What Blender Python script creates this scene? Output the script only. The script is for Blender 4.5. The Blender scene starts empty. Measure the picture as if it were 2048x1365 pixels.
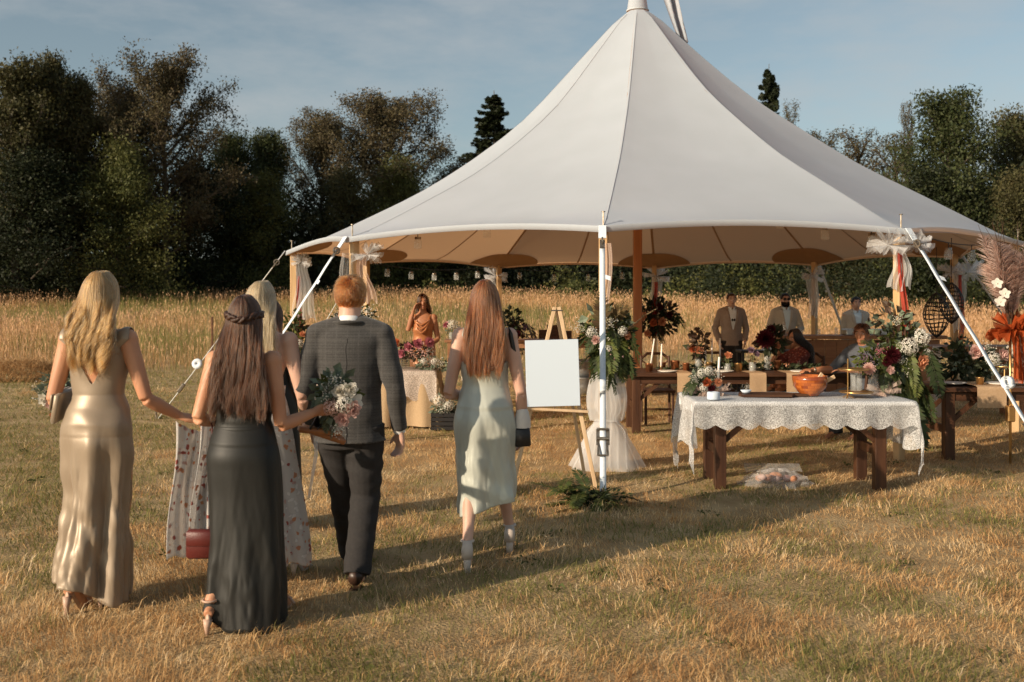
import bpy, bmesh, math, random
import numpy as np
from mathutils import Vector, Matrix, noise
from mathutils.bvhtree import BVHTree

PI = math.pi
R = math.radians
scene = bpy.context.scene
COL = scene.collection
rnd = random.Random(7)

# ------------------------------------------------------------------ camera, sky, sun, exposure
CAM_H, FPX, HOR = 1.67, 1991.0, 592.0
cam_data = bpy.data.cameras.new('camera')
cam_data.sensor_width = 36.0
cam_data.lens = 36.0 * FPX / 2048.0
cam_data.shift_y = -(682.5 - HOR) / 2048.0
cam_data.clip_start = 0.1
cam_data.clip_end = 3000
cam_data.dof.use_dof = True
cam_data.dof.focus_distance = 8.2
cam_data.dof.aperture_fstop = 3.2
cam = bpy.data.objects.new('camera', cam_data)
cam.location = (0, 0, CAM_H)
cam.rotation_euler = (PI / 2, 0, 0)
COL.objects.link(cam)
scene.camera = cam

SUN_EL = 19.0
SUN_DIR = Vector((-0.80, -0.60, 0)).normalized() * math.cos(R(SUN_EL)) + Vector((0, 0, math.sin(R(SUN_EL))))
world = bpy.data.worlds.new('World')
scene.world = world
world.use_nodes = True
wn, wl = world.node_tree.nodes, world.node_tree.links
for n in list(wn): wn.remove(n)
w_out = wn.new('ShaderNodeOutputWorld')
w_bg = wn.new('ShaderNodeBackground')
w_bg.inputs['Strength'].default_value = 0.093
sky = wn.new('ShaderNodeTexSky')
sky.sky_type = 'NISHITA'
sky.sun_disc = False
sky.sun_elevation = R(SUN_EL)
sky.sun_rotation = math.atan2(SUN_DIR.x, SUN_DIR.y)
sky.air_density = 1.0
sky.dust_density = 1.5
sky.ozone_density = 1.0
hs = wn.new('ShaderNodeHueSaturation')
hs.inputs['Saturation'].default_value = 0.62
wl.new(sky.outputs[0], hs.inputs['Color'])
tnt = wn.new('ShaderNodeMixRGB'); tnt.blend_type = 'MULTIPLY'; tnt.inputs['Fac'].default_value = 1.0
tnt.inputs['Color2'].default_value = (0.90, 1.0, 0.99, 1)
wl.new(hs.outputs['Color'], tnt.inputs['Color1'])
# thin high cloud, the same all round the sky
tc = wn.new('ShaderNodeTexCoord')
mp = wn.new('ShaderNodeMapping')
mp.inputs['Scale'].default_value = (3.0, 3.0, 9.0)
mp.inputs['Location'].default_value = (0.35, 0.2, 0.4)
wl.new(tc.outputs['Generated'], mp.inputs['Vector'])
nz = wn.new('ShaderNodeTexNoise')
nz.inputs['Scale'].default_value = 2.2
nz.inputs['Detail'].default_value = 7.0
nz.inputs['Roughness'].default_value = 0.58
wl.new(mp.outputs[0], nz.inputs['Vector'])
rp = wn.new('ShaderNodeValToRGB')
rp.color_ramp.elements[0].position = 0.43
rp.color_ramp.elements[0].color = (0, 0, 0, 1)
rp.color_ramp.elements[1].position = 0.74
rp.color_ramp.elements[1].color = (0.55, 0.55, 0.55, 1)
wl.new(nz.outputs['Fac'], rp.inputs['Fac'])
mx = wn.new('ShaderNodeMixRGB')
mx.inputs['Color2'].default_value = (4.6, 4.75, 4.8, 1)
wl.new(rp.outputs['Color'], mx.inputs['Fac'])
wl.new(tnt.outputs['Color'], mx.inputs['Color1'])
wl.new(mx.outputs['Color'], w_bg.inputs['Color'])
wl.new(w_bg.outputs[0], w_out.inputs['Surface'])

sun_data = bpy.data.lights.new('sun', 'SUN')
sun_data.energy = 5.0
sun_data.angle = R(0.6)
sun_data.color = (1.0, 0.82, 0.61)
sun = bpy.data.objects.new('sun', sun_data)
sun.rotation_euler = SUN_DIR.to_track_quat('Z', 'Y').to_euler()
sun.location = (-20, -20, 20)
COL.objects.link(sun)

scene.view_settings.view_transform = 'Standard'
scene.view_settings.look = 'None'
scene.view_settings.exposure = 0.22
scene.view_settings.gamma = 1.0
scene.view_settings.use_curve_mapping = False
scene.cycles.max_bounces = 8
scene.cycles.diffuse_bounces = 3
scene.cycles.transparent_max_bounces = 16

# ------------------------------------------------------------------ helpers
def smooth(a, b, x):
    t = min(1, max(0, (x - a) / (b - a)))
    return t * t * (3 - 2 * t)

def gz(x, y):
    """Height of the ground."""
    z = -0.010 * (min(max(y, 9), 26) - 9)
    z += 1.55 * smooth(26, 78, y) * (1.0 - 0.35 * smooth(-5, 25, x))
    z += 0.012 * math.sin(x * 1.3 + 0.4) * math.sin(y * 0.9 + 1.1) + 0.008 * math.sin(x * 3.1 + y * 2.3)
    return z

def at(px, py, d):
    """Point of the place that the photograph shows at pixel px, py when it lies d metres away."""
    return Vector(((px - 1024) / FPX * d, d, CAM_H + (HOR - py) / FPX * d))

def gat(px, d):
    x = (px - 1024) / FPX * d
    return Vector((x, d, gz(x, d)))

class MB:
    """Collects shapes; build() links them as ONE mesh object."""
    def __init__(s): s.v = []; s.f = []
    def add(s, vs, fs):
        o = len(s.v)
        s.v.extend([tuple(p) for p in vs]); s.f.extend([tuple(i + o for i in f) for f in fs]); return s
    def box(s, c, size, M=None, rz=0, bev=0.0):
        hx, hy, hz = size[0] / 2, size[1] / 2, size[2] / 2
        c = Vector(c)
        Mr = M if M is not None else Matrix.Rotation(rz, 3, 'Z')
        if bev > 0:
            b = min(bev, hx * .45, hy * .45, hz * .45)
            bm = bmesh.new(); bmesh.ops.create_cube(bm, size=1)
            for v in bm.verts: v.co = Vector((v.co.x * hx * 2, v.co.y * hy * 2, v.co.z * hz * 2))
            bmesh.ops.bevel(bm, geom=bm.edges[:], offset=b, segments=1, affect='EDGES')
            bm.verts.index_update()
            s.add([Mr @ v.co + c for v in bm.verts], [[v.index for v in f.verts] for f in bm.faces]); bm.free()
            return s
        vs = [Mr @ Vector((x * hx, y * hy, z * hz)) + c for x in (-1, 1) for y in (-1, 1) for z in (-1, 1)]
        return s.add(vs, [(0, 1, 3, 2), (4, 6, 7, 5), (0, 4, 5, 1), (2, 3, 7, 6), (0, 2, 6, 4), (1, 5, 7, 3)])
    def beam(s, p0, p1, w, h, bev=0.0, up=(0, 0, 1)):
        p0, p1 = Vector(p0), Vector(p1)
        z = (p1 - p0); L = z.length; z.normalize()
        x = Vector(up).cross(z)
        if x.length < 1e-3: x = Vector((1, 0, 0)).cross(z)
        if x.length < 1e-3: x = Vector((0, 1, 0)).cross(z)
        x.normalize(); y = z.cross(x)
        return s.box((p0 + p1) / 2, (w, h, L), Matrix((x, y, z)).transposed(), bev=bev)
    def tube(s, pts, rad, n=8, cap=True, tip=False):
        pts = [Vector(p) for p in pts]
        m = len(pts)
        if not hasattr(rad, '__len__'): rad = [rad] * m
        T = [(pts[min(i + 1, m - 1)] - pts[max(i - 1, 0)]).normalized() for i in range(m)]
        ref = Vector((0, 1, 0)) if abs(T[0].y) < .9 else Vector((1, 0, 0))
        X = (ref - T[0] * ref.dot(T[0])).normalized()
        vs, fs = [], []
        for i in range(m):
            X = X - T[i] * X.dot(T[i]); X.normalize(); Y = T[i].cross(X)
            ra, rb = rad[i] if hasattr(rad[i], '__len__') else (rad[i], rad[i])
            for k in range(n):
                a = 2 * PI * k / n
                vs.append(pts[i] + X * (ra * math.cos(a)) + Y * (rb * math.sin(a)))
        for i in range(m - 1):
            for k in range(n):
                fs.append((i * n + k, i * n + (k + 1) % n, (i + 1) * n + (k + 1) % n, (i + 1) * n + k))
        if cap:
            fs.append(tuple(range(n - 1, -1, -1))); fs.append(tuple(range((m - 1) * n, m * n)))
        return s.add(vs, fs)
    def lathe(s, prof, c=(0, 0, 0), n=20, M=None):
        c = Vector(c); vs, fs = [], []
        for r, z in prof:
            for k in range(n):
                p = Vector((r * math.cos(2 * PI * k / n), r * math.sin(2 * PI * k / n), z))
                vs.append((M @ p if M is not None else p) + c)
        for i in range(len(prof) - 1):
            for k in range(n):
                fs.append((i * n + k, i * n + (k + 1) % n, (i + 1) * n + (k + 1) % n, (i + 1) * n + k))
        return s.add(vs, fs)
    def ell(s, c, r, nu=16, nv=10, M=None):
        c = Vector(c); vs, fs = [], []
        for j in range(nv + 1):
            ph = PI * j / nv
            rr = max(math.sin(ph), 1e-4)
            for i in range(nu):
                a = 2 * PI * i / nu
                p = Vector((r[0] * rr * math.cos(a), r[1] * rr * math.sin(a), r[2] * math.cos(ph)))
                vs.append((M @ p if M is not None else p) + c)
        for j in range(nv):
            for i in range(nu):
                fs.append((j * nu + i, (j + 1) * nu + i, (j + 1) * nu + (i + 1) % nu, j * nu + (i + 1) % nu))
        return s.add(vs, fs)
    def grid(s, rows, closed=False):
        n = len(rows[0]); vs = [p for r in rows for p in r]; fs = []
        for j in range(len(rows) - 1):
            for i in range(n if closed else n - 1):
                k = (i + 1) % n
                fs.append((j * n + i, j * n + k, (j + 1) * n + k, (j + 1) * n + i))
        return s.add(vs, fs)
    def mesh(s, name, mat=None, sm=True):
        me = bpy.data.meshes.new(name)
        me.from_pydata(s.v, [], s.f)
        if sm: me.polygons.foreach_set('use_smooth', [True] * len(me.polygons))
        if mat: me.materials.append(mat)
        me.update(); return me
    def build(s, name, mat=None, parent=None, sm=False, loc=None):
        return link(name, s.mesh(name, mat, sm), parent, loc)

def link(name, me, parent=None, loc=None):
    o = bpy.data.objects.new(name, me); COL.objects.link(o)
    if parent is not None: o.parent = parent
    if loc is not None: o.location = loc
    return o

def tag(o, label, cat, group=None, kind=None):
    if label: o['label'] = label
    if cat: o['category'] = cat
    if group: o['group'] = group
    if kind: o['kind'] = kind
    return o

def thing(name, label, cat, loc=(0, 0, 0), rz=0, group=None):
    o = bpy.data.objects.new(name, None); COL.objects.link(o)
    o.location = loc; o.rotation_euler = (0, 0, rz); o.empty_display_size = .1
    return tag(o, label, cat, group)

def thick(o, t, offset=-1):
    m = o.modifiers.new('thickness', 'SOLIDIFY'); m.thickness = t; m.offset = offset
    return o

def fast_mesh(name, V, F, mat, cols=None, smooth_faces=False):
    """V (n,3), F (m,k) numpy -> mesh; cols (n,3) go into the colour attribute 'tint'."""
    me = bpy.data.meshes.new(name)
    k = F.shape[1]
    me.vertices.add(len(V)); me.vertices.foreach_set('co', V.astype(np.float32).ravel())
    me.loops.add(F.size); me.loops.foreach_set('vertex_index', F.astype(np.int32).ravel())
    me.polygons.add(len(F)); me.polygons.foreach_set('loop_start', np.arange(0, F.size, k, dtype=np.int32))
    if smooth_faces: me.polygons.foreach_set('use_smooth', np.ones(len(F), dtype=bool))
    if cols is not None:
        at_ = me.attributes.new('tint', 'FLOAT_COLOR', 'POINT')
        at_.data.foreach_set('color', np.concatenate([cols, np.ones((len(cols), 1))], 1).astype(np.float32).ravel())
    me.materials.append(mat)
    me.update(calc_edges=True)
    return me

# ------------------------------------------------------------------ materials
def nodes_of(m):
    m.use_nodes = True
    nt = m.node_tree
    return nt, nt.nodes, nt.links, nt.nodes['Principled BSDF'], nt.nodes['Material Output']

def mat(name, c, c2=None, rough=.6, scale=8, island=0.0, bump=0.0, bscale=40, spec=.4, metal=0, sheen=0, trans=0.0,
        transcol=None, alpha=1.0, stretch=None, sss=0, coat=0, aniso=0, detail=4, attr=False, hue=0.0):
    """Procedural material: two-tone noise, per-island variation, noise bump, optional translucency and see-through share."""
    m = bpy.data.materials.new(name)
    nt, N, L, bs, out = nodes_of(m)
    bs.inputs['Roughness'].default_value = rough
    bs.inputs['Specular IOR Level'].default_value = spec
    bs.inputs['Metallic'].default_value = metal
    if sheen: bs.inputs['Sheen Weight'].default_value = sheen
    if coat: bs.inputs['Coat Weight'].default_value = coat
    if aniso: bs.inputs['Anisotropic'].default_value = aniso
    if sss:
        bs.inputs['Subsurface Weight'].default_value = sss
        bs.inputs['Subsurface Radius'].default_value = (.012, .004, .002)
        bs.inputs['Subsurface Scale'].default_value = 1.0
    col = None
    vec = N.new('ShaderNodeTexCoord').outputs['Object']
    if stretch:
        mpp = N.new('ShaderNodeMapping'); mpp.inputs['Scale'].default_value = stretch
        L.new(vec, mpp.inputs['Vector']); vec = mpp.outputs[0]
    if attr:
        a = N.new('ShaderNodeAttribute'); a.attribute_name = 'tint'; col = a.outputs['Color']
    elif c2 is not None:
        t = N.new('ShaderNodeTexNoise'); t.inputs['Scale'].default_value = scale; t.inputs['Detail'].default_value = detail
        L.new(vec, t.inputs['Vector'])
        r_ = N.new('ShaderNodeValToRGB')
        r_.color_ramp.elements[0].position = .35; r_.color_ramp.elements[0].color = (*c, 1)
        r_.color_ramp.elements[1].position = .65; r_.color_ramp.elements[1].color = (*c2, 1)
        L.new(t.outputs['Fac'], r_.inputs['Fac']); col = r_.outputs['Color']
    else:
        rg = N.new('ShaderNodeRGB'); rg.outputs[0].default_value = (*c, 1); col = rg.outputs[0]
    if island:
        g = N.new('ShaderNodeNewGeometry')
        mr = N.new('ShaderNodeMapRange')
        mr.inputs['To Min'].default_value = 1 - island; mr.inputs['To Max'].default_value = 1 + island
        L.new(g.outputs['Random Per Island'], mr.inputs['Value'])
        h = N.new('ShaderNodeHueSaturation')
        L.new(mr.outputs[0], h.inputs['Value']); L.new(col, h.inputs['Color'])
        if hue:
            mh = N.new('ShaderNodeMath'); mh.operation = 'MULTIPLY'; mh.inputs[1].default_value = 7.31
            fr = N.new('ShaderNodeMath'); fr.operation = 'FRACT'
            L.new(g.outputs['Random Per Island'], mh.inputs[0]); L.new(mh.outputs[0], fr.inputs[0])
            m2 = N.new('ShaderNodeMapRange'); m2.inputs['To Min'].default_value = .5 - hue; m2.inputs['To Max'].default_value = .5 + hue
            L.new(fr.outputs[0], m2.inputs['Value']); L.new(m2.outputs[0], h.inputs['Hue'])
        col = h.outputs['Color']
    L.new(col, bs.inputs['Base Color'])
    if bump:
        t2 = N.new('ShaderNodeTexNoise'); t2.inputs['Scale'].default_value = bscale; t2.inputs['Detail'].default_value = 5
        L.new(vec, t2.inputs['Vector'])
        b = N.new('ShaderNodeBump'); b.inputs['Strength'].default_value = bump; b.inputs['Distance'].default_value = .02
        L.new(t2.outputs['Fac'], b.inputs['Height']); L.new(b.outputs[0], bs.inputs['Normal'])
    sh = bs.outputs[0]
    if trans:
        tr = N.new('ShaderNodeBsdfTranslucent')
        if transcol: tr.inputs['Color'].default_value = (*transcol, 1)
        else: L.new(col, tr.inputs['Color'])
        mxs = N.new('ShaderNodeMixShader'); mxs.inputs[0].default_value = trans
        L.new(sh, mxs.inputs[1]); L.new(tr.outputs[0], mxs.inputs[2]); sh = mxs.outputs[0]
    if alpha < 1:
        tp = N.new('ShaderNodeBsdfTransparent')
        mxs = N.new('ShaderNodeMixShader'); mxs.inputs[0].default_value = alpha
        L.new(tp.outputs[0], mxs.inputs[1]); L.new(sh, mxs.inputs[2]); sh = mxs.outputs[0]
    L.new(sh, out.inputs['Surface'])
    return m

def wood(name, c, c2, rough=.55, axis=2, s=14):
    st = [1, 1, 1]; st[axis] = .07
    return mat(name, c, c2, rough=rough, scale=s, stretch=tuple(st), bump=.25, bscale=40, detail=6, spec=.3)

M = {}
M['soil'] = mat('soil', (.32, .215, .11), (.46, .33, .18), rough=.95, scale=3.0, bump=1.0, bscale=55, spec=.1)
M['blade'] = mat('blade', (1, 1, 1), attr=True, rough=.7, spec=.2, trans=.4)
M['bark'] = mat('bark', (.07, .055, .042), (.13, .105, .08), rough=.9, scale=6, bump=.6, bscale=14, stretch=(1, 1, .25))
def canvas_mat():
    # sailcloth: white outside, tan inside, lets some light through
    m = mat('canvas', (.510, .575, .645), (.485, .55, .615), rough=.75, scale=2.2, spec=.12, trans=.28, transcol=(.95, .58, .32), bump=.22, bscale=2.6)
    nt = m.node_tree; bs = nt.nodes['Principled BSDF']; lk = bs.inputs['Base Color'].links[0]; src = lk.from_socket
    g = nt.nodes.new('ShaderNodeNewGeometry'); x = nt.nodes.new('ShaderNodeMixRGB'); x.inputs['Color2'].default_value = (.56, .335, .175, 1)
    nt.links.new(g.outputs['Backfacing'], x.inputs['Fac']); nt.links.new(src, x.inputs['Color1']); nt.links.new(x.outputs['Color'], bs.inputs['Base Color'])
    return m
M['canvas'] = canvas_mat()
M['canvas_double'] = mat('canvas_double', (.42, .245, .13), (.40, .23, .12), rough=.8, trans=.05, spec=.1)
M['seam'] = mat('seam', (.46, .48, .51), rough=.8, spec=.1)
M['webbing'] = mat('webbing', (.70, .75, .80), (.63, .68, .74), rough=.6, scale=60, bump=.1, bscale=300)
M['steel'] = mat('steel', (.34, .30, .25), (.22, .17, .12), rough=.4, metal=.9, scale=30)
M['rope'] = mat('rope', (.66, .66, .62), rough=.8)
M['post_wood'] = wood('post_wood', (.50, .31, .15), (.60, .40, .21))
M['pole_wood'] = wood('pole_wood', (.28, .11, .045), (.36, .15, .06), rough=.35)
M['dark_wood'] = wood('dark_wood', (.045, .019, .010), (.085, .037, .018), rough=.5)
M['dark_wood_x'] = wood('dark_wood_x', (.045, .019, .010), (.09, .040, .020), rough=.5, axis=0)
M['bar_wood'] = wood('bar_wood', (.22, .10, .05), (.31, .16, .08), rough=.5, axis=0)
M['pale_wood'] = wood('pale_wood', (.58, .40, .24), (.66, .48, .30))
M['tulle'] = mat('tulle', (.86, .86, .86), rough=.9, spec=.05, trans=.4, alpha=.42)
M['tulle_peach'] = mat('tulle_peach', (.80, .62, .52), rough=.9, spec=.05, trans=.35, alpha=.5)
M['tulle_orange'] = mat('tulle_orange', (.48, .095, .025), (.38, .062, .016), rough=.9, spec=.05, trans=.3, alpha=.8)
M['ribbon_red'] = mat('ribbon_red', (.52, .05, .025), (.42, .035, .02), rough=.6, trans=.3, alpha=.85)
M['plastic_sheet'] = mat('plastic_sheet', (.70, .68, .66), rough=.15, spec=.6, trans=.3, alpha=.30)
M['glass'] = mat('glass', (.80, .82, .80), rough=.06, spec=.8, alpha=.22)
M['gold'] = mat('gold', (.60, .37, .15), (.50, .30, .12), rough=.3, metal=.9, scale=20)
M['copper'] = mat('copper', (.45, .20, .10), (.36, .15, .07), rough=.32, metal=.85, scale=25)
M['galv'] = mat('galv', (.55, .56, .56), (.42, .43, .44), rough=.35, metal=.8, scale=18)
M['burlap'] = mat('burlap', (.42, .29, .17), (.50, .36, .22), rough=.95, scale=90, bump=.3, bscale=220, spec=.1, trans=.1)
M['runner'] = mat('runner', (.40, .27, .16), (.46, .32, .20), rough=.9, scale=70, bump=.2, bscale=200, spec=.1)
M['white_cloth'] = mat('white_cloth', (.80, .81, .83), (.76, .77, .80), rough=.85, scale=12, bump=.05, bscale=120, spec=.1, trans=.15)
M['paper'] = mat('paper', (.56, .64, .73), rough=.7, spec=.2)
M['wax'] = mat('wax', (.80, .76, .70), rough=.5, sss=.2)
M['ceramic'] = mat('ceramic', (.78, .74, .68), rough=.3)
M['green_glass'] = mat('green_glass', (.03, .12, .05), rough=.1, spec=.7, trans=.3, alpha=.85)
M['black'] = mat('black', (.018, .016, .016), rough=.5)
M['leather_black'] = mat('leather_black', (.02, .018, .018), rough=.38, bump=.1, bscale=200)
M['leather_white'] = mat('leather_white', (.62, .57, .52), rough=.45, bump=.1, bscale=200)
M['leather_wine'] = mat('leather_wine', (.105, .018, .014), (.08, .013, .011), rough=.42, bump=.15, bscale=160)
M['nude'] = mat('nude', (.50, .33, .24), rough=.5)
M['shoe_pale'] = mat('shoe_pale', (.55, .47, .41), rough=.6)
M['shoe_dark'] = mat('shoe_dark', (.045, .022, .014), rough=.4)
scene.cycles.use_denoising = True
# ------------------------------------------------------------------ ground
NR = np.random.RandomState(11)
_lat = NR.rand(64, 64)
def vnoise(x, y):
    xi, yi = np.floor(x).astype(int), np.floor(y).astype(int)
    fx, fy = x - xi, y - yi
    fx, fy = fx * fx * (3 - 2 * fx), fy * fy * (3 - 2 * fy)
    g = lambda a, b: _lat[a % 64, b % 64]
    return (g(xi, yi) * (1 - fx) + g(xi + 1, yi) * fx) * (1 - fy) + (g(xi, yi + 1) * (1 - fx) + g(xi + 1, yi + 1) * fx) * fy
def fnoise(x, y):
    return .55 * vnoise(x, y) + .28 * vnoise(x * 2.1 + 7, y * 2.1 + 3) + .17 * vnoise(x * 4.3 + 1, y * 4.3 + 9)
def npsm(a, b, x):
    t = np.clip((x - a) / (b - a), 0, 1); return t * t * (3 - 2 * t)
def gz_np(x, y):
    z = -0.010 * (np.clip(y, 9, 26) - 9)
    z = z + 1.55 * npsm(26, 78, y) * (1.0 - 0.35 * npsm(-5, 25, x))
    return z + 0.012 * np.sin(x * 1.3 + 0.4) * np.sin(y * 0.9 + 1.1) + 0.008 * np.sin(x * 3.1 + y * 2.3)

def axis(a, b, fine_a, fine_b, step, far):
    mid = list(np.arange(fine_a, fine_b, step))
    lo = list(np.linspace(a, fine_a, far, endpoint=False)); hi = list(np.linspace(fine_b, b, far))
    return np.array(lo + mid + hi)
gx = axis(-700, 700, -30, 30, .5, 14); gy = axis(-300, 1500, 0, 80, .5, 14)
GX, GY = np.meshgrid(gx, gy)
GZ = gz_np(GX, GY)
V = np.stack([GX.ravel(), GY.ravel(), GZ.ravel()], 1)
nxg = len(gx); ii = (np.arange(len(gy) - 1)[:, None] * nxg + np.arange(nxg - 1)[None]).ravel()
ground = link('ground', fast_mesh('ground', V, np.stack([ii, ii + 1, ii + 1 + nxg, ii + nxg], 1), M['soil'], smooth_faces=True))
ground['kind'] = 'structure'

STRAW = np.array([(.64, .41, .19), (.58, .34, .14), (.72, .52, .29), (.50, .27, .105), (.62, .43, .22)])
GREEN = np.array([(.17, .18, .050), (.24, .23, .075), (.13, .14, .038), (.33, .28, .105)])
def palette(P, n): return P[NR.randint(0, len(P), n)] * (1 + .22 * (NR.rand(n, 1) - .5))

def blade_mesh(name, x, y, z, L, W, lean, col, droop=.5, lay=None):
    n = len(x)
    a = NR.rand(n) * 2 * PI                       # facing of the flat side
    b = NR.rand(n) * 2 * PI if lay is None else lay + NR.normal(size=n) * 1.25                      # direction of lean
    wx, wy = np.cos(a) * W / 2, np.sin(a) * W / 2
    lx, ly = np.cos(b) * lean * L, np.sin(b) * lean * L
    h = L * np.sqrt(np.clip(1 - lean ** 2, .05, 1))
    V = np.zeros((n, 5, 3))
    V[:, 0] = np.stack([x - wx, y - wy, z], 1); V[:, 1] = np.stack([x + wx, y + wy, z], 1)
    mxx, myy, mzz = x + lx * .38, y + ly * .38, z + h * .62
    V[:, 2] = np.stack([mxx - wx * .8, myy - wy * .8, mzz], 1); V[:, 3] = np.stack([mxx + wx * .8, myy + wy * .8, mzz], 1)
    V[:, 4] = np.stack([x + lx, y + ly, z + h * (1 - .25 * droop)], 1)
    base = (np.arange(n) * 5)[:, None, None]
    F = np.array([[0, 1, 3], [0, 3, 2], [2, 3, 4]])[None] + base
    return V.reshape(-1, 3), F.reshape(-1, 3), np.repeat(col, 5, 0)

def edge_y(x): return 23.2 + 2.2 * npsm(-6, 2, x) + 3.2 * npsm(0, 6, x) + 1.6 * (fnoise(x * .35 + 5, x * 0 + 2.5) - .5)

def scatter(n, y0, y1, margin=1.1, power=1.0):
    u = NR.rand(n)
    y = np.sqrt(y0 ** 2 + u * (y1 ** 2 - y0 ** 2)) if power == 1.0 else y0 * (y1 / y0) ** u
    x = (NR.rand(n) * 2 - 1) * (y * .53 + margin)
    return x, y

# mown dry grass: short matted blades, thinner where the soil shows
STRAW_ORD = np.array([(.44, .245, .105), (.59, .355, .155), (.71, .475, .23), (.77, .555, .30), (.83, .66, .43)])
def mown(n, y0, y1, fine):
    x, y = scatter(n, y0, y1, margin=1.9, power=0)
    keep = y < edge_y(x) + .8 * NR.rand(len(x)); x, y = x[keep], y[keep]
    tuft = .55 * fnoise(x * 3.4 + 11, y * 3.4 + 3) + .25 * fnoise(x * 9 + 1, y * 9 + 5) + .20 * fnoise(x * .8 + 2, y * .8 + 31)
    keep = NR.rand(len(x)) < np.clip((tuft - .22) * 4.2, .10, 1); x, y, tuft = x[keep], y[keep], tuft[keep]; n = len(x)
    g1 = fnoise(x * .55, y * .55); g2 = fnoise(x * 2.6 + 30, y * 2.6)
    green = np.clip((g1 - .50) * 2.4 + (g2 - .5) * 2.8 + .14 + 1.15 * npsm(-1.0, -4.5, x) * npsm(6, 9, y) * npsm(27, 18, y) + .35 * npsm(18, 23, y), 0, .85)
    isg = NR.rand(n) < green
    tone = fnoise(x * 1.7 + 50, y * 1.7 + 20); tone2 = fnoise(x * 6 + 5, y * 6 + 40)
    sel = np.clip(((tone - .5) * 5.5 + (tone2 - .5) * 4 + 2 + NR.normal(size=n) * 1.0), 0, 4).astype(int)
    col = np.where(isg[:, None], palette(GREEN, n), STRAW_ORD[sel] * (1 + .3 * (NR.rand(n, 1) - .5)))
    dist = np.sqrt(x * x + y * y)
    L = (.016 + .060 * NR.rand(n) ** 2.2) * (.05 + 1.95 * tuft) * (1 + .015 * dist)
    L = np.where(NR.rand(n) < .03, L * 1.7, L)
    W = (.0024 + .0018 * NR.rand(n)) * (1 + np.clip(dist - 5, 0, 30) * .14)
    lean = np.clip(.25 + .75 * NR.rand(n) ** .8, 0, .985)
    lay = 4 * PI * fnoise(x * 1.3 + 70, y * 1.3 + 10)
    V, F, C = blade_mesh('mown', x, y, gz_np(x, y) - .003, L, W, lean, col, lay=lay)
    if not fine:      # far off a blade is one triangle
        V = V.reshape(-1, 5, 3)[:, [0, 1, 4]].reshape(-1, 3); C = C.reshape(-1, 5, 3)[:, :3].reshape(-1, 3); F = np.arange(len(V)).reshape(-1, 3)
    return V, F, C
A_ = mown(215000, 3.5, 8.6, True); B_ = mown(390000, 8.6, 30, False)
lawn = link('mown_grass', fast_mesh('mown_grass', np.concatenate([A_[0], B_[0]]), np.concatenate([A_[1], B_[1] + len(A_[0])]), M['blade'], np.concatenate([A_[2], B_[2]])))
tag(lawn, 'short dry mown grass of the lawn with green tufts', 'grass', kind='stuff')
# low broad-leaved weeds growing in the lawn
wr = np.random.RandomState(8); WC = []
for i in range(60):
    y_ = 4 * (16 / 4) ** wr.rand(); x_ = (wr.rand() * 2 - 1) * (y_ * .53 + .5)
    if fnoise(np.array([x_ * .55]), np.array([y_ * .55]))[0] < .47: continue
    m_ = wr.randint(8, 22); a_ = wr.rand(m_) * 6.28; r_ = wr.rand(m_) ** .6 * wr.uniform(.05, .13)
    WC.append(np.stack([x_ + r_ * np.cos(a_), y_ + r_ * np.sin(a_), gz_np(x_ + r_ * np.cos(a_), y_ + r_ * np.sin(a_)) + .012 + .03 * wr.rand(m_)], 1))

# a low strip of green weeds where the mower stopped, then the tall dry hay
def hay(n, y0, y1, seedhead=True):
    x, y = scatter(n, y0, y1, margin=4, power=0)
    k = y > edge_y(x); x, y = x[k], y[k]
    n = len(x)
    front = y - edge_y(x)
    p = fnoise(x * .09 + 3, y * .16 + 8); q = fnoise(x * .5 + 1, y * .5)
    gr = np.clip((p - .52) * 4.0 + .85 * npsm(2.6, 0, front) + .9 * np.exp(-((y - 50) / 9) ** 2) * npsm(25, -5, x) + .25 * npsm(55, 70, y), 0, .9)
    isg = NR.rand(n) < gr
    straw = np.array([(.60, .36, .17), (.54, .30, .13), (.70, .47, .26), (.46, .25, .105)])
    col = np.where(isg[:, None], palette(GREEN, n), palette(straw, n))
    h = (.40 + .68 * NR.rand(n)) * (.55 + .9 * q) * (.16 + .84 * npsm(-.5, 5.0, front + 2.4 * (fnoise(x * .45 + 9, y * .45 + 2) - .5)))
    d = np.sqrt(x * x + y * y)
    W = (.0045 + .003 * NR.rand(n)) * (1 + np.clip(d - 22, 0, 90) * .045)
    z = gz_np(x, y)
    lean = .08 + .34 * NR.rand(n) ** 1.4
    V, F, C = blade_mesh('hay', x, y, z - .02, h, W, lean, col, droop=.3)
    if seedhead:
        tip = V.reshape(-1, 5, 3)[:, 4]
        hs_ = ~isg & (NR.rand(n) < .6)
        t = tip[hs_]; m = len(t); a = NR.rand(m) * PI; ww = W[hs_] * 1.35; hh = .09 + .08 * NR.rand(m)
        dx, dy = np.cos(a) * ww, np.sin(a) * ww
        Q = np.zeros((m, 4, 3)); Q[:] = t[:, None]
        Q[:, 1, 0] += dx; Q[:, 1, 1] += dy; Q[:, 1, 2] += hh * .4
        Q[:, 2, 2] += hh; Q[:, 2, 0] += (NR.rand(m) - .5) * .06
        Q[:, 3, 0] -= dx; Q[:, 3, 1] -= dy; Q[:, 3, 2] += hh * .4
        Fq = (np.arange(m) * 4)[:, None, None] + np.array([[0, 1, 2], [0, 2, 3]])[None] + len(V)
        V = np.concatenate([V, Q.reshape(-1, 3)]); F = np.concatenate([F, Fq.reshape(-1, 3)])
        C = np.concatenate([C, np.repeat(np.array([(.68, .42, .24)]) * (1 + .25 * (NR.rand(m, 1) - .5)), 4, 0)])
    return V, F, C
V, F, C = hay(104000, 22, 92)
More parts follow.
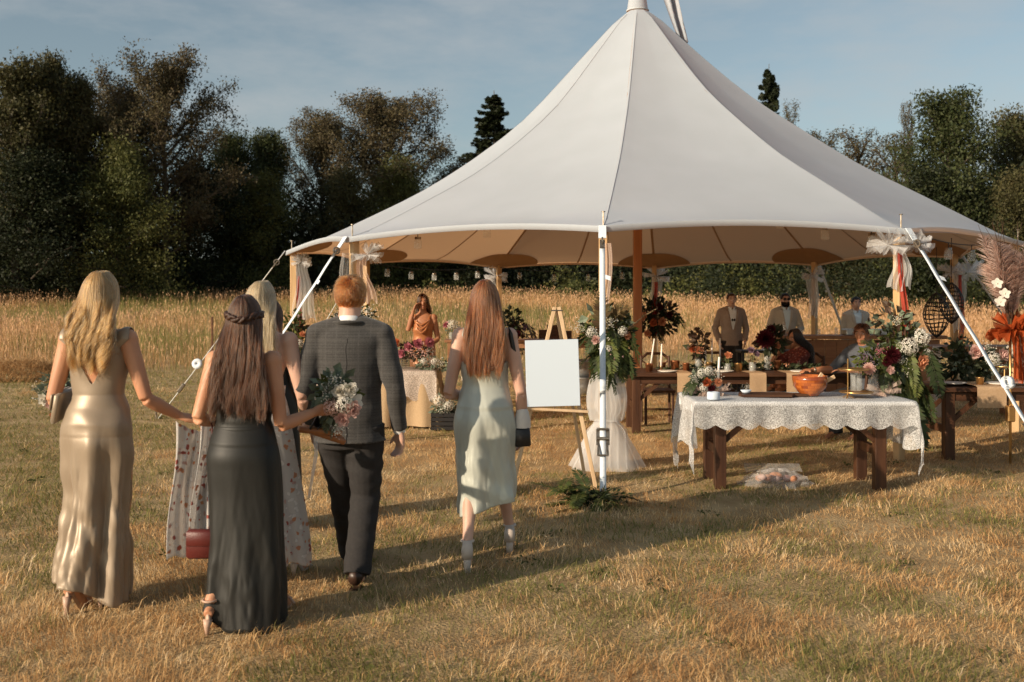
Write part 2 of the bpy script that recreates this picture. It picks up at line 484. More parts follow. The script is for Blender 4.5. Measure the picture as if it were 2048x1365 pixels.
o = link('tall_grass', fast_mesh('tall_grass', V, F, M['blade'], C))
tag(o, 'tall golden hay grass with seed heads filling the field', 'grass', kind='stuff')
n_ = 5200; hp_ = gat(46, 21.0); a_ = NR.rand(n_) * 2 * PI; r_ = np.sqrt(NR.rand(n_)); hx_, hy_ = hp_.x + r_ * np.cos(a_) * 1.15, hp_.y + r_ * np.sin(a_) * .7
hz_ = gz_np(hx_, hy_) + .40 * (1 - r_ ** 2) * (.7 + .6 * fnoise(hx_ * 2, hy_ * 2))
V, F, C = blade_mesh('heap', hx_, hy_, hz_, .10 + .22 * NR.rand(n_), .010 + .006 * NR.rand(n_), .75 + .22 * NR.rand(n_), palette(np.array([(.50, .30, .14), (.42, .25, .11), (.58, .38, .19)]), n_))
tag(link('hay_heap', fast_mesh('hay_heap', V, F, M['blade'], C)), 'low heap of cut hay at the left edge of the tall grass', 'hay', kind='stuff')

# ------------------------------------------------------------------ trees
LEAF = {
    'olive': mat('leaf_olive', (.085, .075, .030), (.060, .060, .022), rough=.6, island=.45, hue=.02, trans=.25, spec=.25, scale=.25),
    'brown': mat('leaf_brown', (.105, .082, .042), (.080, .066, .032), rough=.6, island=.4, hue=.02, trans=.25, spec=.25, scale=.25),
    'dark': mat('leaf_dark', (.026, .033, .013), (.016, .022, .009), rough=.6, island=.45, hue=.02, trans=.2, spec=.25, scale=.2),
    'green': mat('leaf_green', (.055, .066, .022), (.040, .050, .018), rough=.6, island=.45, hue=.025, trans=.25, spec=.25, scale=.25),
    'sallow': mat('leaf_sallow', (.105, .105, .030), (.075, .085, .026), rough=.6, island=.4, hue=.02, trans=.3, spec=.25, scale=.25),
}
def leaf_quads(C, size, updir=.3, rs=NR):
    n = len(C)
    d = rs.normal(size=(n, 3)); d[:, 2] *= .8; d /= np.linalg.norm(d, axis=1)[:, None]
    e = rs.normal(size=(n, 3)); e -= d * (e * d).sum(1)[:, None]; e /= np.linalg.norm(e, axis=1)[:, None]
    s = size * (.6 + .8 * rs.rand(n))[:, None]
    V = np.stack([C - d * s * .5 - e * s * .28, C - d * s * .35 + e * s * .36, C + d * s * .6], 1).reshape(-1, 3)
    return V, np.arange(n * 3).reshape(-1, 3)

def make_tree(kind, seed):
    """A tree ten metres tall at the origin -> (wood mesh builder, leaf vertices, leaf faces)."""
    rs = np.random.RandomState(seed); r = random.Random(seed)
    mb = MB(); cl = []
    H = 10.0
    P = dict(round=dict(n=30, h0=.22, el=(15, 60), L=3.4, leaf=26000, size=.13, rc=.42),
             poplar=dict(n=34, h0=.16, el=(48, 74), L=2.7, leaf=34000, size=.125, rc=.34),
             plume=dict(n=30, h0=.20, el=(28, 62), L=3.6, leaf=46000, size=.115, rc=.34),
             sparse=dict(n=20, h0=.25, el=(35, 70), L=2.1, leaf=9000, size=.10, rc=.40),
             maple=dict(n=44, h0=.10, el=(5, 55), L=3.6, leaf=34000, size=.15, rc=.48),
             bush=dict(n=34, h0=.03, el=(5, 70), L=5.2, leaf=26000, size=.17, rc=.6))[kind]
    wob = [(r.uniform(-.12, .12), r.uniform(-.12, .12)) for _ in range(6)]
    tp = [Vector((sum(w[0] for w in wob[:i]), sum(w[1] for w in wob[:i]), H * .93 * i / 6)) for i in range(7)]
    if kind != 'bush': mb.tube(tp, [.20 * (1 - .85 * i / 6) + .02 for i in range(7)], 7)
    def trunk_at(h):
        t = h / (H * .93) * 6; i = min(5, int(t)); return tp[i].lerp(tp[i + 1], t - i)
    for k in range(P['n']):
        u = (k + .5) / P['n']; h = H * (P['h0'] + (.92 - P['h0']) * u)
        az = k * 2.39996 + r.uniform(-.4, .4)
        el = R(P['el'][0] + (P['el'][1] - P['el'][0]) * u + r.uniform(-10, 10))
        prof = {'round': math.sin(PI * min(1, .22 + .78 * u)) ** .6 * .75 + .28, 'maple': (1 - u) ** .55 * .95 + .12, 'poplar': .45 + .55 * math.sin(PI * min(1, u + .15)),
                'plume': .4 + .7 * math.sin(PI * min(1, .15 + u * .85)), 'sparse': 1 - .5 * u, 'bush': (1 - u * .75)}[kind]
        Ln = P['L'] * prof * r.uniform(.7, 1.25)
        p = trunk_at(min(h, H * .92)); pts = [p.copy()]
        e = el * .7
        for s_ in range(5):
            e += (el - e) * .4 + r.uniform(-.12, .16); az += r.uniform(-.15, .15)
            p = p + Vector((math.cos(az) * math.cos(e), math.sin(az) * math.cos(e), math.sin(e))) * Ln / 5
            pts.append(p.copy())
        if kind != 'bush' or k % 3 == 0: mb.tube(pts, [.075 * (1 - .8 * i / 5) for i in range(6)], 5)
        for s_ in range(1, 6):
            for q in range(3 if s_ < 5 else 4):
                b = pts[s_]; a2 = az + r.uniform(-1.3, 1.3); e2 = e + r.uniform(-.5, .5)
                l2 = Ln * r.uniform(.12, .34)
                c = b + Vector((math.cos(a2) * math.cos(e2), math.sin(a2) * math.cos(e2), math.sin(e2))) * l2
                if kind in ('plume', 'sparse', 'poplar', 'round'): mb.tube([b, c], [.022, .008], 3, cap=False)
                cl.append((c, r.uniform(.6, 1.35)))
    cl = [c for c in cl if r.random() < .93]
    w = np.array([c[1] for c in cl]); w /= w.sum()
    idx = rs.choice(len(cl), P['leaf'], p=w)
    C = np.array([tuple(c[0]) for c in cl])[idx]
    sc = np.array([c[1] for c in cl])[idx][:, None]
    C = C + np.clip(rs.normal(size=C.shape), -1.5, 1.5) * P['rc'] * sc * np.array([1, 1, .72]) * (.55 if kind == 'sparse' else 1)
    C[:, 2] = np.maximum(C[:, 2], .05)
    V, F = leaf_quads(C, P['size'], rs=rs)
    return mb, V, F

def make_fir(seed, dense=1.0):
    rs = np.random.RandomState(seed); r = random.Random(seed)
    mb = MB(); C = []
    mb.tube([(0, 0, 0), (.03, 0, 5), (0, 0, 10)], [.16, .09, .01], 6)
    z = 1.2
    while z < 9.8:
        u = 1 - z / 10.0
        Ln = 2.25 * u ** .85 + .10
        for k in range(2):
            a = r.uniform(0, 2 * PI); L_ = Ln * r.uniform(.62, 1.15)
            droop = r.uniform(-.34, .02)
            tip = Vector((math.cos(a) * L_, math.sin(a) * L_, z + droop * L_ + .12 * L_))
            mid = Vector((math.cos(a) * L_ * .55, math.sin(a) * L_ * .55, z + droop * L_ * .8))
            mb.tube([(0, 0, z), mid, tip], [.035 * u + .008, .02 * u + .006, .004], 4, cap=False)
            for t in np.linspace(.18, 1, int(16 * dense)):
                b = Vector((0, 0, z)).lerp(mid, t / .55) if t < .55 else mid.lerp(tip, (t - .55) / .45)
                wd = .38 * (1 - .65 * t) * Ln / 2
                for q in range(int(9 * dense)):
                    o = r.uniform(-1, 1) * wd * 1.6
                    C.append((b.x - math.sin(a) * o, b.y + math.cos(a) * o, b.z - r.uniform(0, .16)))
        z += .075 + .05 * u
    V, F = leaf_quads(np.array(C), .12, rs=rs)
    return mb, V, F

V, F = leaf_quads(np.concatenate(WC), .026, rs=wr)
tag(link('lawn_weeds', fast_mesh('lawn_weeds', V, F, LEAF['sallow'])), 'low broad leaved weeds dotted through the mown lawn', 'weeds', kind='stuff')
TREE_MESH = {}
def tree_meshes(kind, seed, leafmat):
    key = (kind, seed, leafmat)
    if key not in TREE_MESH:
        mb, V, F = make_fir(seed) if kind == 'fir' else make_tree(kind, seed)
        TREE_MESH[key] = (mb.mesh('trunk', M['bark'], True) if mb.v else None, fast_mesh('crown', V, F, LEAF[leafmat]), float(np.percentile(np.hypot(V[:, 0], V[:, 1]), 90)), float(np.percentile(V[:, 2], 99.7)))
    return TREE_MESH[key]

def tree(name, label, cat, kind, seed, leafmat, px, ytop, d, wpx=None, rz=None, group=None, zbase=0.0):
    tm, cm, rad, zmax = tree_meshes(kind, seed, leafmat)
    b = gat(px, d); H = CAM_H + (HOR - ytop) / FPX * d - b.z
    t = thing(name, label, cat, b, rz if rz is not None else rnd.uniform(0, 6.28), group)
    s = H / zmax
    w = s if wpx is None else (wpx / FPX * d / 2) / (rad * 1.0)
    t.scale = (w, w, s)
    if tm: link('trunk', tm, t)
    link('crown', cm, t)
    return t

# the wood on the left runs back to the right, so that it stands nearly along the light
tree('poplar_tree', 'tall airy poplar at the far left edge of the wood', 'tree', 'poplar', 1, 'olive', 35, 120, 62, 150)
tree('poplar_tree', 'tallest plume topped poplar in the left clump of trees', 'tree', 'poplar', 2, 'olive', 98, 112, 64, 130)
tree('poplar_tree', 'slender poplar third from the left edge of the wood', 'tree', 'poplar', 1, 'olive', 155, 150, 65, 110)
tree('cottonwood_tree', 'big brownish cottonwood with a long branch reaching to its right', 'tree', 'plume', 3, 'brown', 335, 112, 68, 250, rz=.6)
tree('cottonwood_tree', 'thinner brownish cottonwood leaning against the left of the big one', 'tree', 'plume', 4, 'brown', 240, 165, 70, 190)
tree('alder_tree', 'low dark alder in the gap between the two big brown trees', 'tree', 'poplar', 5, 'green', 470, 268, 78, 110)
tree('alder_tree', 'small dark alder just right of the gap alder', 'tree', 'poplar', 2, 'green', 535, 262, 80, 100)
tree('cottonwood_tree', 'reddish brown cottonwood at the left of the middle clump', 'tree', 'plume', 4, 'brown', 645, 222, 84, 170)
tree('cottonwood_tree', 'broad round topped brown tree in the middle of the wood', 'tree', 'plume', 3, 'brown', 765, 186, 86, 260, rz=2.6)
tree('alder_tree', 'short thin tree just left of the tent roof slope', 'tree', 'sparse', 6, 'olive', 905, 330, 88, 120)
tree('fir_tree', 'pointed fir standing left of the tent roof', 'tree', 'fir', 8, 'dark', 988, 194, 98, 165)
tree('fir_tree', 'narrow dark fir rising above the right slope of the tent', 'tree', 'fir', 9, 'dark', 1538, 142, 92, 120)
tree('bare_tree', 'thin almost bare tree beside the right hand fir', 'tree', 'sparse', 12, 'brown', 1582, 205, 86, 60)
tree('birch_tree', 'sparse brown birch above the right tent slope', 'tree', 'sparse', 6, 'brown', 1650, 262, 78, 130)
tree('birch_tree', 'sparse brown birch with a forked top, middle of the thin trees', 'tree', 'sparse', 12, 'brown', 1720, 258, 76, 130, rz=1.2)
tree('birch_tree', 'thin brown birch close to the left of the dark maple', 'tree', 'sparse', 13, 'brown', 1785, 268, 74, 110)
tree('bare_tree', 'bare grey snag poking up left of the maple top', 'tree', 'sparse', 13, 'brown', 1815, 205, 70, 40, rz=3.)
tree('maple_tree', 'large dense dark maple at the right', 'tree', 'maple', 10, 'green', 1895, 186, 62, 240)
tree('maple_tree', 'paler tree at the right edge behind the maple', 'tree', 'maple', 14, 'olive', 2040, 225, 66, 190)
for i, (lab, kind, sd, lm, px, yt, d, w) in enumerate([
    ('yellow green sallow lit on top below the big left cottonwood', 'bush', 20, 'sallow', 250, 282, 63, 210),
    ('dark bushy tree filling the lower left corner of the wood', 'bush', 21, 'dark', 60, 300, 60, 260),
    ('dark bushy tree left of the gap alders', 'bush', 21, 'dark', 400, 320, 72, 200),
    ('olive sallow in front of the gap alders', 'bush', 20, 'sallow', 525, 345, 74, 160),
    ('olive bushy tree at the foot of the reddish cottonwood', 'bush', 22, 'olive', 690, 335, 78, 170),
    ('olive bushy tree below the broad round topped tree', 'bush', 20, 'sallow', 800, 312, 80, 170),
    ('low bushy tree right of the round topped tree, by the roof edge', 'bush', 22, 'olive', 900, 380, 82, 150),
    ('dark bushy tree below the maple at the right', 'bush', 21, 'dark', 1880, 330, 60, 260),
    ('olive bushy tree at the right edge under the pale tree', 'bush', 22, 'olive', 2030, 340, 58, 200),
    ('bushy tree under the right tent slope beside the birches', 'bush', 22, 'olive', 1700, 360, 72, 200),
]):
    tree('bushy_tree', lab, 'tree', kind, sd, lm, px, yt, d, w)

# the rest of the wood: one dark mass of shrubs and saplings
def wood_line(px):   # distance of the wood's edge for a pixel column
    return float(np.interp(px, [-900, -200, 100, 500, 900, 1300, 1700, 2000, 2300, 2900], [44, 56, 61, 71, 80, 80, 68, 58, 56, 50]))
def wood_top(px):
    return float(np.interp(px, [-900, 0, 180, 380, 560, 700, 900, 1100, 1300, 1500, 1700, 1850, 2050, 2900], [250, 300, 335, 350, 400, 400, 430, 480, 490, 470, 420, 380, 350, 330]))
rs = np.random.RandomState(5)
cl = []
for i in range(1300):
    px = rs.uniform(-520, 2560); layer = rs.rand() ** 1.3
    d = wood_line(px) + 1.5 + layer * 13
    yt = wood_top(px) + rs.uniform(-35, 60); yb = 592
    py = yb + (yt - yb) * (rs.rand() ** .8)
    p = at(px, py, d); cl.append((p.x, p.y, max(p.z, gz(p.x, p.y) + .3)))
cl = np.array(cl)
w_ = rs.rand(len(cl)) ** 1.8 + .08; w_ /= w_.sum()
idx = rs.choice(len(cl), 170000, p=w_)
C = cl[idx] + np.clip(rs.normal(size=(len(idx), 3)), -1.6, 1.6) * np.array([1.15, 1.0, .75])
V, F = leaf_quads(C, .30, rs=rs)
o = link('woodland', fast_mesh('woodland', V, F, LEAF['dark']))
tag(o, 'dark mass of shrubs and saplings along the edge of the wood', 'woodland', kind='stuff')
# lit bramble and scrub in front of the wood, behind the tent
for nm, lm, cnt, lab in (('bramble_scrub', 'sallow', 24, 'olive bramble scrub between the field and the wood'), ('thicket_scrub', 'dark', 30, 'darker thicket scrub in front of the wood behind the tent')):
    C = []
    for i in range(cnt):
        px = rs.uniform(640, 2300); d = wood_line(px) - 1 - rs.rand() * 7
        hmax = float(np.interp(px, [640, 800, 1100, 1350, 1600, 1800, 2300], [1.2, 1.5, 2.2, 3.6, 3.8, 3.4, 3.6])) * rs.uniform(.35, 1.3)
        x = (px - 1024) / FPX * d; r0 = rs.uniform(1.0, 2.4)
        n = int(520 * r0)
        v = rs.normal(size=(n, 3)); v /= np.linalg.norm(v, axis=1)[:, None]; v[:, 2] = np.abs(v[:, 2])
        lump = 1 + .25 * np.sin(v[:, :1] * 5 + i) * np.sin(v[:, 2:] * 6 + i * 2) + .12 * rs.normal(size=(n, 1))
        C.append(np.array([x, d, gz(x, d) - .2]) + v * np.array([r0 * 1.2, r0, hmax]) * lump * (rs.rand(n, 1) ** .25))
    V, F = leaf_quads(np.concatenate(C), .20, rs=rs)
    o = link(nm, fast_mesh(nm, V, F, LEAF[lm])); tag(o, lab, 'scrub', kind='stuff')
# added dark backing sheet behind the wood, blocks the sky in low gaps
mb = MB(); rows = []
for j, (dd, hh) in enumerate([(14, -.5), (18, 3.4), (30, 4.4), (60, 5.0), (160, 3)]):
    rows.append([((px - 1024) / FPX * (wood_line(px) + dd), wood_line(px) + dd, 1.4 + hh + .5 * math.sin(px * .021 + j)) for px in range(-1000, 3001, 50)])
mb.grid(rows)
M['dark_backing'] = mat('dark_backing', (.020, .026, .011), (.034, .040, .016), rough=.95, scale=1.5, bump=1, bscale=3, spec=.05)
o = mb.build('wood_backing', M['dark_backing'], sm=True); o['kind'] = 'structure'
# ------------------------------------------------------------------ tent
TC = Vector((1.86, 14.75, 0)); TR = 5.10; NP = 10; ZE = 2.30
PANG = [R(-101 - 36 * i) for i in range(NP)]          # posts, clockwise from the one nearest the camera
PN = dict(A=0, B=1, C=2, X=3, D=4, E=5, F=6, G=7, I=8, H=9)
_r = [.0, .10, .58, 1.04, 1.70, 2.46, 3.17, 3.66, 4.4, 5.1]
_zl = [6.02, 5.98, 5.46, 4.95, 4.22, 3.64, 3.19, 2.95, 2.60, 2.30]
_zr = [6.02, 5.98, 5.50, 5.05, 4.46, 3.92, 3.42, 3.15, 2.72, 2.30]
def canopy(theta, s, dz=0.0):
    """Point of the roof at angle theta, s = 0 at the peak ring to 1 at the eave."""
    k = (R(-101) - theta) / R(36); i = math.floor(k); t = k - i
    mid = R(-101) - R(36) * (i + .5)
    re = TR * math.cos(R(18)) / math.cos(theta - mid) - .10 * 4 * t * (1 - t)
    r = .10 + (re - .10) * s
    rn = .10 + (TR - .10) * s
    w = .5 + .5 * math.cos(theta)
    z = float(np.interp(rn, _r, _zl)) * (1 - w) + float(np.interp(rn, _r, _zr)) * w
    # smooth the polyline a little
    z = .5 * z + .25 * sum((float(np.interp(min(5.1, max(0, rn + e)), _r, _zl)) * (1 - w) + float(np.interp(min(5.1, max(0, rn + e)), _r, _zr)) * w) for e in (-.3, .3))
    z += .085 * 4 * t * (1 - t) * s ** 7 - .05 * math.sin(PI * s) * (1 - abs(2 * t - 1)) ** .5 * .6
    x, y = TC.x + r * math.cos(theta), TC.y + r * math.sin(theta)
    return Vector((x, y, z + dz + s * s * -0.010 * (max(y, 9) - 10)))

tent = thing('sailcloth_tent', 'white peaked sailcloth tent with timber posts standing on the lawn', 'tent', (TC.x, TC.y, gz(TC.x, TC.y)))
TO = Vector(tent.location)
def tpart(mb, name, m, parent=None, sm=False):
    mb.v = [tuple(Vector(p) - TO) for p in mb.v]
    return mb.build(name, m, parent or tent, sm)
for i in range(NP):
    mb = MB(); rows = []
    ss = [j / 34 for j in range(35)]
    for s in ss: rows.append([canopy(R(-101) - R(36) * (i + t / 16), s) for t in range(17)])
    mb.grid(rows)
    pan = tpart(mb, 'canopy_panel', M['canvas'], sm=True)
    # hem webbing along the eave
    mb = MB(); a = []; b = []; c = []
    for t in range(25):
        th = R(-101) - R(36) * (i + t / 24)
        p = canopy(th, 1.0); out = Vector((math.cos(th), math.sin(th), 0))
        a.append(p + out * .012 + Vector((0, 0, .012))); b.append(p + out * .016 + Vector((0, 0, -.05))); c.append(p - out * .004 + Vector((0, 0, -.05)))
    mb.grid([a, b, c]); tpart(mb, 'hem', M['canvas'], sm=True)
    # ridge seam outside and dark webbing inside
    for nm, dz, hw, t0, m_, s0 in (('seam', .005, .008, 0, 'seam', .03), ('webbing', -.012, .022, 0, 'canvas_double', .05), ('webbing', -.012, .016, .5, 'canvas_double', .3)):
        mb = MB(); th = R(-101) - R(36) * (i + t0); e = Vector((-math.sin(th), math.cos(th), 0)); rows = [[], []]
        for j in range(41):
            s = s0 + (1 - s0) * j / 40
            p = canopy(th, min(s, .999), dz)
            rows[0].append(p - e * hw); rows[1].append(p + e * hw)
        mb.grid(rows); tpart(mb, nm, M[m_], sm=True)
    # doubled corner patch under the roof
    mb = MB(); th = R(-101) - R(36) * i; rows = []
    for j in range(9):
        row = []
        for k in range(17):
            a_ = PI * k / 16; u = j / 8
            lat = math.cos(a_) * .74 * u; rad_ = math.sin(a_) * .55 * u
            rr = max(.2, 1 - rad_ / TR)
            row.append(canopy(th + lat / (TR * rr), min(.997, rr) if rad_ > .02 else .997, -.028))
        rows.append(row)
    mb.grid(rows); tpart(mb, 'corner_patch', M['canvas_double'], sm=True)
PEAK = canopy(0, 0); PEAK = Vector((TC.x, TC.y, 6.02))
mb = MB(); mb.lathe([(.16, -.14), (.135, .02), (.10, .13), (.03, .17), (.001, .18)], PEAK, 20); tpart(mb, 'peak_cap', M['canvas'], sm=True)
mb = MB(); mb.lathe([(.165, -.14), (.172, -.13), (.165, -.115)], PEAK, 20); tpart(mb, 'peak_band', M['seam'], sm=True)
g0 = gz(TC.x, TC.y)
mb = MB(); mb.box((TC.x, TC.y, g0 + 2.96), (.125, .125, 6.0), bev=.012); tpart(mb, 'centre_pole', M['pole_wood'])
mb = MB(); mb.tube([PEAK + Vector((0, 0, .1)), PEAK + Vector((0, 0, 1.2))], .018, 8); tpart(mb, 'flag_staff', M['steel'])
mb = MB(); rows = []
for j in range(15):
    u = j / 14
    c = PEAK + Vector((.06 + .62 * u ** .8, -.05 - .1 * u, .95 - 1.55 * u + .1 * math.sin(u * 5)))
    w = .26 * (1 - .75 * u) + .03
    rows.append([c + Vector((w * (k / 6 - .5) * .85, .09 * math.sin(k * 1.4 + u * 4), .12 * (k / 6 - .5))) for k in range(7)])
mb.grid(rows); thick(tpart(mb, 'pennant', M['canvas'], sm=True), .004)

POST = {}
for nm, i in PN.items():
    th = PANG[i]; rr = TR - .10
    x, y = TC.x + rr * math.cos(th), TC.y + rr * math.sin(th)
    top = canopy(th, .98).z; b = gz(x, y)
    POST[nm] = Vector((x, y, b)); out = Vector((math.cos(th), math.sin(th), 0))
    mb = MB(); mb.box((x, y, (b - .02 + top - .02) / 2), (.088, .088, top - .02 - b + .02), rz=th, bev=.006)
    po = tpart(mb, 'post', M['post_wood'])
    mb = MB(); tip = canopy(th, .985); mb.tube([tip + Vector((0, 0, -.05)), tip + Vector((0, 0, .13))], .008, 6)
    mb.lathe([(.001, 0), (.02, .004), (.02, .012), (.001, .014)], tip + Vector((0, 0, .125)), 8); tpart(mb, 'post_pin', M['steel'], po)
    # guy strap
    e0 = canopy(th, 1.0) + out * .03; foot = Vector((x, y, 0)) + (out * 1.86 if nm != 'A' else Vector((-.17, -1.80, 0))); foot.z = gz(foot.x, foot.y)
    dv = (foot - e0).normalized(); side = Vector((-math.sin(th), math.cos(th), 0)) if nm != 'A' else Vector((-1, .09, 0)).normalized() * -1
    mb = MB(); mb.beam(e0 - dv * .02, e0 + dv * .14, .075, .008, up=dv.cross(side)); tpart(mb, 'corner_tab', M['webbing'])
    mb = MB()
    mb.lathe([(.030, -.008), (.045, -.008), (.045, .008), (.030, .008), (.030, -.008)], e0 + dv * .18, 14, Matrix((dv, side.cross(dv), side)).transposed())
    mb.beam(e0 + dv * .16, e0 + dv * .27, .05, .014, up=dv.cross(side)); tpart(mb, 'shackle', M['steel'], sm=False)
    if nm in ('A', 'B', 'H', 'F', 'G', 'I'):
        s0, s1 = e0 + dv * .25, foot - dv * .03
        L_ = (s1 - s0).length
        mb = MB(); rows = [[], [], [], []]
        for j in range(31):
            p = s0.lerp(s1, j / 30); n_ = dv.cross(side)
            wv = .0025 * math.sin(j * 1.1)
            rows[0].append(p - side * .026 + n_ * (.002 + wv)); rows[1].append(p + side * .026 + n_ * (.002 + wv))
        mb.grid(rows[:2]); st = thick(tpart(mb, 'strap', M['webbing'], sm=True), .003, 0)
        # ratchet and the rolled-up loose end
        q = s0.lerp(s1, .80); nn = dv.cross(side) * (-1 if dv.cross(side).z < 0 else 1)
        mb = MB()
        for sd in (-1, 1):
            mb.beam(q + side * .034 * sd - dv * .10, q + side * .034 * sd + dv * .05, .006, .045, up=side)
            mb.beam(q + side * .034 * sd + dv * .03, q + side * .040 * sd + dv * .16 + nn * .03, .006, .02, up=side)
        mb.tube([q - side * .05 - dv * .09 + nn * .02, q + side * .05 - dv * .09 + nn * .02], .010, 8)
        mb.tube([q - side * .05 + nn * .02, q + side * .05 + nn * .02], .014, 8)
        mb.tube([q - side * .046 + dv * .16 + nn * .03, q + side * .046 + dv * .16 + nn * .03], .008, 8)
        tpart(mb, 'ratchet', M['steel'])
        q = s0.lerp(s1, .61)
        mb = MB(); rows = []
        for j in range(40):
            a_ = j * .5; rr_ = .022 + .0011 * j
            rows.append([q + nn * (.055 + rr_ * math.sin(a_)) + dv * rr_ * math.cos(a_) + side * k_ for k_ in (-.026, .026)])
        mb.grid(rows); thick(tpart(mb, 'strap_roll', M['webbing'], sm=True), .003, 0)
        q = s0.lerp(s1, .13)
        mb = MB(); mb.grid([[q + side * (.026 + .05 * k_) + dv * (.05 * u + .02 * k_) + nn * .004 for k_ in (0, .5, 1)] for u in (0, .5, 1)]); thick(tpart(mb, 'strap_tail', M['webbing']), .003)
    else:
        s0 = e0 + dv * .25
        mb = MB(); mb.tube([s0.lerp(foot, j / 8) for j in range(9)], .007, 6); tpart(mb, 'guy_rope', M['rope'])
        if nm == 'C':
            q = s0.lerp(foot, .80)
            mb = MB(); mb.beam(q - dv * .07, q + dv * .07, .05, .05, bev=.01); tpart(mb, 'rope_tensioner', M['steel'])
            q = s0.lerp(foot, .66); mb = MB(); Mr = Matrix.Rotation(R(80), 3, 'X')
            mb.lathe([(.012, -.02), (.07, -.02), (.075, 0), (.07, .02), (.012, .02), (.012, -.02)], q + Vector((0, -.02, .04)), 18, Mr); tpart(mb, 'rope_reel', M['webbing'], sm=True)
            q = s0.lerp(foot, .15); mb = MB(); mb.tube([q, q + Vector((-.05, 0, -.05)), q + Vector((-.09, 0, 0)), q + Vector((-.06, 0, .05))], .008, 6); tpart(mb, 'rope_tail', M['rope'])
    mb = MB(); mb.tube([foot + Vector((0, 0, -.1)), foot + Vector((out.x * .03, out.y * .03, .10))], .014, 8); tpart(mb, 'ground_stake', M['steel'])

# jar lanterns strung under the roof
def jar_mesh():
    mb = MB(); mb.lathe([(.001, -.14), (.040, -.14), (.046, -.13), (.046, -.05), (.034, -.03), (.034, -.012)], n=12); return mb.mesh('jar', M['glass'])
def lid_mesh():
    mb = MB(); mb.lathe([(.037, -.03), (.037, -.005), (.001, -.003)], n=12); return mb.mesh('lid', M['steel'])
JAR, LID = jar_mesh(), lid_mesh()
M['filament'] = mat('filament', (.50, .36, .20), rough=.4)
def string_lights(label, ends, n, sag, jz=-.05):
    p0, p1 = Vector(ends[0]), Vector(ends[1])
    t = thing('jar_string_lights', label, 'string lights', p0, group='strings of jar lanterns under the tent roof')
    f = lambda u: p0.lerp(p1, u) - Vector((0, 0, sag * 4 * u * (1 - u))) - p0
    mb = MB(); mb.tube([f(j / 24) for j in range(25)], .006, 5); mb.build('wire', M['black'], t, True)
    for j in range(n):
        u = (j + .7) / (n + .4)
        q = f(u)
        jo = link('jar', JAR, t, q + Vector((0, 0, jz))); link('lid', LID, jo)
        mb = MB(); mb.tube([(0, 0, .05), (0, 0, -.01)], .005, 5); mb.build('hanger', M['black'], jo)
def under(th_deg, s, dz=-.05): return canopy(R(th_deg), s, dz)
string_lights('jar lanterns strung from the left front post under the roof towards the pole', (under(-136, .96), under(-90, .62)), 4, .16)
string_lights('jar lanterns along the left back eave of the tent', (under(150, .985), under(117, .985)), 5, .10)
string_lights('jar lanterns along the back eave nearest the centre pole', (under(116, .985), under(81, .985)), 4, .10)
string_lights('jar lanterns strung under the right front of the roof', (under(-84, .72), under(-62, .97)), 4, .14)
string_lights('jar lanterns along the right end eave of the tent', (under(-62, .97), under(-30, .97)), 4, .10)

# ------------------------------------------------------------------ cloth hung on the posts
def drape(name, label, cat, top, w0, w1, h, m, folds=7, yaw=0, depth=.06, sway=(0, 0), group=None, tie=None, seed=0, n=60, ht=24):
    """Gathered cloth hanging from a point, opening downwards."""
    r = random.Random(seed); top = Vector(top)
    t = thing(name, label, cat, top, yaw, group)
    mb = MB(); rows = []
    ph = [r.uniform(0, 6) for _ in range(4)]
    for j in range(ht + 1):
        u = j / ht; w = w0 + (w1 - w0) * (smooth(0, 1, u))
        if tie: w *= 1 - .6 * math.exp(-((u - tie) / .06) ** 2)
        row = []
        for k in range(n + 1):
            v = k / n - .5
            dd = depth * (.35 + .65 * u) * (math.sin(v * folds * 6.28 + ph[0] + u * 1.2) + .5 * math.sin(v * folds * 13 + ph[1] - u * 2)) * (.5 + w)
            row.append((v * w + sway[0] * u * u + .02 * math.sin(u * 7 + ph[2]), dd + sway[1] * u * u, -h * u + .03 * math.sin(v * 9 + ph[3]) * u))
        rows.append(row)
    mb.grid(rows); mb.build('cloth', m, t, True)
    return t
def puff(t, c, r_, m, seed=0, n=9):
    """Scrunched tulle rosette made of ruffled fans."""
    rr = random.Random(seed); mb = MB()
    for q in range(n):
        a0 = rr.uniform(0, 6.28); tl = rr.uniform(-.6, .9); rows = []
        for j in range(5):
            u = j / 4
            rows.append([(math.cos(a0 + v * 1.5) * r_ * u * (1 + .2 * math.sin(v * 17)), math.sin(a0 + v * 1.5) * r_ * u, tl * r_ * u + .22 * r_ * u * math.sin(v * 21 + q)) for v in [k / 14 - .5 for k in range(15)]])
        mb.grid(rows)
    return mb.build('rosette', m, t, True, c)

PA, PB, PC, PD, PE, PF, PG, PH = (POST[k] for k in 'ABCDEFGH')
t = drape('tulle_drape', 'white tulle bell tied round the foot of the front post beside the easel', 'tulle', PA + Vector((.02, -.12, 1.03)), .16, .50, 1.04, M['tulle'], folds=6, depth=.09, tie=.52, seed=1)
mb = MB(); rows = []
for j in range(13):
    u = j / 12; rows.append([((.10 + .26 * u) * math.cos(a) * (1 + .10 * math.sin(a * 7 + u)), (.09 + .20 * u) * math.sin(a) * (1 + .1 * math.sin(a * 5)), -.55 - .47 * u) for a in [k / 48 * 2 * PI for k in range(48)]])
mb.grid(rows, True); mb.build('skirt', M['tulle'], t, True)
mb = MB(); rows = []
for j in range(13):
    u = j / 12; rr_ = .05 + .14 * math.sin(PI * min(1, u * .62 + .10)); rows.append([(rr_ * math.cos(a) * (1 + .1 * math.sin(a * 6)), rr_ * math.sin(a) * (1 + .1 * math.sin(a * 5)), -.0 - .56 * u) for a in [k / 48 * 2 * PI for k in range(48)]])
mb.grid(rows, True); mb.build('bell', M['tulle'], t, True)
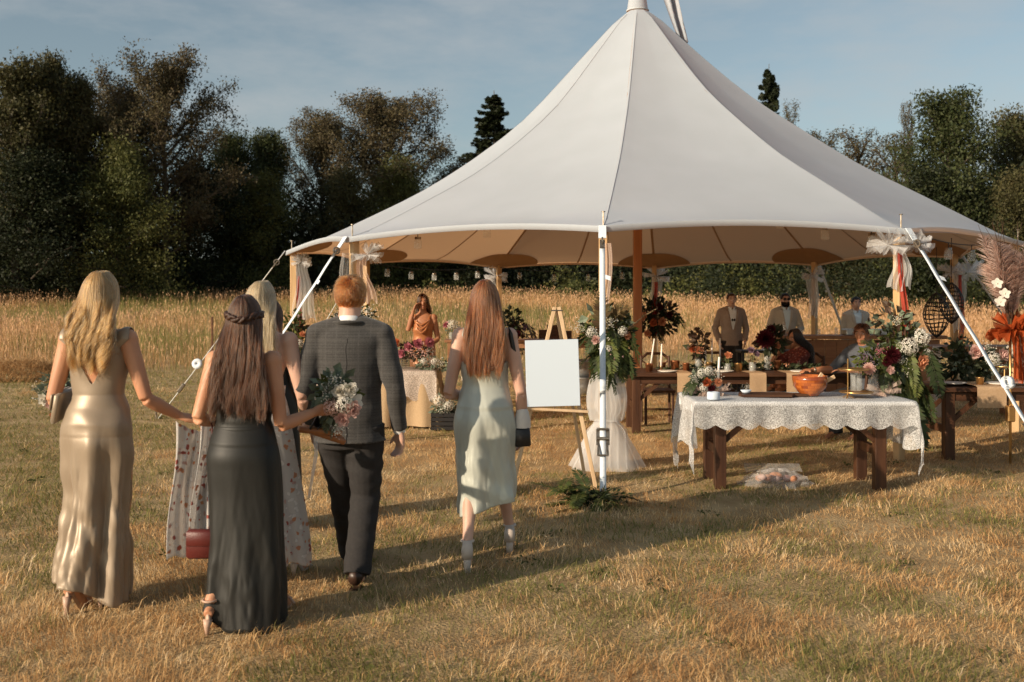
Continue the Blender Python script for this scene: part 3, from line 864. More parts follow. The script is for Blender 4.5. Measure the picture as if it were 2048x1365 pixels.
t = drape('tulle_drape', 'blush tulle sleeve running down the front post behind the white strap', 'tulle', PA + Vector((.015, -.055, 2.2)), .10, .10, 1.1, M['tulle_peach'], folds=2, depth=.02, seed=2)
t = drape('tulle_drape', 'clear crinkled sheet wrapped round the left front post above the red haired man', 'drape', PB + Vector((-.06, -.07, 2.16)), .17, .17, .66, M['plastic_sheet'], folds=2, depth=.05, seed=3)
t = drape('tulle_drape', 'torn pale tulle streamers blowing right of the left front post', 'tulle', PB + Vector((.10, -.05, 2.16)), .10, .16, .55, M['tulle_peach'], folds=3, depth=.04, sway=(.10, 0), seed=4)
puff(t, (.06, -.02, -.02), .16, M['tulle'], 4)
t = drape('tulle_drape', 'white tulle hanging from the far left post', 'tulle', PC + Vector((.14, -.05, 2.18)), .16, .34, .80, M['tulle'], folds=4, depth=.06, sway=(.05, 0), seed=5)
puff(t, (-.02, 0, .02), .13, M['tulle'], 5)
drape('ribbon', 'narrow red ribbon hanging down the far left post', 'ribbon', PC + Vector((.085, -.03, 2.0)), .05, .10, 1.05, M['ribbon_red'], folds=1.5, depth=.05, seed=6, n=12)
t = drape('tulle_drape', 'white tulle tuft tied at the top of the back post left of the pole', 'tulle', PD + Vector((-.14, -.03, 2.16)), .16, .10, .34, M['tulle'], folds=3, depth=.06, seed=7)
puff(t, (.08, 0, 0), .20, M['tulle'], 7)
t = drape('tulle_drape', 'white tulle hanging down the back post right of the pole', 'tulle', PE + Vector((.02, -.08, 2.16)), .22, .24, .9, M['tulle'], folds=4, depth=.05, seed=8)
puff(t, (0, 0, .0), .24, M['tulle'], 8)
drape('ribbon', 'red ribbon hanging down the back post right of the pole', 'ribbon', PE + Vector((.0, -.11, 2.05)), .07, .13, 1.0, M['ribbon_red'], folds=2, depth=.04, seed=9, n=14)
t = drape('tulle_drape', 'thin tulle on the back post behind the bearded man', 'tulle', PF + Vector((-.05, -.08, 2.14)), .22, .18, .75, M['tulle'], folds=4, depth=.05, seed=10)
puff(t, (0, 0, 0), .18, M['tulle'], 10)
t = drape('tulle_drape', 'white tulle bow on the shaded post near the wicker lanterns', 'tulle', PG + Vector((.04, -.08, 2.14)), .20, .18, .95, M['tulle'], folds=4, depth=.05, seed=11)
puff(t, (.12, -.05, -.05), .20, M['tulle'], 11); puff(t, (-.15, -.05, -.05), .18, M['tulle'], 12)
drape('ribbon', 'dark red ribbon hanging down the shaded post near the wicker lanterns', 'ribbon', PG + Vector((.06, -.11, 2.05)), .06, .10, 1.15, M['ribbon_red'], folds=1.5, depth=.04, seed=12, n=12)
t = drape('tulle_drape', 'white tulle bow and tail at the top of the right front post', 'tulle', PH + Vector((.0, -.06, 2.20)), .12, .24, .45, M['tulle'], folds=4, depth=.05, seed=13)
puff(t, (-.14, -.02, .0), .19, M['tulle'], 13); puff(t, (.14, -.02, .0), .16, M['tulle'], 14)
drape('ribbon', 'bright orange red ribbon curling down the right front post', 'ribbon', PH + Vector((.0, -.075, 2.12)), .05, .10, 1.35, M['ribbon_red'], folds=1.2, depth=.05, sway=(.10, 0), seed=15, n=12)
# ------------------------------------------------------------------ flowers and leaves
PET = {k: mat('petal_' + k, c, c2, rough=.6, island=.12, trans=.3, spec=.2, scale=20) for k, c, c2 in (
    ('white', (.78, .74, .66), (.70, .66, .58)), ('peach', (.72, .36, .20), (.66, .30, .17)), ('wine', (.085, .010, .014), (.055, .006, .010)),
    ('blush', (.70, .48, .42), (.64, .40, .36)), ('pink', (.55, .20, .24), (.45, .15, .20)), ('rust', (.48, .13, .05), (.40, .10, .04)), ('mauve', (.30, .20, .26), (.24, .16, .22)))}
FOL = {k: mat('foliage_' + k, c, c2, rough=.55, island=.35, hue=.02, trans=.25, spec=.3, scale=6) for k, c, c2 in (
    ('fern', (.11, .125, .030), (.075, .095, .024)), ('deep', (.040, .050, .020), (.028, .036, .016)), ('cedar', (.050, .068, .022), (.036, .050, .018)),
    ('euca', (.17, .20, .14), (.12, .15, .10)), ('dry', (.20, .14, .07), (.14, .09, .045)), ('bronze', (.085, .05, .03), (.06, .035, .02)))}
FOL['stem'] = mat('foliage_stem', (.10, .11, .04), rough=.7)
def petal(mb, c, out, up, L, W, cup):
    """One cupped petal from c along out, bending towards up."""
    s_ = out.cross(up).normalized(); rows = []
    for j in range(4):
        u = j / 3; w = W * math.sin(PI * (.18 + .72 * u))
        p = c + out * L * u + up * cup * L * u * u
        rows.append([p - s_ * w + up * .18 * w, p, p + s_ * w + up * .18 * w])
    mb.grid(rows)
def bloom(kind, seed=0):
    r = random.Random(seed); mb = MB(); Z = Vector((0, 0, 1))
    if kind == 'rose':
        for i in range(26):
            u = i / 26; a = i * 2.4; el = 1.25 - 1.2 * u
            o = Vector((math.cos(a) * math.cos(el), math.sin(a) * math.cos(el), math.sin(el)))
            petal(mb, o * .08 + Vector((math.cos(a), math.sin(a), 0)) * .35 * u, o, (Z - o * Z.dot(o)).normalized() if el < 1.2 else Vector((math.cos(a), math.sin(a), 0)), .72, .36, .35)
    elif kind == 'dahlia':
        for i in range(70):
            u = i / 70; a = i * 2.4; el = 1.5 - 1.75 * u
            o = Vector((math.cos(a) * math.cos(el), math.sin(a) * math.cos(el), math.sin(el)))
            petal(mb, o * .15, o, (Z - o * Z.dot(o) + Vector((1e-3, 0, 0))).normalized(), .85, .13, .15)
    elif kind == 'cluster':
        for i in range(46):
            u = (i + .5) / 46; a = i * 2.4; el = math.asin(1 - 1.35 * u)
            o = Vector((math.cos(a) * math.cos(el), math.sin(a) * math.cos(el), math.sin(el))) * r.uniform(.72, 1.08)
            n = o.normalized(); x = n.cross(Vector((.3, .2, .9))).normalized(); y = n.cross(x)
            for k in range(4):
                b = k * PI / 2 + i; d_ = x * math.cos(b) + y * math.sin(b); e_ = n.cross(d_)
                mb.add([o, o + d_ * .16 + e_ * .09 + n * .03, o + d_ * .24 + n * .02, o + d_ * .16 - e_ * .09 + n * .03], [(0, 1, 2, 3)])
    elif kind == 'spray':
        for i in range(60):
            o = Vector((r.gauss(0, .5), r.gauss(0, .5), r.gauss(.1, .5)))
            for k in range(3):
                x = Vector((r.gauss(0, 1), r.gauss(0, 1), r.gauss(0, 1))).normalized() * .09; y = x.orthogonal().normalized() * .09
                mb.add([o - x, o + y, o + x, o - y], [(0, 1, 2, 3)])
    elif kind == 'orchid':
        for i in range(5):
            a = i * 2 * PI / 5 + .3; o = Vector((math.cos(a), math.sin(a), .1)).normalized()
            petal(mb, o * .05, o, Z, .9, .42 if i != 3 else .26, .05)
        mb.ell((0, 0, .12), (.14, .14, .14), 8, 5)
    return mb
BLOOM = {}
def bloom_mesh(kind, col):
    if (kind, col) not in BLOOM: BLOOM[(kind, col)] = bloom(kind).mesh('flower', PET[col])
    return BLOOM[(kind, col)]

def leaves_mb(n, rad, size, r, droop=.2, narrow=.32, c=(0, 0, 0)):
    mb = MB()
    for i in range(n):
        d = Vector((r.gauss(0, 1), r.gauss(0, 1), r.gauss(0, 1))).normalized(); k = r.random() ** .4
        p = Vector((d.x * rad[0] * k + c[0], d.y * rad[1] * k + c[1], d.z * rad[2] * k + c[2]))
        o = (d + Vector((r.gauss(0, .5), r.gauss(0, .5), r.gauss(0, .5) - droop))).normalized()
        s_ = o.cross(Vector((r.gauss(0, 1), r.gauss(0, 1), r.gauss(0, 1)))).normalized(); nn = o.cross(s_)
        L = size * r.uniform(.6, 1.4); w = L * narrow
        mb.add([p, p + o * L * .45 + s_ * w - nn * w * .3, p + o * L - nn * L * .12, p + o * L * .45 - s_ * w - nn * w * .3, p + o * L * .5], [(0, 1, 4), (1, 2, 4), (2, 3, 4), (3, 0, 4)])
    return mb
def frond(mb, p, d, L, droop, r, pairs=18, wid=.22, flat=None, narrow=.16):
    """Fern or cedar frond: a bending rib with pairs of tapering leaflets."""
    p = Vector(p); d = Vector(d).normalized(); pts = [p.copy()]
    for j in range(10):
        d = (d + Vector((0, 0, -droop * .12))).normalized(); p = p + d * L / 10; pts.append(p.copy())
    mb.tube(pts, [.003 * (1 - j / 11) + .0008 for j in range(11)], 4, cap=False)
    side0 = (pts[-1] - pts[0]).cross(Vector((r.gauss(0, .4), r.gauss(0, .4), 1)) if flat is None else flat)
    side0.normalize()
    for j in range(pairs):
        u = .08 + .9 * j / pairs; t = u * 10; i = min(9, int(t)); b = pts[i].lerp(pts[i + 1], t - i)
        f = (pts[min(10, i + 1)] - pts[i]).normalized()
        l = L * wid * math.sin(PI * (.16 + .80 * u)) ** .8
        for sg in (-1, 1):
            o = (side0 * sg + f * .75 + Vector((r.gauss(0, .12), r.gauss(0, .12), r.gauss(-.12, .12)))).normalized()
            e = o.cross(side0.cross(f)).normalized() * l * narrow
            mb.add([b, b + o * l * .45 + e, b + o * l, b + o * l * .45 - e], [(0, 1, 2, 3)])
def arrangement(name, label, cat, loc, leaves=(), fronds=(), flowers=(), seed=0, extra=None, group=None):
    """leaves: (n, radii, leaf size, foliage key, centre, narrow); fronds: (n, start radius, dir, spread, length, droop, key); flowers: (dx,dy,dz,kind,colour,size)."""
    r = random.Random(seed); t = thing(name, label, cat, loc, group=group)
    for L in leaves:
        o = leaves_mb(L[0], L[1], L[2], r, c=L[4] if len(L) > 4 else (0, 0, 0), narrow=L[5] if len(L) > 5 else .32).build('foliage', FOL[L[3]], t); o['kind'] = 'stuff'
    for F in fronds:
        for i in range(F[0]):
            mb = MB()
            d = Vector(F[2]) + Vector((r.gauss(0, F[3]), r.gauss(0, F[3]), r.gauss(0, F[3] * .6)))
            p = Vector(F[7] if len(F) > 7 else (0, 0, 0)) + Vector((r.gauss(0, F[1]), r.gauss(0, F[1]), r.gauss(0, F[1])))
            frond(mb, p, d, F[4] * r.uniform(.7, 1.25), F[5], r, wid=.24); mb.build('frond', FOL[F[6]], t)
    for (dx, dy, dz, kind, colr, sz) in flowers:
        o = link('flower', bloom_mesh(kind, colr), t, (dx, dy, dz))
        o.scale = (sz, sz, sz)
        if kind in ('spray', 'cluster', 'dahlia', 'rose', 'orchid'): o['kind'] = 'stuff'
        dirv = Vector((dx, dy - .12, dz * .5 + .02)); o.rotation_euler = dirv.to_track_quat('Z', 'Y').to_euler(); o.rotation_euler.rotate_axis('Z', r.uniform(0, 6))
    if extra: extra(t, r)
    return t

# hung on the posts
arrangement('post_flowers', 'large cedar and fern spray with white flowers on the front post beside the easel', 'flowers', PA + Vector((.04, -.10, 1.28)),
    [(420, (.26, .15, .24), .055, 'fern'), (160, (.24, .15, .30), .07, 'deep'), (70, (.22, .12, .2), .09, 'euca', (-.02, 0, .12), .42)],
    [(14, .06, (-.15, -.5, -.5), .45, .42, 1.6, 'fern'), (9, .08, (.5, -.3, .15), .35, .42, 1.9, 'cedar'), (9, .08, (.25, -.4, -.6), .3, .5, 1.2, 'cedar'), (7, .06, (.35, -.1, 1), .25, .50, .5, 'dry'), (5, .06, (-.9, -.2, .35), .2, .36, 1.5, 'cedar'), (8, .07, (.25, -.4, -.2), .35, .40, 1.8, 'fern')],
    [(-.30, -.10, .10, 'spray', 'white', .07), (-.18, -.16, .05, 'cluster', 'white', .055), (-.10, -.18, .0, 'spray', 'white', .08), (-.02, -.2, -.12, 'cluster', 'white', .05), (.02, -.2, -.18, 'spray', 'blush', .08), (.12, -.18, .06, 'cluster', 'white', .05), (.0, -.18, .14, 'spray', 'white', .06), (.16, -.15, .02, 'rose', 'peach', .045), (-.14, -.2, -.02, 'rose', 'blush', .045)], 21)
arrangement('post_flowers', 'cascading fern, hydrangea and peach rose spray on the right front post', 'flowers', PH + Vector((-.02, -.13, 1.12)),
    [(420, (.25, .15, .32), .065, 'fern'), (140, (.23, .15, .34), .08, 'deep'), (60, (.3, .12, .25), .10, 'euca', (-.05, 0, .22), .4), (40, (.3, .1, .2), .10, 'bronze', (-.12, 0, .32), .3)],
    [(14, .08, (-.1, -.6, -.5), .35, .45, 1.6, 'fern'), (9, .10, (.35, -.3, -.7), .25, .60, 1.0, 'cedar', (.08, 0, -.15)), (8, .08, (0, -.3, -1), .25, .55, .8, 'cedar', (0, 0, -.2)), (5, .05, (-.8, 0, .8), .2, .42, 1.2, 'bronze')],
    [(.0, -.2, .06, 'cluster', 'white', .10), (-.09, -.2, .03, 'cluster', 'white', .08), (.14, -.19, .16, 'cluster', 'white', .10), (.13, -.22, -.10, 'rose', 'peach', .085), (-.16, -.18, -.10, 'spray', 'white', .09), (-.18, -.16, .02, 'rose', 'blush', .05), (.24, -.12, -.02, 'cluster', 'white', .06), (-.12, -.15, .34, 'spray', 'white', .06), (-.04, -.2, -.2, 'spray', 'white', .07)], 22).scale = (.86, .9, .94)
arrangement('post_flowers', 'shaded dark leaf and peach rose spray on the back post right of the pole', 'flowers', PE + Vector((.03, -.12, 1.36)),
    [(420, (.42, .18, .38), .10, 'deep'), (160, (.38, .2, .36), .11, 'bronze')], [(7, .1, (.6, -.2, .2), .4, .45, 1.8, 'cedar'), (5, .1, (-.3, -.2, -.7), .3, .45, 1.2, 'deep')],
    [(-.28, -.2, .02, 'rose', 'peach', .09), (-.1, -.24, -.1, 'rose', 'rust', .08), (.06, -.24, -.08, 'rose', 'peach', .09), (-.2, -.2, -.3, 'rose', 'peach', .08), (.02, -.2, .2, 'dahlia', 'wine', .08), (.2, -.2, .05, 'dahlia', 'wine', .08)], 23)
arrangement('post_flowers', 'dark leafy garland with white flowers on the far left post', 'flowers', PC + Vector((.08, -.12, .88)),
    [(330, (.20, .14, .50), .075, 'deep'), (160, (.18, .13, .50), .075, 'bronze'), (90, (.16, .12, .2), .08, 'fern', (-.05, 0, .42))], [(6, .08, (.3, -.3, .3), .5, .34, 1.5, 'cedar')],
    [(.06, -.16, .18, 'cluster', 'white', .06), (.02, -.16, .02, 'spray', 'white', .08), (.1, -.14, .3, 'rose', 'peach', .05), (-.05, -.16, -.12, 'rose', 'blush', .05), (.05, -.15, -.3, 'spray', 'white', .07)], 24)
arrangement('post_flowers', "pale gypsophila and fern spray on the left front post beside the man's head", 'flowers', PB + Vector((.02, -.10, 1.40)),
    [(180, (.24, .12, .18), .06, 'fern'), (70, (.22, .12, .18), .07, 'deep')], [(5, .06, (.3, -.2, .6), .4, .3, 1.2, 'cedar'), (4, .06, (-.6, -.2, -.1), .3, .3, 1.5, 'fern')],
    [(-.16, -.12, .04, 'spray', 'white', .08), (.16, -.12, .10, 'spray', 'white', .08), (.2, -.1, .0, 'spray', 'white', .08), (-.2, -.1, -.05, 'spray', 'white', .07)], 25)
arrangement('post_flowers', 'dark drooping branch spray on the back post left of the pole', 'flowers', PD + Vector((.28, -.12, 1.15)),
    [(200, (.30, .14, .26), .10, 'deep', (-.08, 0, .15)), (110, (.26, .14, .34), .09, 'bronze', (.12, 0, -.15))], [(7, .08, (.7, -.2, .2), .4, .5, 1.6, 'bronze'), (4, .08, (.4, -.2, -.6), .3, .45, 1.0, 'deep')],
    [(.08, -.15, -.1, 'dahlia', 'wine', .07), (.2, -.12, .02, 'rose', 'mauve', .06)], 26)
arrangement('post_flowers', 'small grey mauve spray on the shaded post near the wicker lanterns', 'flowers', PG + Vector((.05, -.12, .92)),
    [(130, (.20, .12, .20), .075, 'euca'), (60, (.2, .12, .2), .07, 'deep')], [], [(-.05, -.12, .05, 'rose', 'mauve', .06), (.1, -.12, .0, 'rose', 'mauve', .06), (.0, -.12, -.1, 'spray', 'blush', .07)], 27)
# cedar boughs laid at the foot of the front strap
fA = POST['A'] + Vector((-.10, -1.86, 0))
arrangement('cedar_boughs', 'heap of cut cedar boughs on the grass at the foot of the easel', 'boughs', Vector((fA.x - .22, fA.y - .02, .03)),
    [(260, (.30, .18, .09), .06, 'cedar', (.08, 0, .05), .16)],
    [(26, .09, (-.7, -.5, .25), .4, .36, .9, 'fern'), (26, .10, (.4, -.5, .30), .5, .30, 1.2, 'cedar'), (10, .06, (.7, .1, .35), .4, .28, 1.2, 'cedar')], [], 28).scale = (.95, 1, .62)

# ------------------------------------------------------------------ tables
def plank_table(label, x0, x1, y0, y1, h, rz=0, m='dark_wood', legs=True, nplank=4, leg=.09, inset=.12, brace=True, name='plank_table', parts=None):
    cx, cy = (x0 + x1) / 2, (y0 + y1) / 2; g = gz(cx, cy)
    t = thing(name, label, 'table', (cx, cy, g), rz)
    L, W = x1 - x0, y1 - y0; mx_ = m + '_x' if m + '_x' in M else m
    for i in range(nplank):
        pw = W / nplank
        mb = MB(); mb.box((rnd.uniform(-.006, .006), -W / 2 + pw * (i + .5), h - .022), (L, pw - .005, .044), bev=.004); mb.build('plank', M[mx_], t)
    for sy in (-1, 1):
        mb = MB(); mb.box((0, sy * (W / 2 - inset * .6), h - .095), (L - 2 * inset, .03, .09), bev=.003); mb.build('apron', M[mx_], t)
    for sx in (-1, 1):
        for sy in (-1, 1):
            mb = MB(); mb.box((sx * (L / 2 - inset), sy * (W / 2 - inset * .75), (h - .046) / 2 - .01), (leg, leg, h - .046 + .02), bev=.004); mb.build('leg', M[m], t)
        mb = MB(); mb.box((sx * (L / 2 - inset), 0, .32), (.045, W - inset * 1.5 - leg, .08), bev=.003); mb.build('stretcher', M[m], t)
        if brace:
            for sy in (-1, 1):
                mb = MB(); p = Vector((sx * (L / 2 - inset - leg * .45), sy * (W / 2 - inset * .75), .42)); q = Vector((sx * (L / 2 - inset - .36), sy * (W / 2 - inset * .75), h - .06))
                mb.beam(p, q, .03, .045); mb.build('brace', M[m], t)
    return t

def lace_mat(name, c, hole=.5, scale=26):
    m = bpy.data.materials.new(name); nt, N, L, bs, out = nodes_of(m)
    bs.inputs['Base Color'].default_value = (*c, 1); bs.inputs['Roughness'].default_value = .9; bs.inputs['Specular IOR Level'].default_value = .1
    tcn = N.new('ShaderNodeTexCoord')
    vo = N.new('ShaderNodeTexVoronoi'); vo.inputs['Scale'].default_value = scale; vo.distance = 'EUCLIDEAN'
    wv = N.new('ShaderNodeTexNoise'); wv.inputs['Scale'].default_value = scale * .55; wv.inputs['Detail'].default_value = 3; wv.inputs['Distortion'].default_value = 1.6
    L.new(tcn.outputs['Object'], vo.inputs['Vector']); L.new(tcn.outputs['Object'], wv.inputs['Vector'])
    mu = N.new('ShaderNodeMath'); mu.operation = 'ADD'; L.new(vo.outputs['Distance'], mu.inputs[0]); L.new(wv.outputs['Fac'], mu.inputs[1])
    sn = N.new('ShaderNodeMath'); sn.operation = 'MULTIPLY'; sn.inputs[1].default_value = 14; L.new(mu.outputs[0], sn.inputs[0])
    s2 = N.new('ShaderNodeMath'); s2.operation = 'SINE'; L.new(sn.outputs[0], s2.inputs[0])
    mr = N.new('ShaderNodeMapRange'); mr.inputs['From Min'].default_value = -.5; mr.inputs['From Max'].default_value = .6
    mr.inputs['To Min'].default_value = hole; mr.inputs['To Max'].default_value = .97; L.new(s2.outputs[0], mr.inputs['Value'])
    tr = N.new('ShaderNodeBsdfTranslucent'); tr.inputs['Color'].default_value = (*c, 1)
    m1 = N.new('ShaderNodeMixShader'); m1.inputs[0].default_value = .3; L.new(bs.outputs[0], m1.inputs[1]); L.new(tr.outputs[0], m1.inputs[2])
    tp = N.new('ShaderNodeBsdfTransparent'); m2 = N.new('ShaderNodeMixShader')
    L.new(mr.outputs[0], m2.inputs[0]); L.new(tp.outputs[0], m2.inputs[1]); L.new(m1.outputs[0], m2.inputs[2]); L.new(m2.outputs[0], out.inputs['Surface'])
    return m
M['lace'] = lace_mat('lace', (.66, .66, .66), .42, 46)
M['lace_cream'] = lace_mat('lace_cream', (.68, .60, .54), .55)

def drape_cloth(name, label, cx, cy, z, hx, hy, hang, m, cat='tablecloth', seed=0, scallop=.0, fold=.03, step=.025, rough_top=.003, rz=0, cor=.35):
    """A cloth laid over a table top half-size hx, hy; hang = (left, right, front, back) drops."""
    r = random.Random(seed); ph = [r.uniform(0, 6) for _ in range(6)]
    t = thing(name, label, cat, (cx, cy, z), rz)
    us = np.arange(-hx - hang[0], hx + hang[1] + 1e-6, step); vs = np.arange(-hy - hang[2], hy + hang[3] + 1e-6, step)
    mb = MB(); rows = []
    for v in vs:
        row = []
        for u in us:
            ex = max(0, -hx - u, u - hx); ey = max(0, -hy - v, v - hy)
            sx = -1 if u < -hx else 1; sy = -1 if v < -hy else 1
            x = max(-hx, min(hx, u)); y = max(-hy, min(hy, v))
            dr = max(ex, ey) + cor * min(ex, ey)
            if ex > 0: x += sx * (.012 + .10 * min(ex, ey) + fold * (ex) * 2.2 * math.sin(v * 13 + ph[0]) + .25 * fold * math.sin(v * 31 + ph[1]) * min(1, ex * 5))
            if ey > 0: y += sy * (.012 + .10 * min(ex, ey) + fold * (ey) * 1.6 * math.sin(u * 11 + ph[2]) + .25 * fold * math.sin(u * 27 + ph[3]) * min(1, ey * 5))
            if scallop and dr > 0:
                lim = hang[0 if sx < 0 else 1] if ex >= ey else hang[2 if sy < 0 else 3]
                k = dr / max(lim, .01); q = v if ex >= ey else u
                dr += scallop * abs(math.sin(q * 17 + ph[4])) * k ** 3
            row.append((x, y, -dr + rough_top * math.sin(u * 9 + ph[5]) * math.sin(v * 7) * (1 if dr == 0 else 0)))
        rows.append(row)
    mb.grid(rows); mb.build('cloth', m, t, True)
    return t

# the lace covered table in front of the right post
LT = (1.56, 3.42, 8.44, 9.27, .76)
plank_table('stained wooden table under lace with a wooden bowl on it', 1.56, 3.42, 8.44, 9.27, .76, leg=.095, inset=.24)
lcx, lcy = (LT[0] + LT[1]) / 2, (LT[2] + LT[3]) / 2; lz = gz(lcx, lcy) + .765
drape_cloth('tablecloth', 'white cloth strip lying under the lace on the bowl table', lcx + .0, lcy, lz + .006, (LT[1] - LT[0]) / 2, .415, (.10, .10, .03, .05), M['white_cloth'], seed=3)
drape_cloth('lace_cloth', 'scalloped white lace cloth over the table with the wooden bowl', lcx, lcy, lz + .012, (LT[1] - LT[0]) / 2 + .006, .421, (.38, .42, .20, .30), M['lace'], seed=4, scallop=.04, fold=.06, cor=.85)
def on_lt(px, py_d): return Vector(((px - 1024) / FPX * py_d, py_d, lz + .018))
# segmented bowl
b = on_lt(1620, 8.85)
t = thing('salad_bowl', 'glossy orange brown segmented wooden bowl on the lace table', 'bowl', b)
M['bowl'] = None
def bowl_mat():
    m = bpy.data.materials.new('bowl_staves'); nt, N, L, bs, out = nodes_of(m)
    tcn = N.new('ShaderNodeTexCoord'); sp = N.new('ShaderNodeSeparateXYZ'); L.new(tcn.outputs['Object'], sp.inputs[0])
    an = N.new('ShaderNodeMath'); an.operation = 'ARCTAN2'; L.new(sp.outputs['Y'], an.inputs[0]); L.new(sp.outputs['X'], an.inputs[1])
    cb = N.new('ShaderNodeCombineXYZ'); ml = N.new('ShaderNodeMath'); ml.operation = 'MULTIPLY'; ml.inputs[1].default_value = 4.0; L.new(an.outputs[0], ml.inputs[0])
    mz = N.new('ShaderNodeMath'); mz.operation = 'MULTIPLY'; mz.inputs[1].default_value = 42; L.new(sp.outputs['Z'], mz.inputs[0])
    L.new(ml.outputs[0], cb.inputs['X']); L.new(mz.outputs[0], cb.inputs['Y'])
    br = N.new('ShaderNodeTexBrick'); br.inputs['Scale'].default_value = 1; br.inputs['Brick Width'].default_value = 1.6; br.inputs['Row Height'].default_value = 1.0; br.inputs['Mortar Size'].default_value = .02
    br.inputs['Color1'].default_value = (.50, .14, .025, 1); br.inputs['Color2'].default_value = (.22, .045, .012, 1); br.inputs['Mortar'].default_value = (.12, .03, .01, 1)
    L.new(cb.outputs[0], br.inputs['Vector']); L.new(br.outputs['Color'], bs.inputs['Base Color']); bs.inputs['Roughness'].default_value = .18; bs.inputs['Coat Weight'].default_value = .6
    return m
M['bowl'] = bowl_mat()
mb = MB(); mb.lathe([(.001, .0), (.07, 0), (.075, .012), (.11, .035), (.143, .085), (.153, .14), (.155, .178), (.147, .178), (.144, .14), (.13, .085), (.09, .035), (.001, .022)], n=40); mb.build('bowl', M['bowl'], t, True)
for k, (a, l) in enumerate(((.5, .18), (.95, .2))):
    mb = MB(); p = Vector((.02 + .05 * k, -.03 + .05 * k, .08)); q = p + Vector((math.sin(a) * l, .02, math.cos(a) * l * .75))
    mb.beam(p, q, .012, .034, bev=.004); mb.build('server_handle', M['pale_wood'], t)
mb = MB(); c = on_lt(1540, 8.83)
t = thing('serving_board', 'dark wooden serving board with a handle lying on the lace table', 'board', c)
mb = MB(); out_ = [(-.26, -.12), (.16, -.13), (.20, -.06), (.33, -.055), (.35, 0), (.33, .04), (.20, .05), (.16, .13), (-.24, .14), (-.28, .0)]
n_ = len(out_); mb.add([(x, y, z) for z in (0, .022) for x, y in out_], [tuple(range(n_ - 1, -1, -1)), tuple(range(n_, 2 * n_))] + [(i, (i + 1) % n_, n_ + (i + 1) % n_, n_ + i) for i in range(n_)])
mb.build('board', M['dark_wood_x'], t)
# small paper dish with white flowers on the board
t = thing('favour_dish', 'little white paper dish with a white flower on the serving board', 'dish', on_lt(1492, 8.8) + Vector((0, 0, .024)))
mb = MB(); mb.lathe([(.001, .002), (.03, .004), (.05, .03), (.045, .032), (.028, .01)], n=12); mb.build('dish', M['paper'], t, True)
o = link('flower', bloom_mesh('spray', 'white'), t, (.01, 0, .05)); o.scale = (.035,) * 3
def taper(label, p, h, lean=(0, 0), m='wax', holder=True):
    t = thing('taper_candle', label, 'candle', p)
    if holder:
        mb = MB(); mb.lathe([(.001, 0), (.035, 0), (.03, .012), (.012, .02), (.012, .05), (.018, .06), (.001, .06)], n=14); mb.build('holder', M['gold'], t, True)
    mb = MB(); z0 = .04 if holder else 0; mb.tube([(0, 0, z0), (lean[0], lean[1], z0 + h)], [.013, .009], 10); mb.build('candle', M[m], t, True)
    mb = MB(); mb.tube([(lean[0], lean[1], z0 + h), (lean[0] + .002, lean[1], z0 + h + .014)], .0018, 5); mb.build('wick', M['black'], t)
taper('white taper candle among the flowers on the lace table', on_lt(1435, 8.9), .30, (.016, 0))
mb = MB(); mb.lathe([(.018, 0), (.052, 0), (.055, .01), (.055, .058), (.05, .065), (.018, .065), (.018, 0)], n=24)
tag(mb.build('tape_roll', M['paper'], None, True, on_lt(1427, 8.52)), 'white roll standing on the front left corner of the lace table', 'roll')
t = arrangement('table_flowers', 'rosemary, white and coral flowers in blush tulle at the left of the lace table', 'flowers', on_lt(1408, 8.95) + Vector((0, 0, .12)),
    [(150, (.13, .10, .10), .045, 'euca'), (60, (.12, .1, .1), .05, 'fern')], [(12, .03, (-.9, -.3, .1), .3, .22, 1.8, 'cedar'), (4, .03, (.1, -.2, 1), .3, .12, .8, 'fern')],
    [(-.04, -.08, .08, 'cluster', 'white', .045), (.02, -.1, .10, 'cluster', 'white', .045), (.0, -.12, .0, 'rose', 'rust', .042), (.10, -.1, .0, 'dahlia', 'peach', .045), (.04, -.12, -.05, 'dahlia', 'wine', .04), (-.09, -.08, .03, 'spray', 'white', .05), (.11, -.06, .08, 'spray', 'white', .05), (-.02, -.1, -.05, 'cluster', 'white', .04)], 31)
for dx, sd in ((-.03, 1), (.13, 2)):
    mb = MB(); mb.lathe([(.001, -.115), (.04, -.115), (.045, -.06), (.034, -.03), (.034, -.01)], (dx, -.02, 0), 14); vz = mb.build('vase', M['glass'], t, True)
    puff(t, (dx, -.03, -.10), .09, M['tulle_peach'], sd, 7)
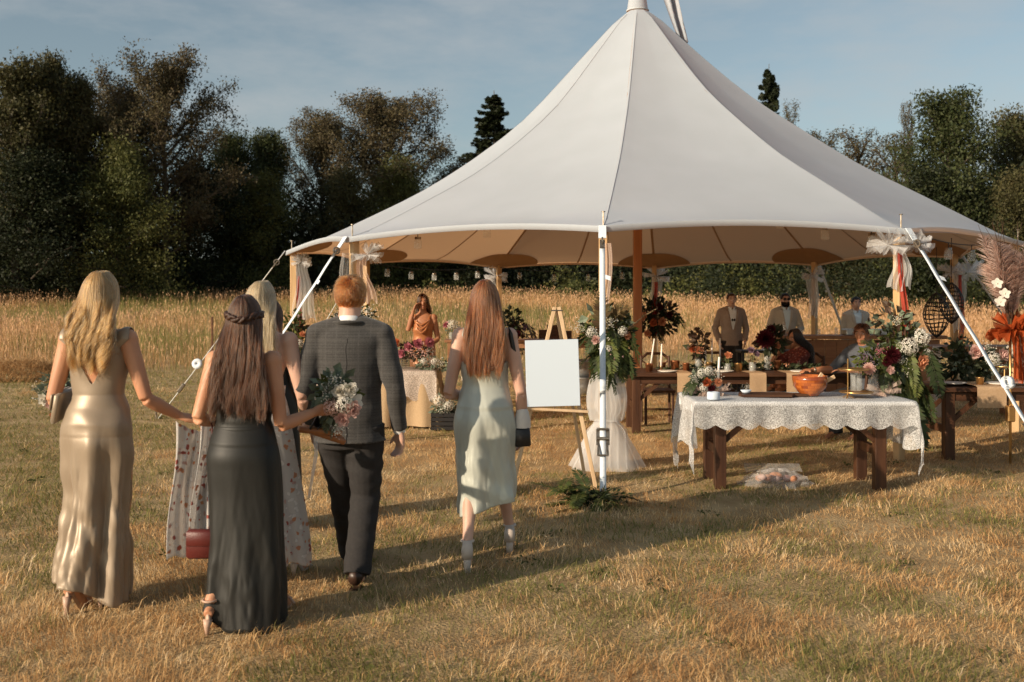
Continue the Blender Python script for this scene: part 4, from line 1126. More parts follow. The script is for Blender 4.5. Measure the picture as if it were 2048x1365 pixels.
# tiered stand with vases
t = thing('tiered_stand', 'two tier brass stand at the right of the lace table', 'stand', on_lt(1708, 8.75))
for z, rr_, ox in ((.035, .14, .02), (.235, .13, .0)):
    mb = MB(); mb.lathe([(.001, 0), (rr_, 0), (rr_ + .008, .012), (rr_, .012), (rr_ - .01, .006), (.001, .006)], (ox, 0, z), 32); mb.build('tray', M['gold'], t, True)
mb = MB(); mb.tube([(-.085, -.09, 0), (-.085, -.09, .34)], .006, 8); mb.build('rod', M['gold'], t)
for a in (0, 2.1, 4.2):
    mb = MB(); mb.tube([(-.085, -.09, .03), (-.085 + .05 * math.cos(a), -.09 + .05 * math.sin(a), .0)], .005, 6); mb.build('foot', M['gold'], t)
mb = MB(); mb.lathe([(.001, .05), (.05, .05), (.05, .23)], (.03, .03, 0), 16); mb.build('vase', M['glass'], t, True)
t = arrangement('table_flowers', 'dark red dahlia and fern bouquet in glass vases behind the tiered stand', 'flowers', on_lt(1762, 8.98) + Vector((0, 0, .30)),
    [(230, (.22, .13, .15), .06, 'fern'), (110, (.2, .12, .14), .065, 'deep')], [(8, .05, (.4, -.2, -.4), .4, .30, 1.4, 'cedar'), (4, .04, (-.5, -.1, .7), .3, .28, .8, 'fern')],
    [(.04, -.14, .06, 'dahlia', 'wine', .085), (.0, -.14, -.0, 'dahlia', 'wine', .05), (-.15, -.13, -.06, 'dahlia', 'blush', .06), (-.06, -.14, .10, 'spray', 'pink', .05), (.02, -.16, -.07, 'rose', 'blush', .04), (-.17, -.1, .02, 'spray', 'mauve', .07), (.14, -.12, .02, 'spray', 'white', .05)], 32)
for dx in (-.08, .04):
    mb = MB(); mb.lathe([(.001, -.29), (.045, -.29), (.045, -.08)], (dx, -.03, 0), 16); mb.build('vase', M['glass'], t, True)
puff(t, (0, -.06, -.27), .13, M['tulle_peach'], 3, 8)
# bag of things under the table
t = thing('plastic_bag', 'clear plastic bag of bread and fruit lying under the lace table', 'bag', Vector((2.33, 8.78, gz(2.33, 8.78))))
r = random.Random(4); mb = MB(); rows = []
for j in range(12):
    u = j / 11; v_ = (1 - u) ** .6
    rows.append([((.30 * v_ + .02) * math.cos(a) * (1 + r.uniform(-.13, .13)), (.19 * v_ + .01) * math.sin(a) * (1 + r.uniform(-.13, .13)), .005 + .13 * u ** .8 + r.uniform(-.012, .016)) for a in [k / 26 * 2 * PI for k in range(26)]])
mb.grid(rows, True); mb.build('film', M['plastic_sheet'], t, False)
mb = MB(); mb.grid([[(-.26 + .50 * u, .02 + .10 * v + .02 * r.random(), .10 + .06 * v + .012 * r.random()) for u in [k / 10 for k in range(11)]] for v in (0, .5, 1)]); mb.build('bag_lip', M['plastic_sheet'], t, False)
for k in range(15):
    mb = MB(); mb.ell((r.uniform(-.19, .19), r.uniform(-.11, .05), .05 + .03 * r.random()), (.045, .028, .028), 10, 6, Matrix.Rotation(r.uniform(0, 3), 3, 'Z')); mb.build('bun', PET['blush' if k % 2 else 'peach'], t, True)

# long dining table under the middle of the tent
TZ = gz(2.9, 12.6) + .75
plank_table('long dark plank dining table under the tent with runners and candles', 1.36, 4.75, 12.2, 13.1, .75, inset=.18, leg=.10)
def on_t1(px, d): return Vector(((px - 1024) / FPX * d, d, TZ + .003))
for i, (px, w, dr, lab) in enumerate(((1358, .20, .26, 'tan linen runner over the front edge at the left end of the dining table'), (1492, .22, .24, 'tan linen runner hanging from the middle of the dining table, slightly askew'), (1567, .18, .26, 'tan linen runner hanging nearest the seated woman'))):
    c = on_t1(px, 12.65); c.z += .004
    drape_cloth('table_runner', lab, c.x, c.y, c.z, w / 2, .46, (0, 0, dr, .0), M['runner'], 'runner', seed=10 + i, fold=.02, step=.03, rz=(0, .09, 0)[i])
def tub(label, p, r0, h, m='copper', name='metal_cup', cat='cup'):
    mb = MB(); mb.lathe([(.001, 0), (r0 * .85, 0), (r0, h * .9), (r0 * 1.05, h * .93), (r0 * 1.05, h), (r0 * .95, h), (r0 * .8, .01), (.001, .01)], n=18)
    return tag(mb.build(name, M[m], None, True, p), label, cat)
tub('copper cup nearest the left end of the dining table', on_t1(1298, 12.5), .05, .10)
tub('copper cup below the shaded rose spray', on_t1(1325, 12.85), .045, .09)
tub('copper bucket left of the slim rose vase on the dining table', on_t1(1350, 12.75), .06, .12)
tub('copper cup touching the slim rose vase', on_t1(1372, 12.6), .045, .10)
tub('brass cup just right of the slim rose vase', on_t1(1418, 12.7), .05, .10, 'gold')
tub('brass cup in the middle of the dining table', on_t1(1477, 12.55), .05, .10, 'gold')
tub('copper cup left of the dark dahlia vase', on_t1(1505, 12.75), .045, .10)
tub('copper cup right of the dark dahlia vase', on_t1(1555, 12.7), .05, .13)
taper('leaning white candle at the left end of the dining table', on_t1(1301, 12.75), .36, (.05, 0))
taper('white candle second from the left end of the dining table', on_t1(1322, 12.6), .30, (.01, 0))
for px, h in ((1411, .34), (1424, .36), (1440, .36)):
    taper({1411: 'tan candle leftmost of the three tapers right of the rose vase', 1424: 'pale candle middle of the three tapers right of the rose vase', 1440: 'pale candle rightmost of the three tapers by the rose vase'}[px], on_t1(px, 12.9), h)
def vase_flowers(label, p, h, leaves, flowers, seed, fr=()):
    t = arrangement('vase_flowers', label, 'vase', p + Vector((0, 0, h)), leaves, fr, flowers, seed)
    mb = MB(); mb.lathe([(.001, -h), (.04, -h), (.045, -h * .6), (.042, 0), (.036, 0), (.036, -h + .02), (.001, -h + .02)], n=16); mb.build('vase', M['glass'], t, True)
    mb = MB()
    for k in range(5): mb.tube([(.02 * math.cos(k * 1.3), .02 * math.sin(k * 1.3), -h + .03), (.03 * math.cos(k * 1.3 + 2), .03 * math.sin(k * 1.3 + 2), .08)], .004, 5)
    mb.build('stems', FOL['stem'], t)
    return t
vase_flowers('slim glass vase with dark leaves and one peach rose on the dining table', on_t1(1397, 12.7), .24, [(120, (.10, .08, .18), .085, 'bronze', (0, 0, .12)), (40, (.12, .08, .08), .08, 'deep', (0, 0, .02))], [(.0, -.07, .02, 'rose', 'peach', .06), (-.08, -.04, .03, 'rose', 'rust', .05)], 41)
vase_flowers('glass vase with a big dark red dahlia on the dining table', on_t1(1535, 12.7), .30, [(130, (.16, .1, .14), .09, 'deep', (.06, 0, .08)), (50, (.2, .1, .12), .08, 'bronze', (.05, 0, .06))], [(-.05, -.10, .10, 'dahlia', 'wine', .13), (.10, -.08, .02, 'rose', 'peach', .05), (.02, -.06, .22, 'dahlia', 'wine', .07)], 42)
vase_flowers('small vase of faded flowers between the two tall vases', on_t1(1505, 12.45), .12, [(30, (.05, .05, .09), .05, 'dry', (0, 0, .06))], [(-.03, -.04, .15, 'rose', 'mauve', .045), (.04, -.04, .10, 'rose', 'mauve', .04)], 43)
vase_flowers('small peach flower in a pot left of the small faded vase', on_t1(1455, 12.5), .10, [(30, (.06, .05, .07), .05, 'deep', (0, 0, .04))], [(0, -.04, .10, 'rose', 'peach', .05)], 44)
r = random.Random(77)
o = leaves_mb(620, (1.2, .14, .035), .06, r).build('leaf_garland', FOL['deep'], None, False, on_t1(1500, 12.75) + Vector((0, 0, .03))); tag(o, 'dark leaf garland lying along the middle of the dining table', 'garland')
for px, lab in ((1335, 'plate with folded leaves at the left end of the dining table'), (1600, "plate in front of the seated woman's elbow"), (1448, 'plate right of the left runner on the dining table')):
    mb = MB(); mb.lathe([(.001, 0), (.08, 0), (.125, .016), (.12, .018), (.08, .006), (.001, .006)], n=24)
    tag(mb.build('plate', M['ceramic'], None, True, on_t1(px, 12.42)), lab, 'plate')

# plain dark dining chairs drawn up to the far side
def chair(label, p, rz, m='dark_wood'):
    t = thing('dining_chair', label, 'chair', p, rz, group='dark chairs at the dining table')
    mb = MB(); mb.box((0, 0, .45), (.42, .42, .035), bev=.01); mb.build('seat', M[m], t)
    for sx in (-1, 1):
        mb = MB(); mb.tube([(sx * .18, .18, 0), (sx * .18, .18, .43)], .018, 8); mb.build('leg', M[m], t)
        mb = MB(); mb.tube([(sx * .19, -.19, 0), (sx * .19, -.19, .45), (sx * .19, -.24, .90)], .018, 8); mb.build('leg', M[m], t)
    mb = MB(); mb.tube([(-.19, -.24, .86), (-.1, -.26, .93), (.1, -.26, .93), (.19, -.24, .86)], .02, 8); mb.build('back_rail', M[m], t)
    for q in (-1, 1):
        mb = MB(); mb.tube([(-.18 * q, -.20, .50), (0, -.235, .68), (.18 * q, -.235, .84)], .010, 6); mb.build('back_cross', M[m], t)
    mb = MB(); mb.tube([(-.18, 0, .2), (.18, 0, .2)], .012, 6); mb.build('stretcher', M[m], t)
chair('dark cross back chair behind the left end of the dining table', Vector((1.95, 13.35, gz(1.95, 13.35))), PI)
chair('dark cross back chair behind the middle of the dining table', Vector((2.75, 13.4, gz(2.75, 13.4))), PI)
chair('dark chair on the near side under the seated man', Vector((4.22, 12.05, gz(4.2, 12.05))), R(35))
chair('dark chair under the seated woman beyond the dining table', Vector((4.02, 13.45, gz(4.0, 13.45))), R(165))

# table at the right edge
t2 = plank_table('dark plank table at the right edge with plates and a blush runner', 4.36, 6.6, 10.15, 11.0, .76, inset=.13, leg=.10)
T2Z = gz(5, 10.6) + .763
def on_t2(px, d): return Vector(((px - 1024) / FPX * d, d, T2Z))
c = on_t2(1943, 10.55)
drape_cloth('table_runner', 'blush linen runner hanging from the table at the right edge', c.x, c.y, c.z + .004, .15, .44, (0, 0, .22, 0), M['runner'], 'runner', seed=15, fold=.02, step=.03)
arrangement('table_flowers', 'white and blush flowers with dark leaves on the right edge table', 'flowers', on_t2(1965, 10.75) + Vector((0, 0, .22)),
    [(220, (.42, .14, .14), .07, 'euca'), (190, (.34, .14, .18), .10, 'deep', (-.24, 0, -.02))], [(5, .06, (-.7, -.2, -.3), .3, .3, 1.3, 'deep')],
    [(-.12, -.12, .10, 'rose', 'blush', .08), (.04, -.14, .03, 'cluster', 'white', .08), (.14, -.14, .07, 'rose', 'blush', .075), (.27, -.12, .12, 'cluster', 'white', .08), (-.02, -.12, .14, 'spray', 'white', .08), (.34, -.12, .02, 'spray', 'white', .08), (.1, -.14, -.06, 'spray', 'white', .1)], 33)
for px, d, lab in ((1905, 10.4, 'white plate on the left corner of the right edge table'), (2000, 10.35, 'white plate right of the blush runner'), (2038, 10.5, 'white plate nearest the right edge of the picture')):
    mb = MB(); mb.lathe([(.001, 0), (.09, 0), (.14, .016), (.135, .019), (.09, .006), (.001, .006)], n=28)
    tag(mb.build('plate', M['ceramic'], None, True, on_t2(px, d) + Vector((0, 0, .002))), lab, 'plate')
t = thing('cake_stand', 'brass tray on thin legs at the right edge table', 'stand', on_t2(2010, 10.7))
mb = MB(); mb.lathe([(.001, 0), (.17, 0), (.178, .014), (.17, .014), (.001, .006)], (0, 0, .16), 28); mb.build('tray', M['gold'], t, True)
for a in (0, 2.1, 4.2):
    mb = MB(); mb.tube([(.1 * math.cos(a), .1 * math.sin(a), .16), (.13 * math.cos(a), .13 * math.sin(a), 0)], .006, 6); mb.build('leg', M['gold'], t)
tub('small brass votive on the blush runner', on_t2(1960, 10.3), .04, .08, 'gold')

# tall pampas stand
pb = Vector((4.98, 9.95, gz(4.98, 9.95)))
t = thing('pampas_stand', 'tall stand of pampas plumes tied with orange tulle at the right edge', 'arrangement', pb)
mb = MB(); mb.tube([(0, 0, -.02), (0, 0, 1.45)], .014, 8); mb.build('pole', M['gold'], t, True)
mb = MB(); mb.box((0, 0, .5), (.075, .075, .16), bev=.01); mb.build('clamp', M['gold'], t)
M['pampas'] = mat('pampas', (.80, .63, .55), (.72, .54, .46), rough=.9, island=.2, trans=.35, spec=.05)
r = random.Random(9)
for k in range(9):
    mb = MB(); a = r.uniform(0, 6.28); ln = r.uniform(.10, .40); tip = Vector((math.cos(a) * ln + .05, math.sin(a) * ln * .5, r.uniform(1.95, 2.30)))
    p0 = Vector((0, 0, 1.3)); mid = p0.lerp(tip, .5) * 1.0; mid.x *= .7
    L_ = 46
    for j in range(300):
        u = .28 + .72 * r.random() ; b = p0.lerp(mid, u * 2) if u < .5 else mid.lerp(tip, u * 2 - 1)
        l = .19 * math.sin(PI * min(1, (u - .2) / .85)) + .03; ang = r.uniform(0, 6.28)
        d_ = Vector((math.cos(ang) * .6, math.sin(ang) * .6, .8)).normalized(); e = d_.orthogonal().normalized() * .006
        m_ = b + d_ * l * .6; mb.add([b - e, b + e, m_ + e, m_ - e], [(0, 1, 2, 3)]); tp_ = b + d_ * l + Vector((math.cos(ang), math.sin(ang), -.5)) * l * .25
        mb.add([m_ - e, m_ + e, tp_], [(0, 1, 2)])
    mb.build('pampas_plume', M['pampas'], t)
for k in range(10):
    mb = MB(); p = Vector((0, 0, 1.3)); pts = [p]; a = r.uniform(0, 6.28); d_ = Vector((math.cos(a) * .14 - .03, math.sin(a) * .1, 1))
    for j in range(6): p = p + d_.normalized() * .19; d_ = d_ + Vector((r.gauss(0, .12), r.gauss(0, .08), 0)); pts.append(p)
    mb.tube(pts, [.006 - .0007 * j for j in range(7)], 5); mb.tube([pts[4], pts[4] + Vector((r.gauss(0, .07), 0, .18))], [.003, .001], 4); mb.build('twig', FOL['bronze'], t)
puff(t, (-.02, -.05, 1.36), .20, M['tulle_orange'], 21, 16)
mb = MB(); rows = []
for j in range(15):
    u = j / 14; rows.append([(.03 + .10 * u + v * (.10 + .16 * u), -.06 + .05 * math.sin(v * 20 + u * 3), 1.36 - .55 * u) for v in [k / 20 - .5 for k in range(21)]])
mb.grid(rows); mb.build('tulle_tail', M['tulle_orange'], t, True)
mb = MB(); rows = []
for j in range(12):
    u = j / 11; rows.append([(-.02 + .03 * u + v * .05, -.13 + .02 * math.sin(v * 9 + u * 5), 1.28 - .42 * u) for v in [k / 6 - .5 for k in range(7)]])
mb.grid(rows); mb.build('tulle_tail', M['tulle_orange'], t, True)
for (dx, dy, dz) in ((-.17, -.14, 1.62), (-.20, -.14, 1.80), (-.13, -.15, 1.70)):
    o = link('orchid', bloom_mesh('orchid', 'white'), t, (dx, dy, dz)); o.scale = (.058,) * 3; o.rotation_euler = (R(80), 0, R(-15))

# ------------------------------------------------------------------ bar and high tables at the back of the tent
bx0, bx1, by = 4.55, 7.3, 17.2; g = gz(5.6, by)
t = thing('bar_counter', 'brown plank bar counter in front of the men in pale jackets', 'bar', ((bx0 + bx1) / 2, by, g))
L_ = bx1 - bx0
mb = MB(); mb.box((0, 0, 1.05), (L_ + .2, .6, .06), bev=.008); mb.build('counter_top', M['bar_wood'], t)
for k in range(14):
    w = L_ / 14; mb = MB(); mb.box((-L_ / 2 + w * (k + .5), -.22 + rnd.uniform(-.003, .003), .51), (w - .008, .03, 1.0), bev=.004); mb.build('board', M['bar_wood'], t)
mb = MB(); mb.box((0, .0, 1.02 - .14), (L_, .40, .05)); mb.build('shelf', M['bar_wood'], t)
gb = g + 1.083
for k in range(9):
    lab = ['glass bottle leftmost on the bar', 'short tumbler on the bar near the bearded man', 'tumbler second from the left on the bar', 'clear glass beside the post on the bar', 'glass left of the seated man on the bar', 'tumbler behind the seated woman on the bar', 'small glass near the middle of the bar', 'tall glass near the right part of the bar', 'rightmost small glass on the bar'][k]
    hgt = (.22, .1, .1, .13, .12, .1, .1, .16, .1)[k]
    mb = MB(); mb.lathe([(.001, 0), (.03, 0), (.034, hgt * .6), (.03 if k else .012, hgt), (.026, hgt), (.028, .01), (.001, .01)], n=12)
    tag(mb.build('drinking_glass', M['glass'], None, True, (bx0 + .12 + k * .30, by - .1, gb)), lab, 'glass', 'glasses along the bar')
mb = MB(); mb.box((0, 0, .05), (.9, .3, .1), bev=.01)
o = mb.build('ice_tray', M['galv'], None, False, (6.2, by + .05, gb)); tag(o, 'long metal tray on the bar behind the seated man', 'tray')
t = thing('sign_stand', 'black cart with a white card left of the bar', 'cart', (4.18, 16.2, gz(4.18, 16.2)))
mb = MB(); mb.box((0, 0, .84), (1.0, .4, .04), bev=.005); mb.build('top', M['black'], t)
for sx in (-1, 1):
    for sy in (-1, 1):
        mb = MB(); mb.box((sx * .46, sy * .17, .41), (.04, .04, .82)); mb.build('leg', M['black'], t)
mb = MB(); mb.box((0, 0, .4), (.9, .36, .03)); mb.build('shelf', M['black'], t)
mb = MB(); mb.box((0, 0, .12), (.20, .015, .24), M=Matrix.Rotation(R(-10), 3, 'X')); tag(mb.build('card', M['paper'], None, False, (4.14, 16.12, gz(4.18, 16.2) + .862)), 'blank white card standing on the black cart', 'card')
# counter at right behind the flower post
t = plank_table('high brown counter with a tulle swag behind the right front post', 5.72, 7.3, 14.0, 14.6, 1.0, m='bar_wood', leg=.14, inset=.08, brace=False, name='high_table')
drape('tulle_drape', 'pale tulle swag tied on the high counter behind the right front post', 'tulle', (5.95, 13.97, gz(5.9, 14) + 1.0), .12, .40, .98, M['tulle'], folds=4, depth=.07, seed=31)
# counter at left back
t = plank_table('high wooden counter at the back left behind the easel', -1.15, 1.5, 16.9, 17.5, 1.0, m='bar_wood', leg=.10, inset=.1, brace=False, name='high_table')
HC = gz(0, 17.2) + 1.003
vase_flowers('small vase of white and pink flowers at the left end of the back counter', Vector(((903 - 1024) / FPX * 17.1, 17.1, HC)), .12, [(40, (.12, .08, .1), .06, 'euca', (0, 0, .08))], [(-.08, -.05, .12, 'rose', 'pink', .06), (.02, -.06, .13, 'cluster', 'white', .09), (.1, -.05, .08, 'spray', 'white', .08)], 45)
for k, (px, w, h) in enumerate(((1088, .16, .16), (1108, .22, .24), (1132, .18, .14))):
    mb = MB(); x = (px - 1024) / FPX * 17.1
    for q in range(4):
        mb.box((0, -.06, h * (q + .5) / 4), (w, .014, h / 4 - .008))
    for s_ in (-1, 1): mb.box((s_ * w / 2, 0, h / 2), (.016, .14, h))
    mb.box((0, .06, h / 2), (w - .02, .012, h))
    tag(mb.build('wooden_crate', M['dark_wood_x'], None, False, (x, 17.15, HC)), ['small slatted crate left of the three on the back counter', 'tallest slatted crate in the middle of the three on the back counter', 'low slatted crate right of the three on the back counter'][k], 'crate', 'crates on the back counter')
# galvanised tubs
for k, (z, rr_) in enumerate(((0, .26), (.30, .24))):
    mb = MB(); mb.lathe([(.001, 0), (rr_ * .86, 0), (rr_ * .92, .12), (rr_ * .94, .13), (rr_ * .94, .15), (rr_, .28), (rr_ * 1.04, .29), (rr_ * 1.04, .31), (rr_ * .97, .31), (rr_ * .84, .02), (.001, .02)], n=28)
    tag(mb.build('galvanised_tub', M['galv'], None, True, (2.0 * (1168 - 1024) / 288 + .33 - .05, 17.9 - .0, gz(1.3, 17.9) + z)), ['galvanised metal tub on the grass behind the white board', 'galvanised metal tub stacked on the lower one behind the white board'][k], 'tub', 'galvanised tubs')

# ------------------------------------------------------------------ lace and burlap gift table at left
gx0, gx1, gy0, gy1 = -2.45, -.98, 12.75, 13.45; GT = gz(-1.6, 13.1) + .74
plank_table('table hidden under burlap and lace behind the red haired man', gx0, gx1, gy0, gy1, .73, inset=.1, leg=.06, brace=False)
drape_cloth('burlap_cloth', 'tan burlap cloth reaching the grass on the gift table', (gx0 + gx1) / 2, (gy0 + gy1) / 2, GT + .004, (gx1 - gx0) / 2 + .01, (gy1 - gy0) / 2 + .01, (.66, .66, .70, .66), M['burlap'], seed=51, fold=.05, step=.04)
drape_cloth('lace_cloth', 'scalloped cream lace cloth over the burlap on the gift table', (gx0 + gx1) / 2 - .03, (gy0 + gy1) / 2, GT + .014, (gx1 - gx0) / 2 + .03, (gy1 - gy0) / 2 + .035, (.1, .06, .30, .25), M['lace_cream'], seed=52, scallop=.09, fold=.03, step=.03)
def on_gt(px, d): return Vector(((px - 1024) / FPX * d, d, GT + .025))
t = arrangement('flower_basket', 'wire basket of pink and white flowers on the lace gift table', 'flowers', on_gt(828, 13.1) + Vector((0, 0, .22)),
    [(160, (.24, .13, .10), .06, 'bronze'), (90, (.24, .13, .1), .06, 'euca')], [], [(-.2, -.1, .1, 'rose', 'rust', .07), (-.06, -.12, .06, 'rose', 'pink', .06), (.06, -.12, .1, 'rose', 'pink', .07), (.2, -.1, .12, 'dahlia', 'pink', .08), (.0, -.13, -.02, 'spray', 'blush', .1), (.14, -.12, .0, 'spray', 'blush', .1), (-.14, -.12, -.02, 'rose', 'pink', .06), (.22, -.08, .0, 'spray', 'white', .07)], 34)
for k in range(7):
    mb = MB(); z = -.22 + .028 * k; mb.tube([(.17 * math.cos(a), .11 * math.sin(a) - .02, z) for a in [q / 20 * 2 * PI for q in range(21)]], .004, 5, cap=False); mb.build('wire', M['steel'], t)
for k in range(16):
    a = k / 16 * 2 * PI; mb = MB(); mb.tube([(.17 * math.cos(a), .11 * math.sin(a) - .02, -.22), (.17 * math.cos(a), .11 * math.sin(a) - .02, -.05)], .003, 4); mb.build('wire', M['steel'], t)
t = thing('bottle', 'green glass bottle behind the flowers on the gift table', 'bottle', on_gt(786, 13.2))
mb = MB(); mb.lathe([(.001, 0), (.038, 0), (.04, .02), (.04, .22), (.032, .28), (.014, .34), (.013, .42), (.016, .425), (.016, .44), (.001, .44)], n=16); mb.build('glass_body', M['green_glass'], t, True)
mb = MB(); mb.lathe([(.041, .08), (.0412, .19)], n=16); mb.build('paper_band', M['ceramic'], t, True)
arrangement('flower_posy', 'loose grey green hydrangea posy lying at the right end of the lace gift table', 'flowers', on_gt(868, 12.95) + Vector((0, 0, .06)),
    [(160, (.24, .12, .08), .055, 'euca')], [], [(-.12, -.08, .04, 'cluster', 'white', .05), (.02, -.1, .04, 'cluster', 'white', .055), (.1, -.08, .02, 'spray', 'white', .06), (-.04, -.08, .05, 'spray', 'blush', .06)], 35)
t = arrangement('flower_crate', 'black crate of silvery hydrangeas on the grass beside the gift table', 'flowers', Vector((-.86, 12.6, gz(-.86, 12.6) + .30)),
    [(150, (.16, .14, .12), .06, 'euca')], [], [(-.06, -.1, .08, 'cluster', 'white', .08), (.06, -.1, .02, 'cluster', 'white', .07), (.0, -.1, -.05, 'spray', 'white', .09)], 36)
for k in range(4):
    for a in range(4):
        mb = MB(); M4 = Matrix.Rotation(a * PI / 2, 3, 'Z'); mb.box(M4 @ Vector((0, -.15, -.26 + k * .055)), (.29, .012, .045), M4); mb.build('slat', M['black'], t)

# ------------------------------------------------------------------ easel with the blank board
eb = Vector((.36, 8.55, gz(.36, 8.55)))
t = thing('easel', 'pale wooden tripod easel holding the white board', 'easel', eb)
apex = Vector((.028, .06, 1.56))
for sx, lab in ((-1, 0), (1, 0)):
    mb = MB(); mb.beam(Vector((sx * .36, -.04, 0)), apex + Vector((sx * .018, 0, .0)), .034, .018, bev=.003, up=(0, 1, 0)); mb.build('leg', M['pale_wood'], t)
mb = MB(); mb.beam(Vector((.30, .42, 0)), apex + Vector((0, .03, -.03)), .03, .018, bev=.003, up=(0, 1, 0)); mb.build('rear_leg', M['pale_wood'], t)
mb = MB(); mb.beam(Vector((-.27, -.065, .70)), Vector((.29, -.065, .67)), .045, .022, bev=.003); mb.build('ledge', M['pale_wood'], t)
mb = MB(); mb.beam(Vector((-.12, -.0, 1.26)), Vector((.15, -.0, 1.26)), .02, .03, bev=.003); mb.build('cross_rail', M['pale_wood'], t)
mb = MB(); mb.tube([Vector((.0, -.085, .71)), Vector((.0, -.06, .66))], .006, 6); mb.build('peg', M['steel'], t)
mb = MB(); mb.tube([apex + Vector((-.05, -.01, -.03)), apex + Vector((.05, -.01, -.03))], .006, 6); mb.build('hinge_bolt', M['steel'], t)
Mr = Matrix.Rotation(R(-1.5), 3, 'Y') @ Matrix.Rotation(R(-6), 3, 'X')
mb = MB(); mb.box((0, 0, .285), (.455, .012, .565), Mr, bev=.002)
o = mb.build('display_board', M['paper'], None, False, eb + Vector((-.015, -.075, .715))); tag(o, 'blank white display board standing on the wooden easel', 'board')

# ------------------------------------------------------------------ hanging wicker lanterns, fence stake
def wicker(label, p, r0, h, tilt=0):
    t = thing('wicker_lantern', label, 'lantern', p, group='wicker lanterns hanging under the roof'); t.rotation_euler = (0, tilt, 0)
    prof = lambda u: r0 * math.sin(PI * min(1, max(0, u))) ** .75
    for k in range(16):
        a = k / 16 * 2 * PI; mb = MB(); mb.tube([(prof(u) * math.cos(a + .3 * u), prof(u) * math.sin(a + .3 * u), -h * u) for u in [j / 14 for j in range(15)]], .006, 4); mb.build('rib', M['black'], t)
    for k in range(9):
        u = .14 + .09 * k; mb = MB(); mb.tube([(prof(u) * math.cos(a), prof(u) * math.sin(a), -h * u + .01 * math.sin(a * 3 + k)) for a in [q / 20 * 2 * PI for q in range(21)]], .006, 4, cap=False); mb.build('hoop', M['black'], t)
    mb = MB(); mb.tube([(0, 0, 0), (0, 0, .62)], .005, 5); mb.build('cord', M['black'], t)
wicker('dark wicker lantern lower left of the pair beside the right strap', at(1873, 585, 13.6), .17, .62)
wicker('dark wicker lantern half hidden behind the right strap', at(1903, 565, 13.9), .16, .58)
s_ = gat(424, 21.8)
t = thing('fence_stake', 'rusty steel stake standing at the edge of the tall grass', 'stake', s_)
M['rust'] = mat('rust', (.16, .07, .03), (.10, .05, .03), rough=.85, scale=30, bump=.3)
mb = MB(); mb.beam((0, 0, -.05), (0, 0, 1.36), .035, .035); mb.beam((0, .012, .1), (0, .012, 1.36), .006, .05); mb.build('bar', M['rust'], t)
mb = MB(); mb.tube([(0, -.02, .28), (0, -.05, .36)], .03, 8); mb.build('insulator', M['paper'], t)
# ------------------------------------------------------------------ people
def hair_mat(name, c, var=.45, rough=.52):
    m = mat(name, c, rough=rough, spec=.22)
    nt = m.node_tree; N, L = nt.nodes, nt.links
    h = N.new('ShaderNodeBsdfHairPrincipled'); h.parametrization = 'COLOR'
    hi = N.new('ShaderNodeHairInfo'); mr = N.new('ShaderNodeMapRange'); mr.inputs['To Min'].default_value = 1 - var; mr.inputs['To Max'].default_value = 1 + var
    L.new(hi.outputs['Random'], mr.inputs['Value']); hv = N.new('ShaderNodeHueSaturation'); hv.inputs['Color'].default_value = (*c, 1); L.new(mr.outputs[0], hv.inputs['Value'])
    L.new(hv.outputs['Color'], h.inputs['Color']); h.inputs['Roughness'].default_value = .36; h.inputs['Radial Roughness'].default_value = .45
    L.new(hv.outputs['Color'], N['Principled BSDF'].inputs['Base Color'])
    ms = N.new('ShaderNodeMixShader'); L.new(hi.outputs['Is Strand'], ms.inputs[0]); L.new(N['Principled BSDF'].outputs[0], ms.inputs[1]); L.new(h.outputs[0], ms.inputs[2])
    L.new(ms.outputs[0], N['Material Output'].inputs['Surface'])
    return m
HAIR = dict(blonde=hair_mat('hair_blonde', (.32, .150, .052), .6), pale=hair_mat('hair_pale', (.37, .235, .12), .4), brown=hair_mat('hair_brown', (.036, .0120, .0045), .6),
            auburn=hair_mat('hair_auburn', (.135, .040, .0115), .6), red=hair_mat('hair_red', (.25, .070, .015), .5), dark=hair_mat('hair_dark', (.008, .005, .004), .4), mid=hair_mat('hair_mid', (.045, .020, .009), .45))
SKIN = dict(tan=mat('skin_tan', (.56, .29, .17), (.48, .225, .125), rough=.48, bump=.04, bscale=90, sss=.12, scale=5, spec=.35), fair=mat('skin_fair', (.62, .39, .295), (.55, .325, .24), rough=.48, bump=.04, bscale=90, sss=.12, scale=5, spec=.35),
            deep=mat('skin_deep', (.38, .17, .09), (.34, .15, .08), rough=.5, sss=.1, scale=5))
def satin(name, c, rough=.30, sheen=.2):
    m = mat(name, c, tuple(v * .93 for v in c), rough=rough, scale=3, spec=.5, sheen=sheen, metal=.2, bump=.03, bscale=120); return m
M['champagne'] = satin('champagne_satin', (.30, .228, .158), .43)
M['charcoal'] = mat('charcoal_satin', (.0105, .010, .008), (.0085, .008, .0066), rough=.54, scale=3, spec=.36, sheen=.05, bump=.02, bscale=90)
M['mint'] = satin('mint_satin', (.48, .50, .445), .45)
M['rust_satin'] = satin('rust_satin', (.42, .155, .055), .34)
